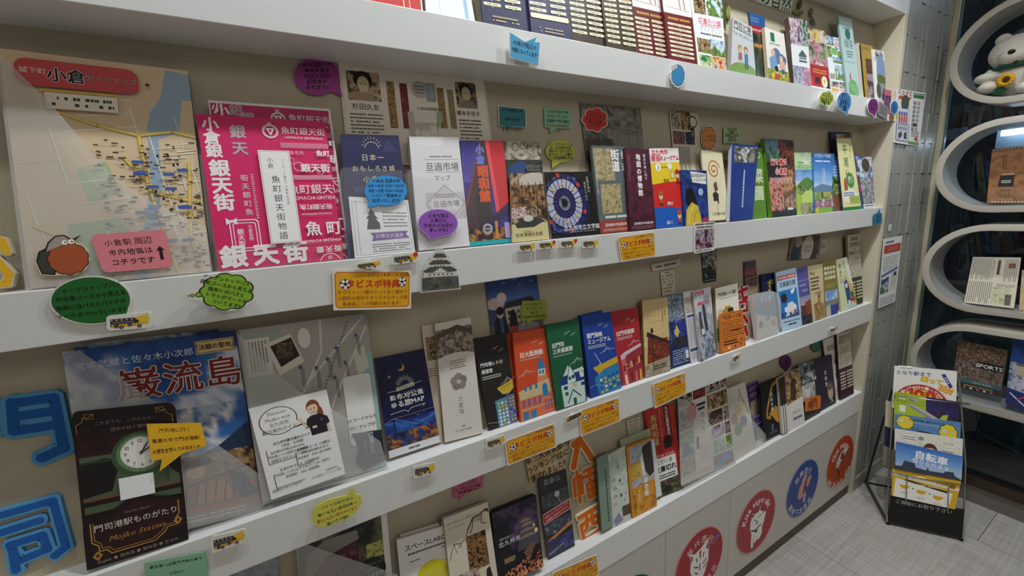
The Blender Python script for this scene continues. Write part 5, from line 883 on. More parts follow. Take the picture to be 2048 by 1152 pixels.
def b_blue(a):
    hills(a, 70, 46); a.L([(28, 48), (44, 62), (38, 63)], 1.6, '#f0ece4'); a.P([(18, 65), (44, 63), (100, 58), (100, 66), (48, 74), (40, 76)], '#d8b02e'); a.P([(18, 78), (52, 70), (100, 66), (100, 100), (28, 100), (22, 88)], '#2f84b8'); win(a, 34, 81, 5, 4, 13.5, 5, 8, 2.8, ['#d8b83a', '#2a4aa0', '#f0ece4', '#2a4aa0'], 7, .9); a.L([(18, 65), (36, 76)], 1, '#f0ece4'); a.L([(0, 88), (16, 86), (50, 90)], .9, '#b8d4e8')
def b_red(a):
    hills(a, 72, 46); a.P([(14, 60), (30, 57), (98, 50), (100, 54), (34, 62), (34, 65), (14, 67)], '#d8c8cc'); a.P([(14, 67), (34, 64), (100, 55), (100, 100), (14, 100)], '#a03040'); a.P([(14, 67), (32, 65), (32, 100), (14, 100)], '#d86a60'); a.L([(32, 80), (100, 74)], 1.4, '#e8c8c0'); [a.R(u, 66+9-u*.09, u+8, 84-u*.09, c) for u, c in ((18, '#8a2030'), (48, '#e0b040'), (60, '#6a1a28'), (82, '#e0b040'), (92, '#6a1a28'))]; [a.R(u, 88-u*.03, u+9, 100, c) for u, c in ((18, '#f0d8c0'), (44, '#7a1c2c'), (64, '#d86a60'), (84, '#e0b040'))]; a.L([(18, 74), (34, 74), (60, 76)], .8, '#e8d8d4')
RB = [('black retro building leaflet with a yellow dish roof and blue tower', (945, 678, 1013, 666, 1036, 846, 979, 863), '#26231f', retro('', ['門司港レトロ', '展望室'], 2, b_black, 30, 12.5, tu=8), None),
      ('orange retro building leaflet with a blue domed tower', (1025, 666, 1094, 655, 1112, 825, 1041, 846), '#d8512a', retro('', ['旧大阪商船'], 1, b_orange, 27, 14.5, tu=14), None),
      ('dark green retro building leaflet with a half-timbered white house', (1091, 650, 1157, 637, 1174, 801, 1114, 820), '#1c5f3c', retro('', ['旧門司', '三井倶楽部'], 1, b_green, 26, 13.5, tu=10), None),
      ('royal blue retro building leaflet with a yellow and turquoise hall', (1162, 631, 1221, 624, 1244, 779, 1182, 798), '#1f449c', retro('', ['関門海峡', 'ミュージアム'], 2, b_blue, 26, 14, tu=10), None),
      ('red retro building leaflet with a brick customs house', (1217, 625, 1276, 614, 1288, 762, 1246, 778), '#b02c34', retro('', ['旧門司税関'], 2, b_red, 31, 14.5, tu=12), None)]
for i, (lb, q, c, f, _) in enumerate(RB): item('building_leaflet', lb, 'leaflet', q, 'C', [.020, .013, .013, .010, .013][i], .007, c, f, pages=2)
item('building_leaflet', 'spare orange leaflet edge just behind the domed tower one', 'leaflet', (1013, 668, 1086, 652, 1100, 828, 1030, 846), 'C', .024, .003, '#c84a26', lambda a: hills(a, 20, 48))
item('building_leaflet', 'spare blue leaflet top just behind the yellow and turquoise hall one', 'leaflet', (1156, 631, 1204, 620, 1226, 780, 1178, 800), 'C', .022, .003, '#1f449c')
def hayaoka(a):
    a.R(0, 0, 100, 46, '#d8bd84'); a.C(8, 4, 3, .6, '#8a6a3a'); [a.L([(20+i*14, 4), (20+i*14, 34)], .5, '#b08c54') for i in range(6)]; [a.L([(14, 6+i*8), (96, 6+i*8)], .5, '#b08c54') for i in range(4)]; a.N(0, 46, 100, 72, '#e0c890 #d8bd84 #cfb077', 4); a.P([(16, 48), (100, 60), (100, 80), (10, 84)], '#7a3424'); a.N(14, 54, 96, 80, '#5c2418 #8a4030 #6a2c20 #a05a44', 243, 0, 9); a.P([(10, 48), (60, 56), (100, 64), (100, 60), (14, 42)], '#3a2a24'); a.P([(0, 86), (100, 80), (100, 100), (0, 100)], '#a89c84'); a.N(0, 86, 100, 100, '#8a8068 #b8ac90 #9a8f78', 5); a.L([(32, 44), (34, 96)], 2.2, '#1c1a18'); a.P([(26, 44), (38, 44), (35, 38), (29, 38)], '#2a2824'); a.L([(26, 50), (42, 50)], 1.4, '#1c1a18'); a.T('福岡県立', 86, 16, 4.8, '#4a3a24', 'v', 'l'); a.T('九州鉄道の歴史をたどる', 76, 16, 4.8, '#4a3a24', 'v', 'l', .95); a.X(34, 88, 84, 94, 2, '#3a3428', .6)
item('brick_leaflet', 'tan leaflet with a red brick warehouse drawing and street lamp, thick pile', 'leaflet', (1284, 601, 1335, 594, 1341, 742, 1291, 757), 'C', None, .012, '#d8bd84', hayaoka, side='#a07c48', pages=7)
item('train_leaflet', 'grey and navy leaflet with a blue railway engine under a crane frame', 'leaflet', (1335, 592, 1368, 585, 1382, 726, 1342, 739), 'C', None, .004, '#1f2f5c', lambda a: (a.N(0, 0, 100, 36, '#8a96a8 #5a6a80 #b8c4d0 #45546a #9aa8b8', 251, .1, 6), a.L([(0, 40), (60, 4)], 3, '#3a4658'), a.L([(10, 60), (30, 6), (90, 30)], 2, '#3a4658'), a.N(0, 36, 100, 70, '#2a3a78 #3a4c9a #141824 #5a6ab0 #1a1e2c', 252, .2, 5), a.E(40, 52, 14, '#b0b8c8'), a.P([(34, 46), (42, 42), (50, 50), (46, 60), (36, 58)], '#e0c23a'), a.E(70, 46, 20, '#2a3a98', 22), a.N(16, 60, 92, 72, '#16161a #3a3a40 #22222a', 253, 0, 8), a.T('北九州銀行', 42, 8, 12, '#2a3444', b=.03), a.T('レトロライン', 46, 15, 12, '#2a3444', b=.03), a.X(12, 76, 92, 97, 7, '#a8b4d0', .5), a.R(78, 80, 92, 92, '#e8e8ea')))
item('timetable', 'white timetable leaflet of narrow columns between the train and statue leaflets', 'leaflet', (1366, 585, 1388, 580, 1404, 724, 1383, 728), 'C', .014, .004, '#dcd9dc', lambda a: (a.N(6, 8, 90, 30, '#c9b8a0 #8a8090 #e0dccf #a88a70', 254, 0, 6), a.R(10, 33, 92, 36, '#3a4a8a'), a.Y(10, 38, 92, 78, 7, '#7a7684', .4), a.R(6, 80, 96, 84, '#3a4a8a'), a.Y(10, 86, 92, 97, 7, '#8a86a0', .4)))
item('statue_leaflet', 'grey blue leaflet with two bronze statues and pink lettering', 'leaflet', (1386, 583, 1421, 573, 1432, 709, 1402, 727), 'C', None, .006, '#a8aeb8', lambda a: (a.N(0, 0, 100, 60, '#b8bcc4 #d0d0d4 #9aa0ac #c4c6cc', 261, .3, 3), a.T('門司港', 34, 5, 17, '#d84a6a', b=.06), a.T('車崎かふぇ', 50, 20, 14, '#d84a6a', b=.06), a.P([(42, 26), (54, 24), (58, 36), (64, 60), (52, 62), (44, 46)], '#3a3c40'), a.E(48, 25, 7, '#3a3c40'), a.P([(18, 36), (30, 36), (38, 64), (20, 64)], '#45484c'), a.E(24, 34, 7, '#45484c'), a.R(24, 56, 40, 66, '#e0e0e2'), a.N(0, 64, 100, 100, '#6a7484 #c8ccd4 #8a94a8 #4a5468 #b0b8c8', 262, 0, 4)), side='#c9c2b4', pages=5)
item('brochure', 'cream leaflet with an ochre scalloped patch behind the orange card', 'leaflet', (1430, 577, 1475, 566, 1484, 697, 1436, 712), 'C', .016, .012, '#efe9da', lambda a: (a.T('門司港レトロ図', 50, 12, 11, '#3a2c24', b=.05), a.X(16, 18, 90, 19.6, 1, '#8a7a6a'), a.P([(50+c*26, 46+d*14) for c, d in [(math.cos(t/10)*(1+.08*math.sin(t*.9)), math.sin(t/10)*(1+.08*math.sin(t*.9))) for t in range(63)]], '#c0942e'), a.R(50, 36, 72, 56, '#2a2420'), a.E(55, 44, 3.4, '#efe9da'), a.E(64, 44, 3.4, '#efe9da'), a.Y(8, 34, 26, 62, 3, '#8a8278', .3), a.N(0, 62, 30, 84, '#5a8a3a #7aa04a', 3)), side='#b59c70', pages=7)
item('orange_card', 'orange rounded menu card leaning in front of the cream leaflet', 'sign', (1438, 629, 1485, 619, 1492, 694, 1441, 708), 'C', .006, .002, '#d87a2c', lambda a: (a.RR(4, 2, 96, 98, 5, '#5a2a10'), a.RR(5, 3, 95, 97, 5, '#dd7f30'), a.T('門司港レトロ図', 52, 12, 11, '#3a1c0c', b=.04), a.X(10, 20, 94, 70, 9, '#5a2c12', .34), a.R(40, 47, 90, 49.5, '#1c100a'), a.R(12, 72, 66, 75, '#1c100a'), a.R(12, 79, 72, 82, '#1c100a'), [a.E(u, v, 4, c, n=12) for u, v, c in ((34, 90, '#f0e0d0'), (58, 90, '#5a4a80'), (84, 76, '#a0402a'), (80, 88, '#a0402a'))]), outline=lambda a: rrect(0, 0, 100, 100, 6, a), snap=False)
foam('foam_letter', 'red foam board 七 above the other red letters behind the frosted pocket', 'letter', (1474, 574, 1494, 570, 1496, 600, 1476, 604), 'C', [[(0, 40), (100, 22)], [(46, 4), (50, 86), (96, 80)]], 22, '#b0242c', '#e2dccf', G1, y=.012)
foam('foam_letter', 'red foam board 口 square letter beside the frosted pocket', 'letter', (1476, 604, 1494, 600, 1496, 622, 1477, 626), 'C', [[(8, 10), (92, 6), (92, 90), (8, 94), (8, 10)]], 20, '#b0242c', '#e2dccf', G1, y=.012)
foam('foam_letter', 'red foam board 八 letter lowest beside the frosted pocket', 'letter', (1484, 632, 1496, 628, 1498, 668, 1486, 676), 'C', [[(30, 4), (80, 36)], [(40, 56), (70, 96)]], 44, '#b0242c', '#e2dccf', G1, y=.012)
item('leaflet', 'pale pile of illustrated leaflets inside the frosted rounded pocket', 'leaflet', (1512, 590, 1548, 583, 1558, 670, 1514, 682), 'C', .016, .014, '#d9d4c6', lambda a: (a.R(0, 0, 100, 60, '#4f8fa4'), a.P([(0, 44), (60, 56), (100, 60), (100, 100), (0, 100)], '#d9d4c6'), a.T('かもめ', 52, 14, 20, '#f0eee8', b=.05), a.R(20, 22, 84, 28, '#c04a4a'), a.E(20, 70, 10, '#3a5a7a'), a.E(56, 60, 6, '#5a6a5a'), a.E(80, 74, 7, '#7a5a4a'), a.R(66, 66, 92, 72, '#d8b83a')), side='#c8907a', pages=7)
holder('rounded frosted pocket with pale illustrated leaflets on the third shelf', (1494, 589, 1558, 578, 1566, 678, 1506, 686), 'C', .008, .003, [(0, 4), (20, 1), (70, 0), (92, 8), (100, 26), (96, 84), (80, 100), (20, 100), (4, 98)], milky=MFROST, back=False)
item('leaflet', 'navy leaflet with a large yellow numeral behind the swan leaflet', 'leaflet', (1522, 549, 1553, 544, 1562, 640, 1532, 648), 'C', .024, .006, '#24285a', lambda a: (a.T('3', 44, 26, 46, '#d8bc3a', b=.05), a.T('時間', 66, 18, 20, '#d8bc3a', b=.03)))
item('boat_leaflet', 'sky blue leaflet with white boats and a swan, blue title', 'leaflet', (1551, 545, 1592, 535, 1605, 655, 1564, 664), 'C', None, .006, '#b8d4ea', lambda a: (a.R(6, 8, 94, 15, '#d04a4a'), a.X(10, 9, 90, 14, 1, '#f4dcd8', .7), a.T('白鳥展示館', 50, 23, 17, '#22304a', b=.04, sq=.92), a.R(4, 33, 92, 78, '#2f7cc4'), a.E(26, 46, 15, '#2a3038'), a.P([(60, 36), (84, 32), (76, 40), (64, 42)], '#f4f6f8'), a.P([(24, 62), (74, 58), (84, 64), (76, 70), (24, 74)], '#eef2f4'), a.P([(40, 56), (66, 54), (70, 60), (36, 62)], '#e4eaee'), a.R(4, 70, 92, 80, '#2a5a9a'), a.P([(34, 70), (80, 66), (84, 74), (24, 78)], '#d8e4ec'), a.E(50, 74, 5, '#2a3a5a'), a.E(74, 72, 6, '#c03a34'), a.E(62, 74, 4, '#d8b04a'), a.X(10, 85, 92, 87, 1, '#3a5a8a', .8), a.X(34, 90, 74, 93, 1, '#22304a', .8)), side='#8fb0c8')
item('museum_leaflet', 'violet leaflet with a brick tower at dusk and white lettering', 'leaflet', (1590, 540, 1615, 533, 1626, 646, 1606, 651), 'C', None, .006, '#5a5a9a', lambda a: (a.T('KANMONKYO', 46, 22, 15, '#9a9cd0', b=.02), a.T('MUSEUM', 44, 30, 16, '#c4c6e8', b=.03), a.X(36, 38, 80, 42, 2, '#d8d8ec', .5), a.N(0, 50, 100, 76, '#8a86b4 #a89cb8 #c8b8c0', 271, .5), a.P([(44, 62), (100, 58), (100, 92), (44, 92)], '#8a4a3a'), a.R(4, 66, 50, 92, '#6a3a34'), a.N(0, 84, 100, 100, '#2a2a34 #4a4450 #1c1c24', 272)))
item('museum_leaflet', 'tan leaflet with a domed corner building in sepia', 'leaflet', (1615, 533, 1645, 527, 1650, 638, 1625, 645), 'C', None, .006, '#d4c194', lambda a: (a.T('Moji', 26, 14, 20, '#4a3a24', al='c', b=.03), a.X(10, 20, 70, 46, 4, '#4a3a24', .5), a.T('大阪商船', 56, 51, 13, '#4a3a24'), a.R(54, 58, 72, 74, '#a88a5c'), a.E(63, 57, 10, '#8a6a44', 9), a.P([(22, 70), (60, 66), (94, 74), (94, 98), (24, 100)], '#a47c50'), a.N(24, 72, 92, 98, '#6a4a2c #b89060 #8a6840 #c9a878', 281, 0, 7)))
item('museum_leaflet', 'olive leaflet with a white number grid and a canal photo', 'leaflet', (1643, 524, 1672, 519, 1676, 630, 1651, 637), 'C', None, .006, '#8a7c34', lambda a: (win(a, 14, 10, 4, 3, 20, 9, 16, 6, ['#e8e2c8', '#d8d0ac']), a.X(12, 42, 92, 50, 3, '#c8bc84', .4), a.R(8, 54, 100, 100, '#4f88c8'), a.N(8, 54, 100, 72, '#3f78c0 #8ab0dc #e4ecf2', 291, .4), a.P([(8, 74), (100, 72), (100, 82), (8, 80)], '#8a8a80'), a.P([(8, 82), (40, 80), (50, 100), (8, 100)], '#c9c4b4'), a.R(44, 82, 100, 100, '#3a4a98')))
item('leaflet', 'pale green leaflet with orange band, cars and flowers, leaning forward', 'leaflet', (1671, 520, 1694, 514, 1716, 617, 1683, 626), 'C', .010, .008, '#dfe4bc', lambda a: (a.P([(60, 0), (100, 0), (100, 60), (84, 40)], '#f0ece0'), a.P([(40, 30), (100, 60), (100, 100), (80, 90), (60, 60)], '#e0b478'), a.T('やさい', 26, 8, 24, '#8a4a2a', 'v', 'l', b=.04), a.T('ぶらっと', 62, 4, 16, '#4a6a4a', 'v', 'l'), a.P([(40, 46), (60, 42), (72, 60), (66, 92), (44, 90)], '#2f4f84'), a.E(54, 54, 9, '#e4e8ec'), a.E(56, 88, 9, '#e4e8ec'), a.E(82, 74, 12, '#4a7a3a'), a.E(90, 84, 8, '#b83a3a'), a.E(74, 84, 7, '#b83a3a'), a.P([(40, 96), (90, 92), (100, 100), (40, 100)], '#b8d8d8')), side='#c8c098', pages=4)
item('cafe_map', 'tall leaflet with a grey cafe drawing over dark green slips, end of third shelf', 'leaflet', (1695, 471, 1719, 467, 1726, 609, 1701, 613), 'C', .014, .009, '#c9bda6', lambda a: (a.X(24, 3, 84, 9, 2, '#3a342c', .6), a.T('珈琲街道', 54, 14, 19, '#3a342c', b=.02), a.T('自', 54, 20, 14, '#5a5246'), a.T('喫茶店マップ', 54, 26, 15, '#3a342c', b=.02), a.X(16, 33, 90, 43, 5, '#6a6252', .25), a.N(10, 46, 94, 60, '#b0a88f #cfc6b0 #9a9280 #d8d2c4', 295, 0, 6), a.R(0, 61, 100, 100, '#1f3a24'), slips(6, ((6, 46), (54, 96)), 66, 93, '#dcd4b4')(a)), side='#a89878', pages=4)
# small things taped to the third back panel
item('note_card', 'narrow white strip label on the wall above the tiny calendar', 'sign', (1302, 529, 1361, 517, 1362, 532, 1306, 543), 'C', .003, .003, '#d8cfc0', lambda a: (a.X(12, 36, 32, 64, 1, '#2a2420', .8), a.X(40, 34, 84, 62, 1, '#2a2420', .8)), wall=True, pages=1)
item('calendar', 'tiny calendar strip with brown columns on the wall', 'calendar', (1321, 544, 1348, 540, 1350, 586, 1325, 592), 'C', .002, .001, '#ddd3bf', lambda a: (win(a, 8, 16, 7, 6, 12, 13, 8, 8, ['#b8904a', '#d8c8a8', '#8a7a60']), a.X(30, 3, 70, 10, 1, '#5a4a3a')), wall=True)
item('photo_card', 'black and white comic strip card on the wall above the statue leaflet', 'card', (1403, 503, 1434, 499, 1432, 562, 1408, 566), 'C', .002, .001, '#3a3a3a', lambda a: (a.N(0, 0, 100, 52, '#2a2c2a #6a6e68 #b8b8b0 #1c1e1c', 297, 0, 6), a.N(0, 54, 100, 86, '#1a1a1a #3a3c3a #8a8c88', 298, 0, 5), a.R(0, 88, 100, 100, '#1a241c'), a.X(8, 91, 90, 96, 1, '#b0b8a8')), wall=True)
item('photo_card', 'small sunset photo card on the wall above the frosted pocket', 'card', (1489, 524, 1512, 520, 1515, 570, 1490, 575), 'C', .004, .004, '#4a4450', lambda a: (a.N(0, 0, 100, 56, '#3a3a54 #5a4a5c #a0584a #6a4a50', 299, .6), a.N(0, 56, 100, 74, '#2a2024 #7a4a34 #3a2a2c', 300), a.N(0, 74, 100, 100, '#4a3440 #8a6a60 #5a4048', 301), a.L([(0, 70), (100, 64)], 5, '#b09080')), wall=True)
item('photo_card', 'tilted snapshot of two people with a speech bubble on the wall', 'card', (1584, 474, 1645, 468, 1637, 516, 1576, 521), 'C', .004, .004, '#8a8078', lambda a: (a.N(0, 0, 100, 100, '#3a3630 #8f857a #5a544c #b8aea0', 302, 0, 4), a.P([(6, 50), (22, 14), (34, 40), (32, 100), (6, 100)], '#3a4a60'), a.E(24, 22, 9, '#c09a7c', 12), a.P([(68, 10), (92, 4), (90, 96), (66, 96)], '#5a4a4a'), a.E(56, 56, 19, '#ddd6c6', 24), a.X(42, 40, 70, 72, 4, '#5a544c', .4)), wall=True)
item('note_card', 'small faint card half hidden behind the tilted snapshot', 'sign', (1638, 480, 1654, 478, 1652, 506, 1636, 510), 'C', .001, .001, '#c9bfac', lambda a: a.X(20, 30, 80, 60, 2, '#5a544a', .5), wall=True)
item('comic_poster', 'poster of a young couple before an old station under gulls', 'poster', (970, 562, 1073, 548, 1090, 668, 985, 690), 'C', .001, .0015, '#3a4a78', wall=True,
     art=lambda a: (a.N(0, 0, 100, 46, '#27376a #34508c #4a68a0 #8a8aa4', 311, .6, 2), a.E(14, 38, 16, '#cbb2b0', 10), a.E(26, 30, 9, '#d8c4c0', 9), [a.L([(u, v), (u+3, v-2), (u+6, v)], .9, '#d8d0c8') for u, v in ((30, 8), (52, 4), (60, 14), (84, 10))], a.P([(30, 50), (36, 38), (80, 34), (86, 46), (86, 72), (30, 76)], '#c0b49a'), a.P([(26, 48), (34, 38), (84, 33), (90, 45)], '#2a2c38'), win(a, 34, 52, 6, 2, 9, 9, 5, 6, ['#4a4438', '#5a5448']), a.R(0, 72, 100, 100, '#6a6458'), a.P([(8, 64), (20, 56), (30, 62), (34, 100), (6, 100)], '#22222e'), a.E(20, 54, 6, '#d8b090', 8), a.E(20, 50, 7, '#1c1614', 7), a.R(18, 62, 24, 90, '#3a5a8a'), a.P([(36, 66), (48, 62), (52, 80), (50, 100), (38, 100)], '#b03a4a'), a.E(42, 58, 5.4, '#dfb898', 7), a.P([(34, 56), (44, 50), (50, 58), (50, 78), (34, 76), (38, 60)], '#1c1416'), a.E(70, 88, 22, '#8f8f90', 16), a.L([(62, 78), (62, 66)], 3, '#a8a8a4')))
bubble('speech_bubble_sign', 'olive green square speech bubble on the couple poster', 'sign', (1044, 602, 1092, 601, 1094, 638, 1043, 642), '#9aa83a', ['わたせせいぞう', 'ギャラリーが', 'あるよ!', '大人150円 小中学生70円'], 11.5, 'C', .005, wall=True, shape=[(0, 0), (100, 0), (100, 100), (40, 100), (22, 128), (20, 102), (0, 100)], rim='#9aa83a', k=.99, v0=18)

# ================================================================== FOURTH COMPARTMENT
item('note_card', 'pale green handwritten note at the bottom edge, under the bus cut-outs', 'sign', (288, 1126, 412, 1103, 420, 1180, 296, 1206), 'F', -.004, .001, '#8fbf9a', doodle(['最近島へは関門汽船の船で', 'でかけ！', '門司港から約10分(片道)', '門司港発'], 7.5, b=.03, v0=14), pad=.003, snap=False, pages=1)
item('leaflet', 'grey blue leaflet top at the bottom edge left of the villa leaflet', 'leaflet', (460, 1122, 552, 1096, 570, 1290, 470, 1330), 'D', .016, .004, '#8f9398', lambda a: a.N(0, 0, 100, 30, '#85898f #9aa0a6 #7c8086', 401, .3))
item('leaflet', 'ochre leaflet edge standing behind the park villa leaflet at the bottom', 'leaflet', (596, 1090, 640, 1070, 660, 1290, 600, 1310), 'D', .024, .006, '#b8923a', lambda a: a.P([(0, 0), (40, 0), (16, 100), (0, 100)], '#4a4038'))
item('villa_leaflet', 'leaflet with a red brick hall photo and a dark green walking badge, bottom edge', 'leaflet', (610, 1060, 772, 1010, 800, 1330, 640, 1400), 'D', .018, .006, '#e8e2d8',
     lambda a: (a.N(0, 0, 92, 47, '#20241a #3a3f2a #6a6a4a #2a2c20', 402, 0, 4, 30), a.P([(0, 8), (0, 50), (40, 47), (60, 44), (60, 14)], '#4a2c34'), a.N(0, 22, 58, 46, '#3a2028 #6a3a40 #8a5048 #4a2a30', 403, 0, 10, 36), a.P([(0, 16), (20, 10), (60, 10), (62, 16), (24, 20), (0, 30)], '#8a847c'), [a.R(u, 30-u*.02, u+2.6, 35-u*.02, '#16100f') for u in (6, 14, 22, 30, 38, 46, 54)], a.P([(0, 50), (60, 42), (60, 48), (30, 54), (0, 58)], '#6a6460'), a.N(70, 22, 92, 32, '#8a8a3a #c9c070 #5a6a2a', 404),
                a.E(74, 40, 19, '#1f2a18'), a.T('ザ・アウトレット', 74, 35.5, 4, '#b8c0a8'), a.T('北九州から', 74, 38.5, 4, '#b8c0a8'), a.T('歩いて5分', 74, 43, 7, '#e8ece0', b=.02), a.T('事務所', 42, 51, 10, '#c03030', b=.05), a.E(88, 56, 4, '#d88a5a'), [a.L([(88+6*math.cos(t), 56+6*math.sin(t)/a.a), (88+10*math.cos(t), 56+10*math.sin(t)/a.a)], .9, '#d8b090') for t in [math.radians(24*i) for i in range(15)]]))
holder('clear holder of the red brick hall leaflet with a diagonal milky sleeve, bottom edge', (590, 1064, 784, 1006, 808, 1330, 616, 1400), 'D', .012, .005, [(0, 4), (22, 14), (100, 48), (100, 100), (0, 100)])
bubble('speech_bubble_sign', 'pink speech bubble on the back panel under the third board', 'sign', (905, 961, 968, 948, 965, 982, 907, 996), '#c86a86', ['ミュージアム', 'ティーンズデー', 'は、中学生以下のお子様は', '常設展 無料です!!'], 9.5, 'D', .002, wall=True, rim='#c86a86', shape=[(0, 0), (100, 0), (100, 78), (42, 92), (18, 122), (18, 100), (0, 100)], k=.995, v0=22)
item('science_leaflet', 'spare white science museum leaflet behind the yellow circle one', 'leaflet', (800, 1070, 878, 1046, 910, 1240, 812, 1280), 'D', .026, .004, '#ddd6cc')
item('science_leaflet', 'white science museum leaflet with a large yellow circle, in a clear pocket', 'leaflet', (793, 1080, 893, 1050, 920, 1260, 815, 1300), 'D', .016, .008, '#ece8e4', lambda a: (a.T('スペースLABO', 54, 11, 12.5, '#2a2a24', b=.03), a.X(18, 16.4, 96, 18.6, 1, '#4a4a44', .8, 2, 1), a.X(20, 24, 40, 26, 1, '#4a4a44'), a.X(84, 20, 94, 22, 1, '#4a4a44'), a.E(62, 48, 34, '#ddd322'), a.T('フシギだ', 88, 34, 7, '#2a2a24', 'v', 'l', 1.1)), side='#cfc8be', pages=5)
holder('narrow clear pocket of the yellow circle leaflet at the bottom edge', (800, 1090, 902, 1058, 926, 1262, 812, 1306), 'D', .010, .003, [(0, 38), (60, 34), (90, 44), (100, 100), (0, 100)], milky=MCLEAR, back=False)
item('history_leaflet', 'spare mauve topped leaflet behind the dinosaur leaflet', 'leaflet', (881, 1032, 974, 1000, 1000, 1190, 900, 1230), 'D', .026, .004, '#8a8490', lambda a: a.R(0, 6, 10, 100, '#e4dcc4'))
item('history_leaflet', 'cream museum leaflet with dinosaur skeletons and brown hall photos', 'leaflet', (887, 1038, 975, 1004, 1002, 1200, 909, 1240), 'D', .014, .010, '#e0d6c0',
     lambda a: (a.T('生命の進化と人の歴史をたどる', 44, 7, 5.6, '#6a6048'), a.T('「いのちのたび」', 26, 12, 5.4, '#6a6048'), a.L([(48, 20), (62, 10), (80, 9), (92, 6), (98, 9)], 3, '#5a3424'), a.L([(48, 20), (42, 28)], 1.8, '#5a3424'), a.L([(62, 11), (58, 20), (52, 24)], 2, '#5a3424'), a.L([(82, 10), (80, 18), (90, 20)], 1.8, '#5a3424'), [a.L([(66+i*3, 10), (65+i*3, 15)], .9, '#5a3424') for i in range(6)], a.E(95, 7, 4, '#5a3424', 3), a.L([(8, 36), (16, 28), (30, 30), (40, 28)], 1.2, '#4a3c2c'), a.L([(16, 28), (20, 38)], 1, '#4a3c2c'), a.L([(4, 42), (10, 34)], 1.2, '#4a3c2c'), [a.L([(26+i*3, 30), (25+i*3, 34)], .8, '#4a3c2c') for i in range(3)],
                a.N(42, 26, 86, 62, '#1c100a #5a381c #b88a50 #3a2412 #8a6030', 411, 0, 6, 30), a.N(12, 60, 62, 92, '#5a3a34 #a8847c #d8c0b8 #6a4a40', 412, .2, 5), a.P([(78, 66), (86, 64), (90, 78), (86, 92), (76, 92), (74, 80)], '#2a2420')), side='#c9bc9c', pages=5)
item('night_guide', 'spare dark blue city guide behind the lit castle guide', 'booklet', (986, 1020, 1066, 988, 1084, 1128, 1000, 1160), 'D', .026, .006, '#161c34', snap=False)
item('night_guide', 'dark city guide with a lit castle at night above rows of lanterns', 'booklet', (984, 1028, 1072, 991, 1087, 1132, 995, 1172), 'D', .014, .012, '#14141f',
     lambda a: (a.N(0, 0, 100, 60, '#241f3c #3a3050 #5a4460 #241c34 #2c2844', 421, .1, 3), a.N(0, 20, 34, 80, '#0c0c12 #14161c #1c1e24', 422, 0, 6), a.P([(52, 52), (56, 34), (62, 30), (66, 26), (74, 24), (84, 27), (90, 34), (96, 52), (98, 66), (48, 66)], '#4a4a58'), [a.P([(u, v), (u+w/2, v-3.4), (u+w, v), (u+w-4, v+2), (u+4, v+2)], '#8a7466') for u, v, w in ((58, 33, 30), (54, 41, 38), (50, 49, 46), (56, 27, 26))], a.E(88, 38, 3, '#e8b060', 3), a.P([(60, 70), (78, 60), (90, 62), (70, 84)], '#7a5440'), a.E(92, 46, 4, '#f0dcb0'), a.E(38, 70, 3, '#e8d0a0'), a.R(18, 68, 40, 75, '#8a7a5a'), a.R(2, 68, 14, 78, '#1c1c26'), a.T('時空を超えて', 26, 40, 5, '#d8d4e0'), a.T('北九州市', 32, 47, 12, '#e8e6ee', b=.02, jit=.05),
                [a.E(u, v, z, c, z*1.3, 8) for u, v, z, c in [(random.Random(i).uniform(6, 98), 74+26*(i/190)**.8, 1.1+1.5*i/190, ('#c8784a', '#e0a070', '#a85a38', '#d89060')[i % 4]) for i in range(190)] if v > 92-u*.2]), side='#10121c', pages=4)
item('view_leaflet', 'dark night view leaflet with a red notice strip and bands of city lights', 'leaflet', (1076, 959, 1132, 938, 1150, 1092, 1097, 1121), 'D', None, .004, '#17191b',
     lambda a: (a.N(0, 0, 100, 18, '#14181a #22282a #181c1e', 431, 0, 4), a.T('皿倉山', 46, 7, 20, '#a8acac'), a.N(4, 22, 96, 40, '#3a4448 #5a6468 #2a3034 #4a5654', 432, .1, 4), a.E(58, 26, 9, '#c8d0d0'), a.L([(54, 22), (66, 38)], 2.4, '#b8c0c0'), a.N(0, 56, 100, 72, '#1a1c2c #4a4a6a #1c2a34 #8a8a94', 433, .1, 8), a.P([(0, 78), (100, 66), (100, 70), (0, 82)], '#c87a3a'), a.N(0, 78, 100, 96, '#2a2c6a #3a4488 #1c2048 #4a5a54', 434, .3, 5), a.L([(6, 95), (60, 89)], 1.6, '#d8d84a'), a.P([(0, 44), (100, 38), (100, 51), (0, 57)], '#f0ece8'), a.P([(1, 45), (99, 39), (99, 50.4), (1, 56.4)], '#b82830'), a.T('在庫についてはスタッフまで', 50, 45.4, 7, '#f4e8e4', b=.02, ang=-12), a.T('お気軽にお声かけください', 50, 50, 7, '#f4e8e4', b=.02, ang=-12)), m=MGLOSS)
item('gold_sign', 'gold patterned ranking sign with black lettering hanging behind a yellow coupon', 'sign', (1048, 905, 1136, 884, 1128, 950, 1060, 966), 'D', .006, .002, '#c4a878', lambda a: (a.N(0, 0, 100, 100, '#c4a878 #d8c09a #b8965c #d0b488', 441, 0, 3), [a.T(s, 52, 16+30*i, 16, '#1a1612', b=.04, ang=-13, sq=.95) for i, s in enumerate(('新三大夜景都市', 'ランキング1位に', '選ばれました!!'))]), wall=True, outline=[(0, 10), (100, 0), (100, 70), (84, 78), (86, 96), (66, 84), (50, 92), (28, 104), (6, 92)], pages=1)
foam('foam_letter', 'orange foam board letter 八 topmost of the three orange ones', 'letter', (1136, 884, 1178, 868, 1190, 922, 1144, 940), 'D', [[(42, 22), (8, 92)], [(22, 16), (54, 8), (90, 88)]], 24, '#d86a1c', '#e4d8b8', G1)
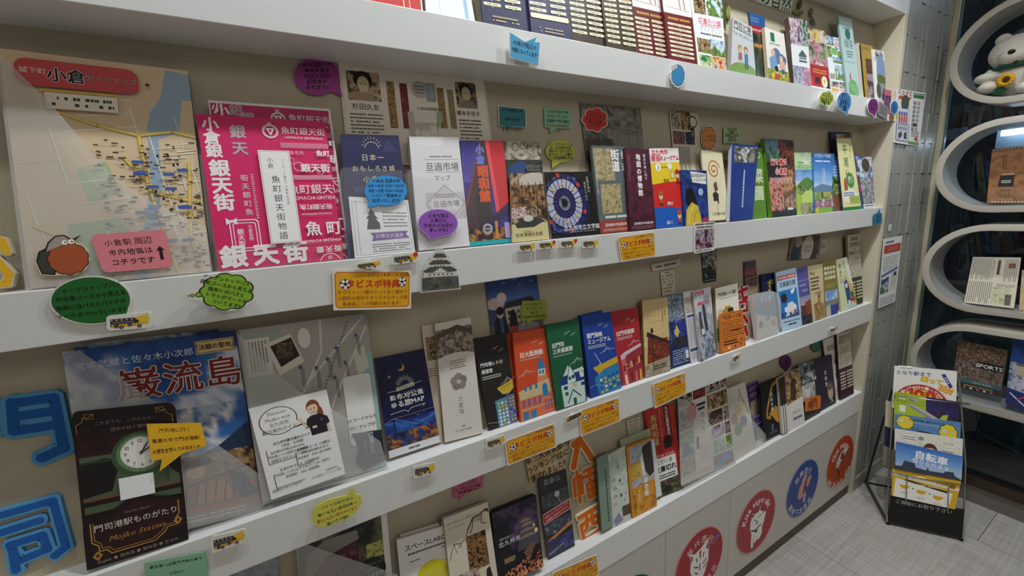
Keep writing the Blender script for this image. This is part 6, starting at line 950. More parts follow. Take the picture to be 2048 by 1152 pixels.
foam('foam_letter', 'orange foam board letter 幡 in the middle of the three orange ones', 'letter', (1144, 944, 1190, 930, 1196, 992, 1150, 1008), 'D', [[(4, 24), (4, 76)], [(4, 24), (36, 20), (36, 74)], [(20, 4), (22, 98)], [(50, 10), (96, 4)], [(48, 28), (98, 22)], [(72, 6), (72, 44)], [(58, 52), (96, 46), (98, 90), (60, 96), (58, 52)], [(78, 50), (78, 92)], [(60, 72), (96, 68)]], 14, '#d86a1c', '#e4d8b8', G1)
foam('foam_letter', 'orange foam board letter 西 lowest of the three orange ones', 'letter', (1155, 1026, 1196, 1010, 1204, 1066, 1162, 1086), 'D', [[(2, 18), (98, 4)], [(8, 44), (92, 30), (96, 84), (16, 98), (8, 44)], [(40, 16), (36, 58), (28, 66)], [(64, 12), (64, 54), (84, 56)]], 16, '#d86a1c', '#e4d8b8', G1)
item('leaflet', 'sage green folded leaflet with vertical print, spine side out beside the orange letters', 'leaflet', (1193, 917, 1216, 905, 1226, 1052, 1204, 1064), 'D', .014, .010, '#7f9484', lambda a: a.Y(56, 20, 78, 92, 1, '#3a4a40', .5, 3), side='#566a5c', pages=4)
item('leaflet', 'pale green washi leaflet with blue vertical title and plum motifs', 'leaflet', (1216, 911, 1250, 892, 1262, 1040, 1224, 1058), 'D', None, .008, '#c9d0c4', lambda a: (a.N(0, 0, 100, 60, '#a8b8a8 #c4ccbc #d4d8cc #b4c2b0', 451, .2, 4), a.N(60, 78, 100, 92, '#4a3830 #6a584c', 452), [a.T(c, u, v, 17, '#2a4aa0', b=.03, jit=.08) for c, u, v in (('宿', 52, 22), ('瀬', 56, 42), ('屋', 58, 62), ('木', 62, 82))], [a.C(24, 38+11*i, 6, 1.6, '#c04a4a', n=10) for i in range(4)], [a.E(u, v, 3, '#3a4a34', n=8) for u, v in ((36, 50), (72, 48), (34, 60), (84, 62), (76, 70))], a.P([(10, 92), (40, 84), (60, 96), (20, 100)], '#8a8aa8')))
item('leaflet', 'orange leaflet with a ginkgo tree photo and white brush lettering', 'leaflet', (1252, 895, 1303, 874, 1314, 1012, 1265, 1038), 'D', None, .008, '#cf8a24', lambda a: (a.N(10, 3, 100, 62, '#8a94a8 #a8b0c0 #b8b4b0 #6a6a70', 461, .2, 3), a.P([(50, 20), (62, 8), (96, 4), (100, 50), (80, 54), (60, 40)], '#3a302a'), a.P([(44, 28), (58, 14), (64, 40), (62, 56)], '#d8d8d4'), a.N(10, 26, 50, 50, '#b08a3a #d8b050 #8a6a2c', 462, 0, 6), a.N(8, 60, 100, 100, '#c8861c #dc9c34 #b87418', 463, 0, 5), a.T('としとった木', 34, 64, 12, '#f4ece0', 'v', 'l', .9, jit=.1, b=.04) if 0 else a.T('銀杏屋', 64, 52, 20, '#f8f2e4', 'v', 'l', .95, jit=.1, b=.05, out='#8a5a20'), a.T('ちょうちん', 34, 66, 11, '#f8f2e4', 'v', 'l', .58 if 0 else .62, jit=.1, b=.03), a.Y(10, 70, 22, 96, 3, '#8a5a14', .4)), side='#c8801c', pages=3)
item('leaflet', 'dark grey guide leaflet behind the orange ginkgo leaflet', 'leaflet', (1240, 880, 1300, 856, 1316, 1000, 1258, 1020), 'D', .026, .003, '#a8b08a')
item('note_card', 'small pale printed paper on the wall above the ginkgo leaflet', 'sign', (1253, 842, 1279, 833, 1283, 868, 1257, 877), 'D', .002, .001, '#cfc9b0', lambda a: (a.X(10, 8, 90, 18, 1, '#a04a3a', .7), a.X(10, 22, 90, 92, 7, '#6a6a50', .35)), wall=True, pages=1)
item('highway_leaflet', 'red old road leaflet carrying a white out of stock notice', 'leaflet', (1288, 822, 1347, 806, 1367, 979, 1313, 1001), 'D', None, .003, '#b0281c',
     lambda a: (a.N(0, 0, 100, 52, '#8a1a14 #b82c20 #c83c2a #a02018', 471, .1, 3), a.N(0, 78, 100, 100, '#2c2418 #5a4a34 #8a7450 #3a4430 #1c1814', 472, 0, 6), a.T('長崎街道', 26, 7, 22, '#e8c878', 'v', 'l', .98, b=.02, out='#3a1410', ow=.03), a.R(62, 0, 82, 42, '#6a1410'), a.T('九大広重街道内', 72, 1, 12, '#f0e4d8', 'v', 'l', .98, b=.04), a.T('風雲の熱いレンゲの道', 48, 2, 8, '#d8a090', 'v', 'l', .98), a.P([(50, 40), (56, 34), (70, 34), (78, 40), (76, 48), (52, 48)], '#241410'), a.R(6, 52, 88, 56.6, '#c8342a'), a.T('OUT OF STOCK', 46, 54.4, 10, '#f4dcd4', b=.02), a.R(5, 56.6, 86, 82, '#f2f0ee'), a.T('ただいま', 44, 61.5, 15, '#1c1a18', b=.03), a.T('在庫切れ', 46, 69.5, 19, '#14120f', b=.06), a.X(14, 75, 78, 80.6, 2, '#2a2826', .6)))
item('leaflet', 'white leaflet corner peeping out at the foot of the red road leaflet', 'leaflet', (1296, 880, 1308, 878, 1324, 990, 1313, 996), 'D', .026, .003, '#d8dcdc')
item('photo_guide', 'cream guide with columns of old photos in the wide clear holder', 'booklet', (1357, 792, 1452, 756, 1469, 938, 1363, 970), 'D', .012, .004, '#e4dace',
     lambda a: ([a.N(u, v, u+w, v+h, p, i, .2, 5) for i, (u, v, w, h, p) in enumerate(((0, 0, 26, 14, STREET), (28, 0, 26, 11, '#1c1816 #5a2a24 #a84a3a #2a201c'), (56, 0, 28, 10, STREET), (86, 0, 14, 10, STREET), (0, 17, 26, 24, STREET), (0, 44, 26, 16, GRN+' #7a7a78'), (0, 62, 26, 30, '#3a4454 #8a94a0 #c9b88a #5a5450'), (56, 12, 42, 18, SEPIA), (56, 32, 30, 16, '#5a3a28 #2a2c34 #a89078 #3a3438'), (88, 32, 12, 16, STREET), (60, 50, 26, 14, '#3a2c34 #a890a0 #d8c8d0'), (88, 50, 12, 14, '#4a3a40 #a890a0'), (62, 66, 24, 16, '#7a9a7a #a8b8a0 #c8d0c0'), (88, 66, 12, 16, GRN), (60, 84, 40, 15, '#4a74b0 #8aa4c8 #a86a54 #8a4a3a')))], a.E(24, 24, 9, '#c8503c', 12), a.R(34, 17, 52, 20, '#3a3444'), a.R(36, 22, 50, 25, '#3a3444'), a.T('北九州', 44, 27, 8, '#3a342c', 'v', 'l', 1.1), a.P([(4, 60), (12, 54), (22, 68), (4, 72)], '#4a5a70'), a.R(30, 54, 35, 68, '#4a5068'), a.X(36, 66, 56, 84, 5, '#a89c90', .2), a.X(4, 93, 56, 97, 2, '#a89c90', .3)), side='#f0ece4')
holder('wide clear holder of the old photo guide, sleeve cut diagonally from its top left', (1354, 794, 1454, 756, 1472, 938, 1362, 972), 'D', .004, .003, [(0, 2), (16, 6), (34, 22), (60, 46), (84, 70), (100, 80), (100, 100), (0, 100)])
item('picnic_guide', 'cream guide with four watercolour circles in a milky sleeve', 'booklet', (1454, 778, 1490, 764, 1512, 892, 1468, 920), 'D', .020, .005, '#e2dccc', lambda a: (a.L([(50, 22), (62, 6), (70, 22), (84, 30), (92, 48)], 2, '#4a4a44'), a.L([(56, 24), (66, 14), (76, 34)], 1.4, '#4a4a44'), a.E(22, 46, 17, '#c05a44'), a.E(46, 36, 18, '#d8bc5a'), a.E(34, 62, 19, '#6a9a54'), a.E(62, 54, 17, '#8a5a9a'), [a.L([(10+i*14, 80), (16+i*14, 94)], 1.2, '#8a9a84') for i in range(6)]))
holder('milky holder of the watercolour circle guide, sleeve falling to the right', (1450, 776, 1494, 760, 1532, 878, 1466, 928), 'D', .014, .005, [(0, 0), (30, 14), (60, 44), (100, 92), (96, 100), (0, 100)])
foam('foam_letter', 'dark purple foam board letter 戸 right of the watercolour guide', 'letter', (1493, 770, 1516, 764, 1520, 812, 1498, 820), 'D', [[(0, 12), (96, 2)], [(14, 14), (12, 62), (4, 98)], [(14, 36), (90, 28), (88, 58), (16, 64)]], 15, '#4a2a70', '#8a7a9a', G1)
foam('foam_letter', 'dark purple foam board letter piece lower, half behind the milky sleeve', 'letter', (1500, 840, 1524, 830, 1526, 872, 1502, 884), 'D', [[(0, 14), (90, 4)], [(50, 4), (40, 96)], [(4, 50), (96, 40)]], 16, '#4a2a70', '#8a7a9a', G1)
item('leaflet', 'spare black leaflet top behind the gold swirl leaflet', 'leaflet', (1526, 770, 1548, 756, 1566, 856, 1534, 872), 'D', .032, .003, '#2a2622')
item('swordsman_leaflet', 'black leaflet with a gold brush swirl and vertical lettering', 'leaflet', (1520, 768, 1557, 753, 1564, 864, 1530, 881), 'D', .014, .005, '#14161c', lambda a: (a.L([(92, 4), (60, 12), (44, 30), (26, 50), (22, 62), (40, 66)], 10, '#b8862e'), a.L([(40, 60), (70, 52), (92, 58)], 13, '#b8862e'), a.P([(40, 58), (92, 52), (98, 84), (70, 76)], '#c8942e'), a.P([(44, 74), (62, 70), (66, 98), (40, 100)], '#0e1018'), a.T('日本の剣', 54, 22, 14, '#e8e4da', 'v', 'l', 1.1, b=.03), a.X(30, 90, 74, 95, 2, '#8a8880', .4), a.E(48, 84, 8, '#5a6070', 12)), side='#2a2420', pages=3)
item('leaflet', 'thick pile of dark leaflets edge on between the gold swirl and sepia ones', 'leaflet', (1556, 758, 1569, 752, 1578, 862, 1566, 868), 'D', None, .010, '#3a2c22', side='#d8d0c4', pages=7, art=lambda a: (a.R(0, 50, 100, 100, '#dcd6cc'), a.R(30, 0, 40, 100, '#2a201a'), a.R(64, 0, 74, 100, '#1c1612')))
item('sepia_leaflet', 'sepia leaflet with old figures over a white foot', 'leaflet', (1569, 747, 1600, 736, 1610, 848, 1578, 864), 'D', None, .006, '#e4dfd8', lambda a: (a.N(0, 0, 100, 56, '#6a5034 #a8865c #c8a878 #5a4028 #8a6a44', 481, .1, 5), a.P([(30, 20), (54, 10), (66, 40), (50, 52), (24, 50)], '#4a3420'), a.P([(0, 56), (100, 50), (100, 62), (0, 68)], '#e4dfd8'), a.X(30, 70, 80, 76, 2, '#7a7484', .4), a.R(30, 80, 88, 87, '#d0ccd4'), a.X(32, 81, 86, 86, 1, '#4a4654', .8)))
item('portrait_leaflet', 'dark leaflet with a pale portrait photo behind the orange note', 'leaflet', (1596, 731, 1628, 720, 1641, 828, 1609, 844), 'D', .012, .006, '#2c2a2a', lambda a: (a.N(0, 0, 100, 36, '#1a1e24 #4a5a4a #8a94a0 #1c2020 #c8ccd0', 491, 0, 5), a.N(0, 38, 88, 66, '#8a8a86 #c8c8c4 #a0a09c', 492, 0, 3), a.E(40, 50, 17, '#d8d6d0', 24), a.E(40, 42, 18, '#a8a8a4', 10), a.N(0, 80, 100, 100, '#1c1a1c #4a4444 #2a2628', 493)), snap=True)
item('note_card', 'small orange handwritten note on the portrait leaflet', 'sign', (1611, 797, 1642, 790, 1641, 817, 1610, 824), 'D', .005, .001, '#d8742c', doodle(['企画展', '開催中の', '行事です!'], 17, col='#4a1f0c', b=.03, v0=24), outline=lambda a: rrect(0, 0, 100, 100, 9, a), snap=False, pages=1)
item('conductor_leaflet', 'dark purple leaflet with white vertical name and a face in profile', 'leaflet', (1627, 720, 1663, 709, 1673, 811, 1641, 825), 'D', .016, .008, '#29203a', lambda a: (a.T('宮本進', 54, 26, 15, '#e8e4ee', 'v', 'l', 1.15, jit=.06, b=.02), a.E(72, 70, 20, '#5a4a44', 30), a.E(72, 74, 15, '#c9a68c', 24), a.P([(58, 62), (90, 56), (92, 66), (64, 70)], '#6a5a54'), a.P([(66, 88), (84, 84), (86, 100), (60, 100)], '#15121c'), a.P([(72, 88), (80, 86), (76, 96)], '#e8e4de'), a.X(60, 92, 90, 96, 1, '#8a8494')), side='#1c1626', pages=4)
item('leaflet', 'white leaflet with pink outline drawing, behind the dark purple leaflet', 'leaflet', (1646, 681, 1673, 670, 1690, 800, 1664, 812), 'D', .024, .003, '#ddd6cc', lambda a: (a.X(20, 10, 84, 20, 1, '#b08a84', .8), a.T('222', 52, 16, 26, '#b09a90'), a.T('7+7', 54, 32, 20, '#c0705a'), a.R(60, 36, 96, 44, '#c03a34'), a.E(70, 62, 14, '#4a4a44', 16), a.X(20, 80, 80, 92, 3, '#8a847c', .3)))
item('cafe_map', 'maroon slip map with a pale cafe drawing, last on the lowest shelf', 'leaflet', (1673, 668, 1700, 660, 1708, 791, 1682, 799), 'D', .012, .009, '#c9bda6', lambda a: (a.T('珈琲街道', 54, 8, 20, '#3a342c', b=.02), a.T('喫茶店マップ', 54, 15, 15, '#3a342c'), a.X(16, 22, 90, 32, 5, '#6a6252', .25), a.N(10, 36, 94, 52, '#b0a88f #cfc6b0 #9a9280 #d8d2c4', 496, 0, 6), a.R(0, 54, 100, 100, '#3f1530'), slips(6, ((6, 46), (54, 96)), 60, 88, '#dcd4b4')(a)), side='#2a1020', pages=4)
bubble('speech_bubble_sign', 'dark purple oval bubble on the wall of the lowest shelf', 'sign', (1560, 710, 1583, 710, 1583, 738, 1560, 738), '#5a2464', ['企画', '行事'], 18, 'D', .003, wall=True, tail=(82, 50, 118), rim='#5a2464', k=.99, v0=36)
item('cloud_sign', 'dark green cloud sign on the wall of the lowest shelf', 'sign', (1621, 679, 1646, 676, 1645, 702, 1622, 706), 'D', .003, .002, '#2f5a44', lambda a: a.P(cloud(8, amp=.14, ru=40, rv=40), '#3a7054'), outline=cloud(8, amp=.16, ru=44, rv=44), wall=True, pages=1)

# ================================================================== SIGNS ON THE BOARD FRONTS
bubble('speech_bubble_sign', 'large dark green oval speech bubble on the second board', 'sign', (98, 553, 264, 551, 264, 649, 98, 650), '#1f6a2c', ['オープントップバス', '門司港コースから見える', '施設にはバスとバナナの', 'マークがついています!!'], 8.6, y=-.004, pad=.0025, tail=(38, 92, 98), rim='#e4dfd2', k=.95, v0=24, ang=-9, b=.03)
def limecloud(a):
    P = cloud(9, 58, 50, 38, 42, amp=.12); a.P(P, '#16200c'); a.P(grow(P, .94, 58, 50), '#8fbf34'); [(a.E(u, v, z, '#16200c'), a.E(u, v, z*.72, '#8fbf34')) for u, v, z in ((16, 57, 5), (7, 59, 3.2), (1.5, 60, 1.6))]
    for i, s in enumerate(('オープントップバス', '若松コースから見える', '施設にはバスと', 'トマトのマークが', 'ついてます!!')): a.T(s, 57, 21+14.5*i, 8.2, '#14180c', b=.03, jit=.12, ang=14)
item('cloud_sign', 'lime green thought cloud sign on the second board under the pink booklets', 'sign', (376, 543, 510, 543, 508, 624, 374, 624), 'F', -.014, .002, '#e6e2d4', limecloud, outline=[(-3, 56), (4, 50), (14, 48), (18, 24), (34, 8), (56, -2), (78, 8), (94, 18), (102, 44), (100, 68), (90, 84), (70, 96), (50, 98), (30, 84), (18, 70), (4, 68), (-3, 64)], pad=.0125, snap=False, pages=1)
BUSES = [((212, 632, 303, 623, 304, 655, 214, 662), bus, 'double decker bus cut-out beside the large green oval bubble'), ((420, 1074, 492, 1057, 494, 1083, 423, 1108), bus, 'double decker bus cut-out at the left of the third board'), ((825, 933, 871, 924, 873, 945, 827, 958), bus, 'double decker bus cut-out on the third board below the night blue map'),
         ((971, 880, 1010, 869, 1012, 886, 973, 900), bus, 'double decker bus cut-out left of the lowest coupon on the third board'), ((710, 526, 763, 519, 764, 533, 713, 541), bus, 'half hidden double decker bus cut-out above the widest yellow coupon'), ((783, 510, 836, 503, 837, 523, 785, 530), bus_dot, 'double decker bus cut-out with a red dot, left of the castle cut-out'),
         ((1037, 487, 1071, 484, 1072, 501, 1038, 504), bus, 'double decker bus cut-out, first of four right of the castle'), ((1076, 483, 1111, 480, 1112, 496, 1077, 499), bus_dot, 'double decker bus cut-out with a red dot, second of four right of the castle'), ((1120, 480, 1155, 477, 1154, 493, 1120, 496), bus_dot, 'double decker bus cut-out with a red dot, third of four right of the castle'), ((1164, 479, 1198, 477, 1197, 494, 1164, 497), bus, 'double decker bus cut-out nearest the middle yellow coupon on the second board'),
         ((1465, 713, 1482, 704, 1481, 716, 1466, 728), bus, 'tiny bus cut-out on the third board under the orange card'), ((1659, 657, 1674, 653, 1674, 661, 1660, 666), bus_dot, 'tiny bus cut-out with a red dot at the right of the third board')]
for q, f, lb in BUSES: item('bus_cutout', lb, 'cut-out', q, 'F', -.007, .002, '#eae6da', f, group='bus cut-outs on the boards', outline=BUSO, pad=.0055, snap=False, pages=1)
CPN = [((664, 540, 823, 540, 822, 617, 667, 621), '小倉城+小倉城庭園', 'widest yellow football coupon card, on the second board left of the castle', -.003), ((1235, 474, 1309, 463, 1312, 512, 1242, 524), '地図ミュージアム', 'yellow football coupon card on the second board under the wine red leaflet', -.004),
       ((1009, 882, 1110, 846, 1113, 894, 1015, 932), '門司港山の展望室', 'yellow football coupon card lowest of three on the third board', -.004), ((1158, 821, 1238, 794, 1241, 842, 1162, 873), '関門海峡', 'yellow football coupon card under the green and blue building leaflets', -.004),
       ((1305, 768, 1371, 744, 1373, 787, 1310, 817), '門司港', 'yellow football coupon card on the third board under the brick leaflet', -.004), ((1104, 1146, 1194, 1108, 1199, 1150, 1108, 1190), 'いのちの', 'yellow football coupon card on the lowest board at the bottom edge', -.004)]
for q, nt, lb, y in CPN: item('coupon_sign', lb, 'sign', q, 'F', y, .0015, '#f0e6d2', coupon(nt), group='yellow football coupon cards', pad=-y-.0015, snap=False, pages=1)
bubble('speech_bubble_sign', 'pale yellow handwritten bubble of banana sale times on the third board', 'sign', (624, 1003, 723, 990, 722, 1038, 626, 1062), '#dcd85a', ['バナナの叩き売り', '第1～4(土) }各日13時～', '第2と4(日) }荒天中止あり', '港ハウス前!!'], 9, y=-.012, pad=.0105, rim='#dcd85a', k=.995, b=.025,
       shape=[(8, 18), (30, 2), (70, -6), (80, -34), (86, -8), (98, 0), (102, 30), (92, 62), (74, 84), (40, 96), (10, 92), (-1, 66), (0, 38)], v0=18, ang=-12, cols=['#3a4a14', '#14140f', '#b85a1a', '#14241a'])
def castle(a):
    a.P([(46, 0), (54, 0), (60, 12), (70, 20), (64, 26), (78, 34), (74, 40), (92, 52), (86, 58), (90, 66), (100, 100), (0, 100), (10, 66), (14, 58), (8, 52), (26, 40), (22, 34), (36, 26), (30, 20), (40, 12)], '#d8d4c8')
    for v, w, h in ((14, 20, 8), (30, 32, 8), (46, 48, 10)):
        a.P([(50-w, v+h*.7), (50-w*.6, v-h*.3), (50+w*.6, v-h*.3), (50+w, v+h*.7), (50+w*.8, v+h), (50-w*.8, v+h)], '#55564f'); a.R(50-w*.62, v+h, 50+w*.62, v+h+7, '#dedacd'); [a.R(50-w*.5+i*w*.25, v+h+2, 50-w*.5+i*w*.25+w*.12, v+h+5, '#4a4a46') for i in range(4)]
    a.P([(50-30, 58), (50, 42), (80, 58)], '#6a6a62'); a.P([(50-20, 57), (50, 46), (70, 57)], '#dedacd'); a.R(12, 58, 88, 66, '#dedacd'); [a.R(18+i*12, 60, 24+i*12, 63, '#4a4a46') for i in range(6)]
    a.N(2, 68, 98, 98, '#3a3a38 #55554f #6a6a64 #484844', 501, 0, 8)
item('castle_cutout', 'grey castle cut-out on the second board right of the widest coupon', 'cut-out', (845, 497, 912, 497, 920, 577, 842, 584), 'F', -.005, .002, '#dcd8cc', castle, outline=[(42, -2), (58, -2), (66, 10), (80, 20), (76, 28), (90, 36), (96, 50), (96, 62), (102, 102), (-2, 102), (6, 62), (4, 50), (10, 36), (24, 28), (20, 20), (34, 10)], pad=.0035, snap=False, pages=1)
item('bus_cutout', 'brown rope-like bus cut-out edge left of the coupon under the blue leaflet', 'cut-out', (1130, 835, 1164, 821, 1165, 832, 1133, 848), 'F', -.006, .002, '#e4dfd2', lambda a: (a.N(6, 16, 94, 84, '#3a3020 #6a5a3c #2a241c #8a7a54', 3, 0, 8), a.E(12, 30, 8, '#d8b04a')), outline=BUSO, pad=.0045, snap=False, pages=1)
item('picture_card', 'white card with a busy comic picture hanging from the second board', 'card', (1388, 446, 1431, 443, 1430, 500, 1388, 508), 'F', -.003, .002, '#e8e6e2', lambda a: (a.X(6, 3, 94, 9, 1, '#2a2a2a', .8), a.X(12, 13, 88, 19, 1, '#2a2a2a', .8), a.N(6, 23, 94, 88, '#2a2c48 #a03444 #c8c0c8 #4a5080 #d8c4a8 #3a3a50', 511, 0, 5), a.L([(50, 26), (54, 66)], 4, '#1c1c2c'), a.X(6, 91, 80, 97, 1, '#5a5a5a', .6)), pad=.001, snap=False, pages=1, outline=lambda a: rrect(0, 0, 100, 100, 7, a))
bubble('speech_bubble_sign', 'small teal blue bubble at the right end of the second board', 'sign', (1748, 427, 1764, 425, 1764, 447, 1748, 450), '#2a7a9c', ['平尾台', 'ここから', '車で'], 18, y=-.006, pad=.0045, rim='#2a7a9c', shape=[(0, 8), (46, 0), (70, -34), (78, 0), (100, 10), (100, 100), (0, 100)], k=.99, v0=28)
# round stickers on the cupboard doors
RX = [.7900, 1.1465, 1.4998, 1.8562, 2.2035]; DR = .134
def disc(name, label, x, col, art, ring):
    z = -1.2747; corners = [(x-DR, z+DR), (x+DR, z+DR), (x+DR, z-DR), (x-DR, z-DR)]
    P = []
    for X, Z in corners:
        q = CM@(np.array([X, 0, Z])-CP); P += [1024+FOC*q[0]/q[2], 576+FOC*q[1]/q[2]]
    return item(name, label, 'sticker', P, 'F', 0.0, .001, ring, lambda a: (a.E(50, 50, 48.6, col, n=64), art(a)), outline=ell(n=64), snap=False, pages=1, group='round stickers on the cupboard doors')
W = '#eeeae2'
disc('round_sticker', 'dark green round sticker at the bottom edge of the photo', RX[0], '#1f4a34', lambda a: None, '#a8c0a8')
disc('round_sticker', 'red round sticker with a white fox mask', RX[1], '#a5242c', lambda a: (a.AT('趁兴而行', 50, 50, 33, 218, 322, 11.5, W, .01), a.AT('期待下次再见', 50, 50, 33+8, 150, 30, 11, W, .01, True),
     a.P([(30, 54), (31, 40), (29, 26), (38, 32), (52, 28), (66, 20), (68, 38), (68, 54), (62, 70), (54, 82), (46, 84), (38, 74)], W), a.P([(62, 34), (66, 24), (67, 38)], '#6a1a20'), a.P([(31, 30), (35, 35), (32, 44)], '#6a1a20'), a.P([(48, 32), (52, 32), (51, 44), (49, 44)], '#8a2a30'), [a.L(p, 2, '#5a3a40') for p in ([(42, 40), (44, 46)], [(58, 38), (56, 44)], [(38, 52), (46, 56)], [(56, 55), (64, 50)], [(40, 62), (46, 66)], [(58, 62), (64, 58)], [(36, 66), (42, 70)], [(42, 76), (48, 74)], [(50, 52), (50, 62)])], a.E(50, 78, 3, '#3a2a2c'), a.C(78, 30, 4, 1.2, '#c8a0b8', n=12), a.E(86, 28, 4, '#7a5a94'), a.E(71, 32, 1.6, '#7a5a94')), '#d8908c')
def cat(a):
    a.AT('Kita tayo ulit', 50, 50, 35, 192, 340, 15, W, .035)
    B = [(38, 84), (38, 66), (34, 58), (33, 46), (36, 38), (38, 30), (44, 35), (54, 34), (60, 26), (63, 36), (66, 44), (70, 40), (74, 44), (70, 58), (66, 66), (66, 78), (60, 84), (52, 84), (46, 86), (44, 92), (39, 91)]
    a.P(grow(B, 1.04, 52, 60), '#2a2624'); a.P(B, '#efede6'); a.P([(38, 31), (43, 36), (38, 40)], '#2a2624'); a.P([(60, 27), (63, 36), (57, 35)], '#2a2624'); a.L([(40, 46), (44, 44), (47, 47)], 1.2, '#2a2624'); a.L([(54, 45), (58, 42), (61, 44)], 1.2, '#2a2624'); a.E(50, 50, 2, '#2a2624'); a.L([(46, 54), (50, 53), (54, 54)], 1, '#2a2624'); a.L([(37, 60), (46, 64), (62, 60)], 2.4, '#5a2a30'); a.E(50, 66, 3.4, '#8a3a40'); a.L([(44, 70), (44, 88)], 1, '#2a2624'); a.L([(52, 84), (52, 76)], 1, '#2a2624')
disc('round_sticker', 'red round sticker with a waving white lucky cat', RX[2], '#a8333c', cat, '#c88a88')
disc('round_sticker', 'blue round sticker with two pink sweets', RX[3], '#2a468c', lambda a: (a.AT('趁興而行', 50, 50, 31, 214, 318, 12, W, .01), a.AT('期待下次再見', 50, 50, 33+9, 158, 44, 12.5, W, .01, True), a.P([(38, 46), (46, 30), (56, 22), (60, 30), (54, 46), (48, 66), (40, 68), (34, 60)], '#c89890'), a.P([(50, 62), (56, 54), (62, 66), (60, 80), (54, 78)], '#c89890'), a.P([(58, 40), (70, 32), (76, 38), (66, 52), (60, 52)], '#c89890'), a.P([(56, 36), (62, 42), (58, 56), (52, 64), (50, 58)], '#6a2a38'), [a.E(u, v, 1.4, '#8a5a58', n=8) for u, v in ((44, 40), (42, 58), (52, 30))]), '#7a8ab8')
disc('round_sticker', 'orange red round sticker with a folding paper fan', RX[4], '#b0451f', lambda a: (a.AT('Que tengas', 50, 50, 33, 198, 328, 16, W, .02), a.AT('un buen dia', 50, 50, 43, 152, 30, 16, W, .02, True), a.P([(34, 56), (36, 44), (48, 32), (64, 28), (74, 34), (60, 46), (50, 52), (42, 62)], '#d8d4d0'), [a.L([(38+i*7, 52-i*4), (44+i*6, 56-i*4)], 1.6, '#6a6a74') for i in range(5)], a.E(55, 41, 7, '#8a3a34'), a.L([(38, 58), (50, 76)], 2.6, '#2a1c18'), a.L([(64, 44), (50, 76)], 1.4, '#5a2a1c'), a.E(48, 78, 2.6, '#2a1c18')), '#d89a7c')

# ================================================================== POSTERS ON THE TILES
item('event_poster', 'laminated event poster with blue boxes on the tiles, upper of two', 'poster', (1792, 177, 1852, 186, 1838, 293, 1787, 285), 'F', -.002, .001, '#e9e9e6',
     lambda a: (a.T('うおまち', 30, 8, 12, '#a83a34', b=.03), a.R(10, 12, 48, 18, '#c8504a'), a.E(32, 24, 13, '#4a5044', 11), a.R(58, 6, 96, 12, '#3a7a4a'), a.R(56, 3, 98, 5, '#4a8a58'), [a.R(60+14*(i % 2), 18+8*(i//2), 70+14*(i % 2), 24+8*(i//2), ('#8a8a84', '#a8a8a0')[i % 2]) for i in range(14)], a.R(6, 34, 50, 62, '#7a8ab8'), a.R(7, 34.6, 49, 61.4, '#dce0ec'), [a.R(12+8*i, 40, 18+8*i, 47, '#5a6aa8') for i in range(4)], [a.E(16+8*i, 54, 3, '#c8504a', 6) for i in range(4)], a.E(8, 50, 4, '#d8c83a'), a.RR(6, 64, 52, 95, 3, '#2a3a7a'), a.RR(7.4, 65, 50.6, 94, 3, '#d4d8e4'), a.X(12, 68, 46, 74, 2, '#4a5074', .6), a.P([(14, 82), (26, 76), (28, 86), (16, 92)], '#6a3a4a'), a.P([(34, 80), (44, 76), (46, 90), (36, 90)], '#3a4a3a'), a.R(66, 58, 80, 64, '#4a4a48'), a.X(62, 72, 92, 84, 4, '#7a7a74', .4), a.P([(74, 88), (86, 80), (92, 92)], '#b85a44'), a.R(54, 93, 96, 98, '#6a9a4a')), pad=.001, snap=False, pages=1)
item('travel_poster', 'white travel poster with a red heading band and a train photo, lower on the tiles', 'poster', (1767, 478, 1805, 471, 1790, 603, 1756, 617), 'F', -.002, .001, '#e9e9e8',
     lambda a: (a.X(14, 4, 56, 8, 1, '#3a5a8a', .8), a.R(8, 10, 96, 22, '#b84a44'), a.X(30, 13, 80, 19, 2, '#d8908a', .4), a.X(8, 26, 90, 48, 9, '#4a4a50', .3), a.P([(4, 52), (92, 45), (92, 49), (4, 56)], '#5a74b4'), a.N(4, 58, 50, 80, '#3a5a98 #6a8ac0 #b8c4d4 #3a5a34 #5a7a3a', 601, .6), a.P([(8, 62), (44, 56), (46, 60), (12, 68)], '#2a3a6a'), a.Y(60, 54, 92, 78, 6, '#6a6a70', .3), a.R(72, 52, 88, 58, '#4a4a50'), a.X(6, 86, 94, 98, 4, '#3a4a6a', .3)), pad=.001, snap=False, pages=1)
item('tape', 'scrap of white tape above the travel poster on the tiles', 'tape', (1778, 449, 1784, 448, 1782, 461, 1776, 462), 'F', 0.0, .0006, '#dcdcd8', snap=False, pages=1)

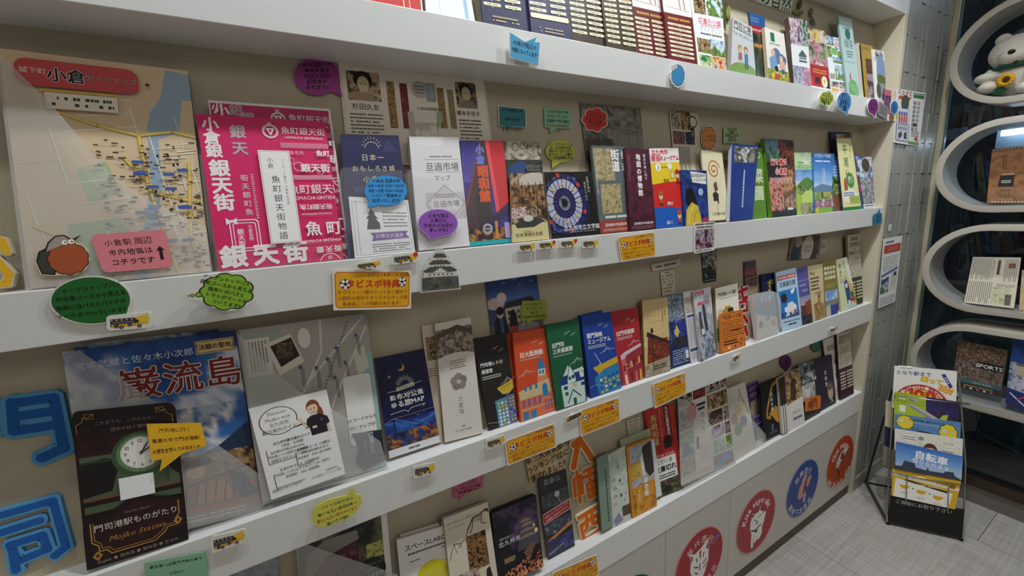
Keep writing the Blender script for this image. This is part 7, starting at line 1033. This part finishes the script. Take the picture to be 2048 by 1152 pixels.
# ================================================================== OVAL SHELVES ON THE GLASS
XF, XB = 2.75, 2.945
def oval(z0, z1, label, y_left=-.0465, length=1.25, th=.027):
    r = (z1-z0)/2; zc = (z0+z1)/2
    def loop(rr, n=20):
        P = []
        for i in range(n+1): t = math.pi/2+math.pi*i/n; P.append((y_left-r-rr*math.cos(t)*1.0 if 0 else (y_left-r)+rr*abs(math.cos(t)), zc+rr*math.sin(t)))
        yr = y_left-length+r
        for i in range(n+1): t = -math.pi/2+math.pi*i/n; P.append((yr-rr*abs(math.cos(t)), zc+rr*math.sin(t)))
        return P
    o_, i_ = loop(r), loop(r-th); n = len(o_)
    t = thing('oval_shelf', label, 'shelf', (XF, y_left-r, zc))
    V = [(XF, y, z) for y, z in o_]+[(XF, y, z) for y, z in i_]+[(XB, y, z) for y, z in o_]+[(XB, y, z) for y, z in i_]
    F = []
    for k in range(n):
        j = (k+1) % n
        F += [(k, j, n+j, n+k), (2*n+k, 2*n+j, j, k), (2*n+j, 2*n+k, 3*n+k, 3*n+j)]
    rim = mesh_obj('rim', V, F, MOVAL, t)
    b = rim.modifiers.new('bevel', 'BEVEL'); b.width = .002; b.segments = 2; b.limit_method = 'ANGLE'; b.angle_limit = math.radians(50)
    for p in rim.data.polygons: p.use_smooth = True
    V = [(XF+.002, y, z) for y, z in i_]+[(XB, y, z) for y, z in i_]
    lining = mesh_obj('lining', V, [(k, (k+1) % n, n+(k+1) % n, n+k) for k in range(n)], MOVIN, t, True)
    return t
OV = [(.338, .760, 'topmost white oval shelf, holding the plush bear'), (-.119, .281, 'second white oval shelf, holding the brown book'), (-.580, -.172, 'third white oval shelf, holding the folded newspaper'), (-1.047, -.643, 'lowest white oval shelf, holding the sports guide')]
for a_, b_, lb in OV: oval(a_, b_, lb)
OF = [a_+.027 for a_, b_, _ in OV]
def in_oval(k, quad, xb, lean=.22):
    """plane of a thing standing on oval floor k at depth xb, leaning back towards the glass"""
    return ((1.0, 0.0, -lean), xb-lean*OF[k])
item('brown_book', 'worn brown booklet with clapperboard print and white dots in the second oval', 'booklet', (1984, 299, 2064, 290, 2056, 407, 1973, 406), in_oval(1, 0, 2.85, .12), None, .006, '#8a5a34', lambda a: (a.N(0, 0, 100, 100, '#7a4c2a #94623a #a06c40 #84552f', 611, 0, 3), [a.R(4+9*i, 1.4, 8+9*i, 3.2, '#e8dcc8') for i in range(11)], [a.R(12+8*i, 96.4, 16+8*i, 98.4, '#e8dcc8') for i in range(10)], a.Y(30, 12, 42, 38, 2, '#5a3418', .5), a.P([(28, 50), (64, 50), (62, 70), (24, 70)], '#17181a'), [a.R(34+6*i, 46.6, 38+6*i, 48.4, '#e0dcd4') for i in range(5)], a.X(32, 58, 56, 64, 2, '#d8d4cc', .5), a.R(30, 74, 56, 90, '#7a5228'), a.C(43, 82, 8, 1.4, '#b8924a', 5), a.T('松永文庫', 46, 93, 9, '#c9a888', b=.01)), snap=False, pages=4, side='#c9b090')
t = thing('book_stand', 'clear acrylic stand holding the brown booklet', 'stand', tuple(hx(1990, 411, 2.83)))
n_ = np.array([-1.0, 0, .12]); n_ /= np.linalg.norm(n_)
yl, yr = hx(1976, 400, 2.84)[1], hx(2064, 400, 2.84)[1]; z0 = OF[1]+.002
plate('front_lip', [(2.838, yl, z0+.075), (2.838, yr, z0+.075), (2.83, yr, z0), (2.83, yl, z0)], np.array([-1.0, 0, 0]), .002, MCLEAR, t)
plate('base_plate', [(2.83, yl, z0+.002), (2.83, yr, z0+.002), (2.90, yr, z0+.002), (2.90, yl, z0+.002)], np.array([0, 0, 1.0]), .002, MCLEAR, t)
item('newspaper', 'folded town newspaper with vertical print in the third oval, front copy', 'newspaper', (1946, 514, 2042, 515, 2028, 617, 1928, 605), in_oval(2, 0, 2.79, .3), None, .008, '#ddd4c0', lambda a: (a.Y(2, 3, 44, 48, 12, '#5a5448', .4, 2), a.Y(2, 52, 52, 97, 12, '#6a6458', .4, 3), a.Y(70, 4, 97, 50, 8, '#6a6458', .4, 4), a.R(56, 6, 62, 36, '#5a3a28'), a.T('まほろばの人つむぐ', 48, 6, 6, '#3a342c', 'v', 'l', 1.1, b=.02), a.N(54, 60, 90, 94, '#d8d4b8 #b8c08a #e0dac4 #a0a870', 621, 0, 4), a.R(78, 12, 92, 22, '#8a4a34'), a.N(80, 74, 92, 96, '#4a4438 #8a8474', 622), a.X(60, 54, 96, 60, 2, '#6a6458', .4)), snap=False, pages=6, side='#c4a484')
item('newspaper', 'tan papers standing at the right edge of the photo beside the newspaper', 'newspaper', (2044, 540, 2090, 542, 2084, 626, 2038, 620), in_oval(2, 0, 2.80, .2), None, .01, '#d4b88a', lambda a: a.N(0, 0, 100, 100, '#d4b88a #c8a874 #dcc49c', 631), snap=False)
item('sports_guide', 'sports guide covered in athlete photos with a black foot in the lowest oval', 'booklet', (1917, 680, 2016, 700, 2000, 795, 1904, 772), in_oval(3, 0, 2.83, .2), None, .010, '#5a4638',
     lambda a: (a.N(0, 0, 100, 36, '#6a4a34 #a8805c #3a2c28 #c8a888 #5a3a34 #8a6a54', 641, 0, 8, 40), a.N(0, 36, 100, 78, '#3a3430 #8a7464 #5a4a44 #b89a84 #2a2828 #74605a', 642, 0, 9, 40), a.R(0, 78, 100, 86, '#2f6a70'), a.T('FIGHT GUIDE', 60, 82, 7, '#c8d4d0', b=.02), a.R(0, 86, 100, 100, '#15140f'), a.X(24, 89, 84, 92, 1, '#c8b84a', .7), [a.E(26+14*i, 95.5, 3, ('#c86a5a', '#e8e4dc')[i % 2], n=10) for i in range(5)], a.R(46, 36, 98, 50, '#1c1a1a'), a.T('SPORTS', 70, 43.5, 15, '#f0ece4', b=.06), a.R(0, 0, 22, 100, '#8a5a44') if 0 else None), snap=False, side='#b09880', pages=4)
t = thing('book_stand', 'clear acrylic stand holding the sports guide', 'stand', tuple(hx(1905, 790, 2.80)))
yl, yr = hx(1897, 790, 2.81)[1], hx(2026, 800, 2.81)[1]; z0 = OF[3]+.002
plate('front_lip', [(2.818, yl, z0+.10), (2.818, yr, z0+.10), (2.80, yr, z0), (2.80, yl, z0)], np.array([-1.0, 0, 0]), .002, MCLEAR, t)
plate('base_plate', [(2.80, yl, z0+.002), (2.80, yr, z0+.002), (2.90, yr, z0+.002), (2.90, yl, z0+.002)], np.array([0, 0, 1.0]), .002, MCLEAR, t)
plate('side_cheek', [(2.80, yl, z0), (2.90, yl, z0), (2.90, yl, z0+.24), (2.87, yl, z0+.26), (2.85, yl, z0+.24)], np.array([0, 1.0, 0]), .002, MCLEAR, t)
plate('side_cheek', [(2.80, yr, z0), (2.90, yr, z0), (2.90, yr, z0+.24), (2.87, yr, z0+.26), (2.85, yr, z0+.24)], np.array([0, -1.0, 0]), .002, MCLEAR, t)
item('sports_guide', 'deep blue guide with a runner at the right edge beside the sports guide', 'booklet', (2028, 660, 2100, 672, 2086, 838, 2010, 806), in_oval(3, 0, 2.775, .16), None, .008, '#22366e', lambda a: (a.N(0, 0, 100, 42, '#1f3a80 #2a4a94 #1c3070', 651, .2, 2), a.R(40, 22, 90, 27, '#e8e8e8'), a.N(0, 42, 100, 78, '#3a4a78 #8a94a8 #c0c4cc #2a3458', 652, .1, 3), a.P([(20, 46), (60, 44), (58, 56), (22, 58)], '#c9b8a4'), a.P([(0, 78), (50, 82), (100, 80), (100, 100), (0, 100)], '#2a2f68'), a.L([(10, 84), (60, 96)], 5, '#e0dce4'), a.L([(30, 90), (50, 82)], 4, '#b04a54')), snap=False, pages=3)
# ------------------------------------------------------------------ the plush bear
def blobs(name, balls, m, parent, vox=.0035):
    bm = bmesh.new()
    for (c, r) in balls:
        r = r if isinstance(r, tuple) else (r, r, r)
        bmesh.ops.create_icosphere(bm, subdivisions=3, radius=1, matrix=Matrix.Translation(Vector(c)) @ Matrix.Diagonal((*r, 1)))
    me = bpy.data.meshes.new(name); bm.to_mesh(me); bm.free()
    o = bpy.data.objects.new('tmp', me); COL.objects.link(o)
    rm = o.modifiers.new('r', 'REMESH'); rm.mode = 'VOXEL'; rm.voxel_size = vox
    sm = o.modifiers.new('s', 'SMOOTH'); sm.iterations = 5; sm.factor = .5
    m2 = bpy.data.meshes.new_from_object(o.evaluated_get(bpy.context.evaluated_depsgraph_get()))
    bpy.data.objects.remove(o); m2.name = name; m2.materials.clear(); m2.materials.append(m)
    for p in m2.polygons: p.use_smooth = True
    off = Vector(parent.location)
    for v in m2.vertices: v.co -= off
    return link(name, m2, parent)
zb = OF[0]; by = hx(2034, 100, 2.85)[1]; hzc = hx(2034, 103, 2.85)[2]
MPL = mat('white_plush', '#d9d2c4', .95, noise=.05, nscale=40, bump=.7, bscale=260)
bear = thing('plush_bear', 'white plush bear sitting in the topmost oval shelf, with a green neckband', 'plush toy', (2.85, by, zb))
HB = [((2.85, by, hzc), (.075, .082, .070)), ((2.80, by-.004, hzc-.024), (.045, .045, .034)), ((2.86, by+.045, hzc+.062), (.022, .026, .026)), ((2.86, by-.05, hzc+.062), (.022, .026, .026)),
      ((2.86, by-.01, (hzc+zb)/2-.012), (.060, .072, .078)), ((2.80, by+.068, (hzc+zb)/2+.002), (.042, .036, .022)), ((2.83, by+.055, (hzc+zb)/2+.014), (.03, .03, .03)), ((2.80, by-.07, (hzc+zb)/2), (.042, .03, .024)), ((2.80, by+.056, zb+.056), (.048, .034, .024)), ((2.80, by-.06, zb+.030), (.050, .036, .026))]
blobs('body', HB, MPL, bear)
MEYE = mat('black_glass_eye', '#0b0808', .12)
pe = hx(2031, 120, 2.783); ex = 2.779
for nm, (yy, zz, xx, rr) in (('eye', (pe[1], pe[2], 2.782, .0105)), ('eye', (pe[1]-.062, pe[2], 2.785, .0105)), ('nose', (by-.004, hzc-.014, 2.757, .010))): blobs(nm, [((xx, yy, zz), (rr*.7, rr*1.15, rr))], MEYE, bear, .0012)
tube('neckband', [(2.85+.058*math.cos(t*.2618), by+.066*math.sin(t*.2618), hzc-.062) for t in range(24)], .009, mat('green_felt', '#1f4a34', .9), bear, True)
# the sunflower in its paws
fl = hx(2011, 160, 2.775); sun = thing('felt_sunflower', 'yellow felt sunflower with green leaf held by the plush bear', 'flower', tuple(fl))
MY = mat('yellow_felt', '#e0a818', .9, noise=.1, nscale=60)
def petals(n, r0, r1, w, x, ph):
    V, F = [], []
    for i in range(n):
        t = 2*math.pi*(i+ph)/n; c, s = math.cos(t), math.sin(t); k = len(V)
        for r, ww, dx in ((r0, w*.5, 0), ((r0+r1)/2, w, -.003), (r1, w*.15, .002)):
            V += [(fl[0]+x+dx, fl[1]+r*c-ww*s, fl[2]+r*s+ww*c), (fl[0]+x+dx, fl[1]+r*c+ww*s, fl[2]+r*s-ww*c)]
        F += [(k, k+1, k+3, k+2), (k+2, k+3, k+5, k+4)]
    o = mesh_obj('petals', V, F, MY, sun, True); sd = o.modifiers.new('thick', 'SOLIDIFY'); sd.thickness = .002
petals(12, .010, .029, .007, 0, 0); petals(12, .010, .026, .007, -.003, .5)
blobs('flower_center', [((fl[0]-.003, fl[1]-.004, fl[2]), (.006, .013, .015))], mat('brown_felt', '#4a2414', .95, noise=.2, nscale=90), sun, .0015)
lf = [(fl[0]+.004, fl[1]+.008, fl[2]-.018), (fl[0]+.002, fl[1]+.026, fl[2]-.026), (fl[0], fl[1]+.032, fl[2]-.052), (fl[0], fl[1]+.008, fl[2]-.056), (fl[0]+.002, fl[1]-.012, fl[2]-.040)]
plate('leaf', lf, np.array([-1.0, 0, 0]), .003, mat('dark_green_felt', '#17402a', .95), sun)

# ================================================================== LEAFLET RACK
A0 = hz(1776, 1050, FLOOR); B0 = hz(1923, 1083, FLOOR); wv = (B0-A0)/np.linalg.norm(B0-A0); bk = np.array([-wv[1], wv[0], 0.0])
if bk[0] < 0: bk = -bk
TH = math.radians(19); upv = np.array([0, 0, 1])*math.cos(TH)+bk*math.sin(TH); nf = np.cross(wv, upv); nf = nf if nf@(CP-A0) > 0 else -nf
RW = np.linalg.norm(B0-A0)
rp = lambda w, u, d=0.0: A0+wv*w+upv*u+nf*d                                  # across, up the sloped frame, out of it
rack = thing('leaflet_rack', 'black and chrome sloped leaflet rack standing on the floor by the tiles', 'rack', tuple(A0))
W0 = lambda u: .0+.034*u/.73
tube('wire_frame', [rp(-.004, .012), rp(W0(.3)-.004, .33), rp(W0(.7)+.0, .70), rp(W0(.73)+.012, .735), rp(RW+W0(.73)-.04, .735), rp(RW+W0(.7)-.026, .70), rp(RW+W0(.3)+.006, .33), rp(RW+.004, .012)], .0038, MSILV, rack)
for u in (.012,): tube('cross_bar', [rp(-.004, u), rp(RW+.004, u)], .0038, MBLACK, rack)
for k, u in enumerate((.245, .595)):
    tube('cross_bar', [rp(W0(u)-.004, u, .004), rp(W0(u)-.002, u, .036), rp(RW+W0(u)-.004, u, .036), rp(RW+W0(u)-.002, u, .004)], .0022, MSILV, rack)
for w in (.052, .190): tube('guard_bar', [rp(w, .120, .036), rp(w+.006, .245, .036)], .0022, MSILV, rack)
tier = []
boxpts = [rp(0, .012, .0), rp(RW, .012, .0), rp(RW+.004, .140, .022), rp(.004, .140, .022)]
plate('front_panel', boxpts, nf, .006, MBLACK, rack)
# lettering on the front panel
aP = Art(.128/RW); aP.T('ご自由にお取り下さい', 46, 17, 7.8, '#c9c9c6', b=.0, sq=1.0)
V = []; F = []
for u, v, L in aP.V: V.append(np.array(boxpts[3])*(1-u/100)*(1-v/100)+np.array(boxpts[2])*(u/100)*(1-v/100)+np.array(boxpts[0])*(1-u/100)*(v/100)+np.array(boxpts[1])*(u/100)*(v/100)+nf*.0006)
mesh_obj('lettering', [tuple(p) for p in V], aP.F, mat('white_lettering', '#c9c9c6', .6), rack)
MFOOT = mat('brown_steel', '#5f5750', .4, .4); L0 = A0+bk*.315; R0 = L0+wv*RW
for s_, p in (('a', (A0, L0)), ('b', (B0, R0))):
    tube('foot_rail', [tuple(p[0]+np.array([0, 0, .0075])), tuple(p[1]+np.array([0, 0, .0075]))], .007, MFOOT, rack)
    top = (rp(0.02, .62) if s_ == 'a' else rp(RW, .62))
    tube('rear_leg', [tuple(p[1]+np.array([0, 0, .006])), tuple(top)], .004, MBLACK, rack)
tube('rear_bar', [tuple(L0+np.array([0, 0, .006])), tuple(R0+np.array([0, 0, .006]))], .004, MBLACK, rack)
def on_rack(name, label, quad, d, t, base, art, side=None, pages=4, group=None, cat='leaflet'):
    c = nf@(A0+nf*d); return item(name, label, cat, quad, (tuple(nf), float(c)), None, t, base, art, snap=False, side=side, pages=pages, group=group)
on_rack('monorail_leaflet', 'white fare leaflet with red and yellow arch, topmost on the floor rack', (1789, 731, 1914, 743, 1912, 838, 1784, 815), .0085, .004, '#e6e2da',
        lambda a: (a.X(10, 3, 30, 5, 1, '#4a4a50', .8), a.E(46, 84, 44, '#b8281f', n=40), a.E(46, 86, 35, '#e8cf22', n=40), a.T('となり駅まで', 32, 14, 9.4, '#2a3480', b=.04, sp=1.02, ang=-2), a.AT('歩いて10分⇒乗って1分!', 46, 85, 38.5, 214, 326, 8, '#f6efe4', .04), a.T('1分!', 84, 42, 15, '#f0b820', b=.07, out='#c03020', ow=.05, ang=24), a.T('乗って', 62, 26, 12, '#f2d23a', b=.05, out='#b8281f', ow=.04, ang=8), a.AT('モノレール沿線のお買い物に大活躍', 46, 86, 30, 222, 318, 4, '#5a3a14', .0), a.T('100', 48, 62, 34, '#c8342a', b=.08), a.P([(76, 10), (82, 8), (94, 34), (90, 38)], '#2a3480'), a.T('だから', 85, 22, 5, '#f4f0ea', ang=65, b=.03), a.RR(2, 62, 22, 82, 3, '#5a6a8a')), side='#c9c4bc')
for k in (1, 0):
    on_rack('flight_leaflet', ['lime and violet flight leaflet with an airliner, front one on the rack', 'lime and violet flight leaflet showing above its front copy on the rack'][k], ((1789, 796, 1919, 818, 1917, 880, 1788, 852), (1789, 783, 1919, 804, 1917, 866, 1789, 838))[k], (.0165, .0125)[k], .0024, '#a9bd2a',
        lambda a: (a.N(50, 0, 100, 100, '#241830 #3a2850 #2c1f3c #4a3458 #1c1424', 701, 0, 5), a.R(50, 2, 73, 26, '#322a60'), a.R(76, 6, 100, 30, '#2c2458'), a.T('➤ スター', 14, 6, 5, '#4a5a1c'), a.RR(8, 20, 18, 44, 1, '#e4e6dc'), a.T('北', 12, 66, 15, '#1c1a14', b=.06), a.T('北', 88, 84, 15, '#f4f2ee', b=.06), a.T('九', 88, 104, 13, '#f4f2ee', b=.06) if 0 else None, a.X(30, 60, 48, 74, 2, '#4a5a1c', .4), a.P([(19, 12), (26, 10), (50, 26), (70, 46), (76, 30), (84, 26), (80, 52), (68, 60), (44, 40), (22, 20)], '#b8b2b8'), a.P([(70, 46), (76, 30), (84, 26), (80, 52), (72, 54)], '#b4bc3a'), a.L([(24, 18), (66, 54)], 1.6, '#5a4a68'), a.L([(58, 50), (98, 76)], 1.4, '#9a94a4')))
on_rack('bus_leaflet', 'blue leaflet with two yellow splash bubbles on the rack', (1790, 827, 1922, 845, 1920, 898, 1789, 868), .0205, .0026, '#5a88b8', lambda a: (a.P(cloud(9, 16, 34, 13, 30, amp=.12), '#1c2430'), a.P(grow(cloud(9, 16, 34, 13, 30, amp=.12), .93, 16, 34), '#ecd02a'), a.T('早っ', 15, 30, 9, '#f8f6ea', b=.06, out='#1c1c1c', ow=.05), a.P(cloud(9, 82, 50, 13, 34, amp=.12), '#1c2430'), a.P(grow(cloud(9, 82, 50, 13, 34, amp=.12), .93, 82, 50), '#ecd02a'), a.T('安っ', 81, 44, 9, '#f8f6ea', b=.06, out='#1c1c1c', ow=.05), a.T('北九州空港へ楽々アクセス', 49, 18, 4.6, '#1f2f54', b=.02), a.X(28, 26, 68, 34, 2, '#cfdcec', .3), a.P([(28, 84), (34, 66), (40, 60), (58, 62), (66, 78), (70, 100), (26, 100)], '#1c2a44'), a.X(78, 88, 96, 100, 2, '#1c2a44', .6), [a.L([(28+i*4, 50), (29+i*4, 84)], .8, '#1c2430') for i in range(3)]), side='#dfe6ea')
on_rack('card_leaflet', 'white leaflet with a brown-haired face and question bubbles on the rack', (1790, 857, 1926, 878, 1924, 930, 1789, 900), .0245, .0026, '#e6e0d4', lambda a: (a.P(ell(22, 32, 12, 20, (60, 32, 62)), '#a8a094'), a.P(grow(ell(22, 32, 12, 20, (60, 32, 62)), .94, 22, 32), '#eee8dc'), a.X(13, 22, 31, 42, 2, '#5a5248', .4), a.E(54, 64, 10, '#5a3a24', 11), a.E(54, 72, 8.2, '#efc9a8', 8), a.P([(46, 62), (50, 52), (60, 52), (63, 64), (56, 58)], '#5a3a24'), a.E(51, 72, .9, '#2a1a14'), a.E(57, 72, .9, '#2a1a14'), a.E(40, 26, 4, '#7a9a8a'), a.R(37, 44, 43, 70, '#cfd4c8'), a.P(ell(80, 30, 13, 16), '#c9c0b0'), a.P(ell(80, 30, 12.4, 15), '#eee8dc'), a.X(72, 22, 88, 36, 2, '#5a5248', .3), a.P(ell(80, 66, 12, 18), '#c9c0b0'), a.P(ell(80, 66, 11.4, 17), '#eee8dc'), a.X(72, 56, 88, 74, 2, '#3a342c', .4), a.T('?', 62, 34, 6, '#c87a8a'), a.T('♪', 95, 40, 5, '#8a9a8a'), a.T('♪', 8, 12, 6, '#d8a090')), side='#b8c4b4')
on_rack('cycle_leaflet', 'blue sky bicycle hire leaflet curling over the front of the rack', (1793, 883, 1926, 913, 1923, 962, 1790, 938), .0325, .002, '#4a7fc4', lambda a: (a.N(0, 0, 100, 100, '#3a6ab8 #5a8ad0 #7aa4dc #a8c0dc #b8c4d0', 721, .92, 3), a.P([(0, 86), (10, 84), (14, 62), (30, 66), (32, 80), (48, 84), (50, 70), (52, 84), (74, 82), (76, 74), (88, 72), (90, 86), (100, 96), (100, 100), (0, 100)], '#3a4254'), a.T('自転車', 54, 34, 17, '#f4f6f8', b=.06, ang=4), a.T('借りられます', 54, 60, 9.4, '#f0f4f8', b=.03, ang=5)))
on_rack('cycle_leaflet', 'yellow and white lower half of the bicycle hire leaflet in the front pocket', (1785, 937, 1923, 960, 1910, 1019, 1783, 991), .0290, .0026, '#dcae20', lambda a: (a.P([(0, 12), (100, 30), (100, 40), (0, 24)], '#e8e2d0'), a.X(4, 2, 50, 10, 2, '#7a5a10', .5), a.X(10, 15, 84, 24, 2, '#6a5a3a', .4), a.T('￥1,000', 74, 26, 5.6, '#7a4a10', b=.02), a.P([(5, 32), (92, 50), (90, 100), (3, 100)], '#f0ece2'), a.P([(20, 30), (84, 47), (84, 53), (20, 36)], '#1c1612'), a.X(32, 36, 74, 47, 1, '#d8d0b8', .3), [a.E(20+26*i, 52+8*i, 8, '#dcae20', n=16, a0=0, a1=180) for i in range(3)], [a.X(15+26*i, 76+7*i, 26+26*i, 84+7*i, 2, '#8a5a4a', .3) for i in range(3)], [a.P([(32+26*i, 56+7*i), (35+26*i, 59+7*i), (32+26*i, 62+7*i)], '#3a2c20') for i in range(2)], a.R(86, 20, 94, 34, '#8a6a18')), side='#3a8a6a')
on_rack('leaflet', 'dark backed leaflets stored on the rear side of the rack', (1772, 800, 1790, 806, 1786, 940, 1766, 930), -.022, .006, '#c9b8a0', lambda a: (a.R(0, 40, 100, 70, '#2a2040'), a.R(0, 70, 100, 100, '#8a7a64')))

bpy.data.objects.remove(_go); bpy.data.curves.remove(_gc)
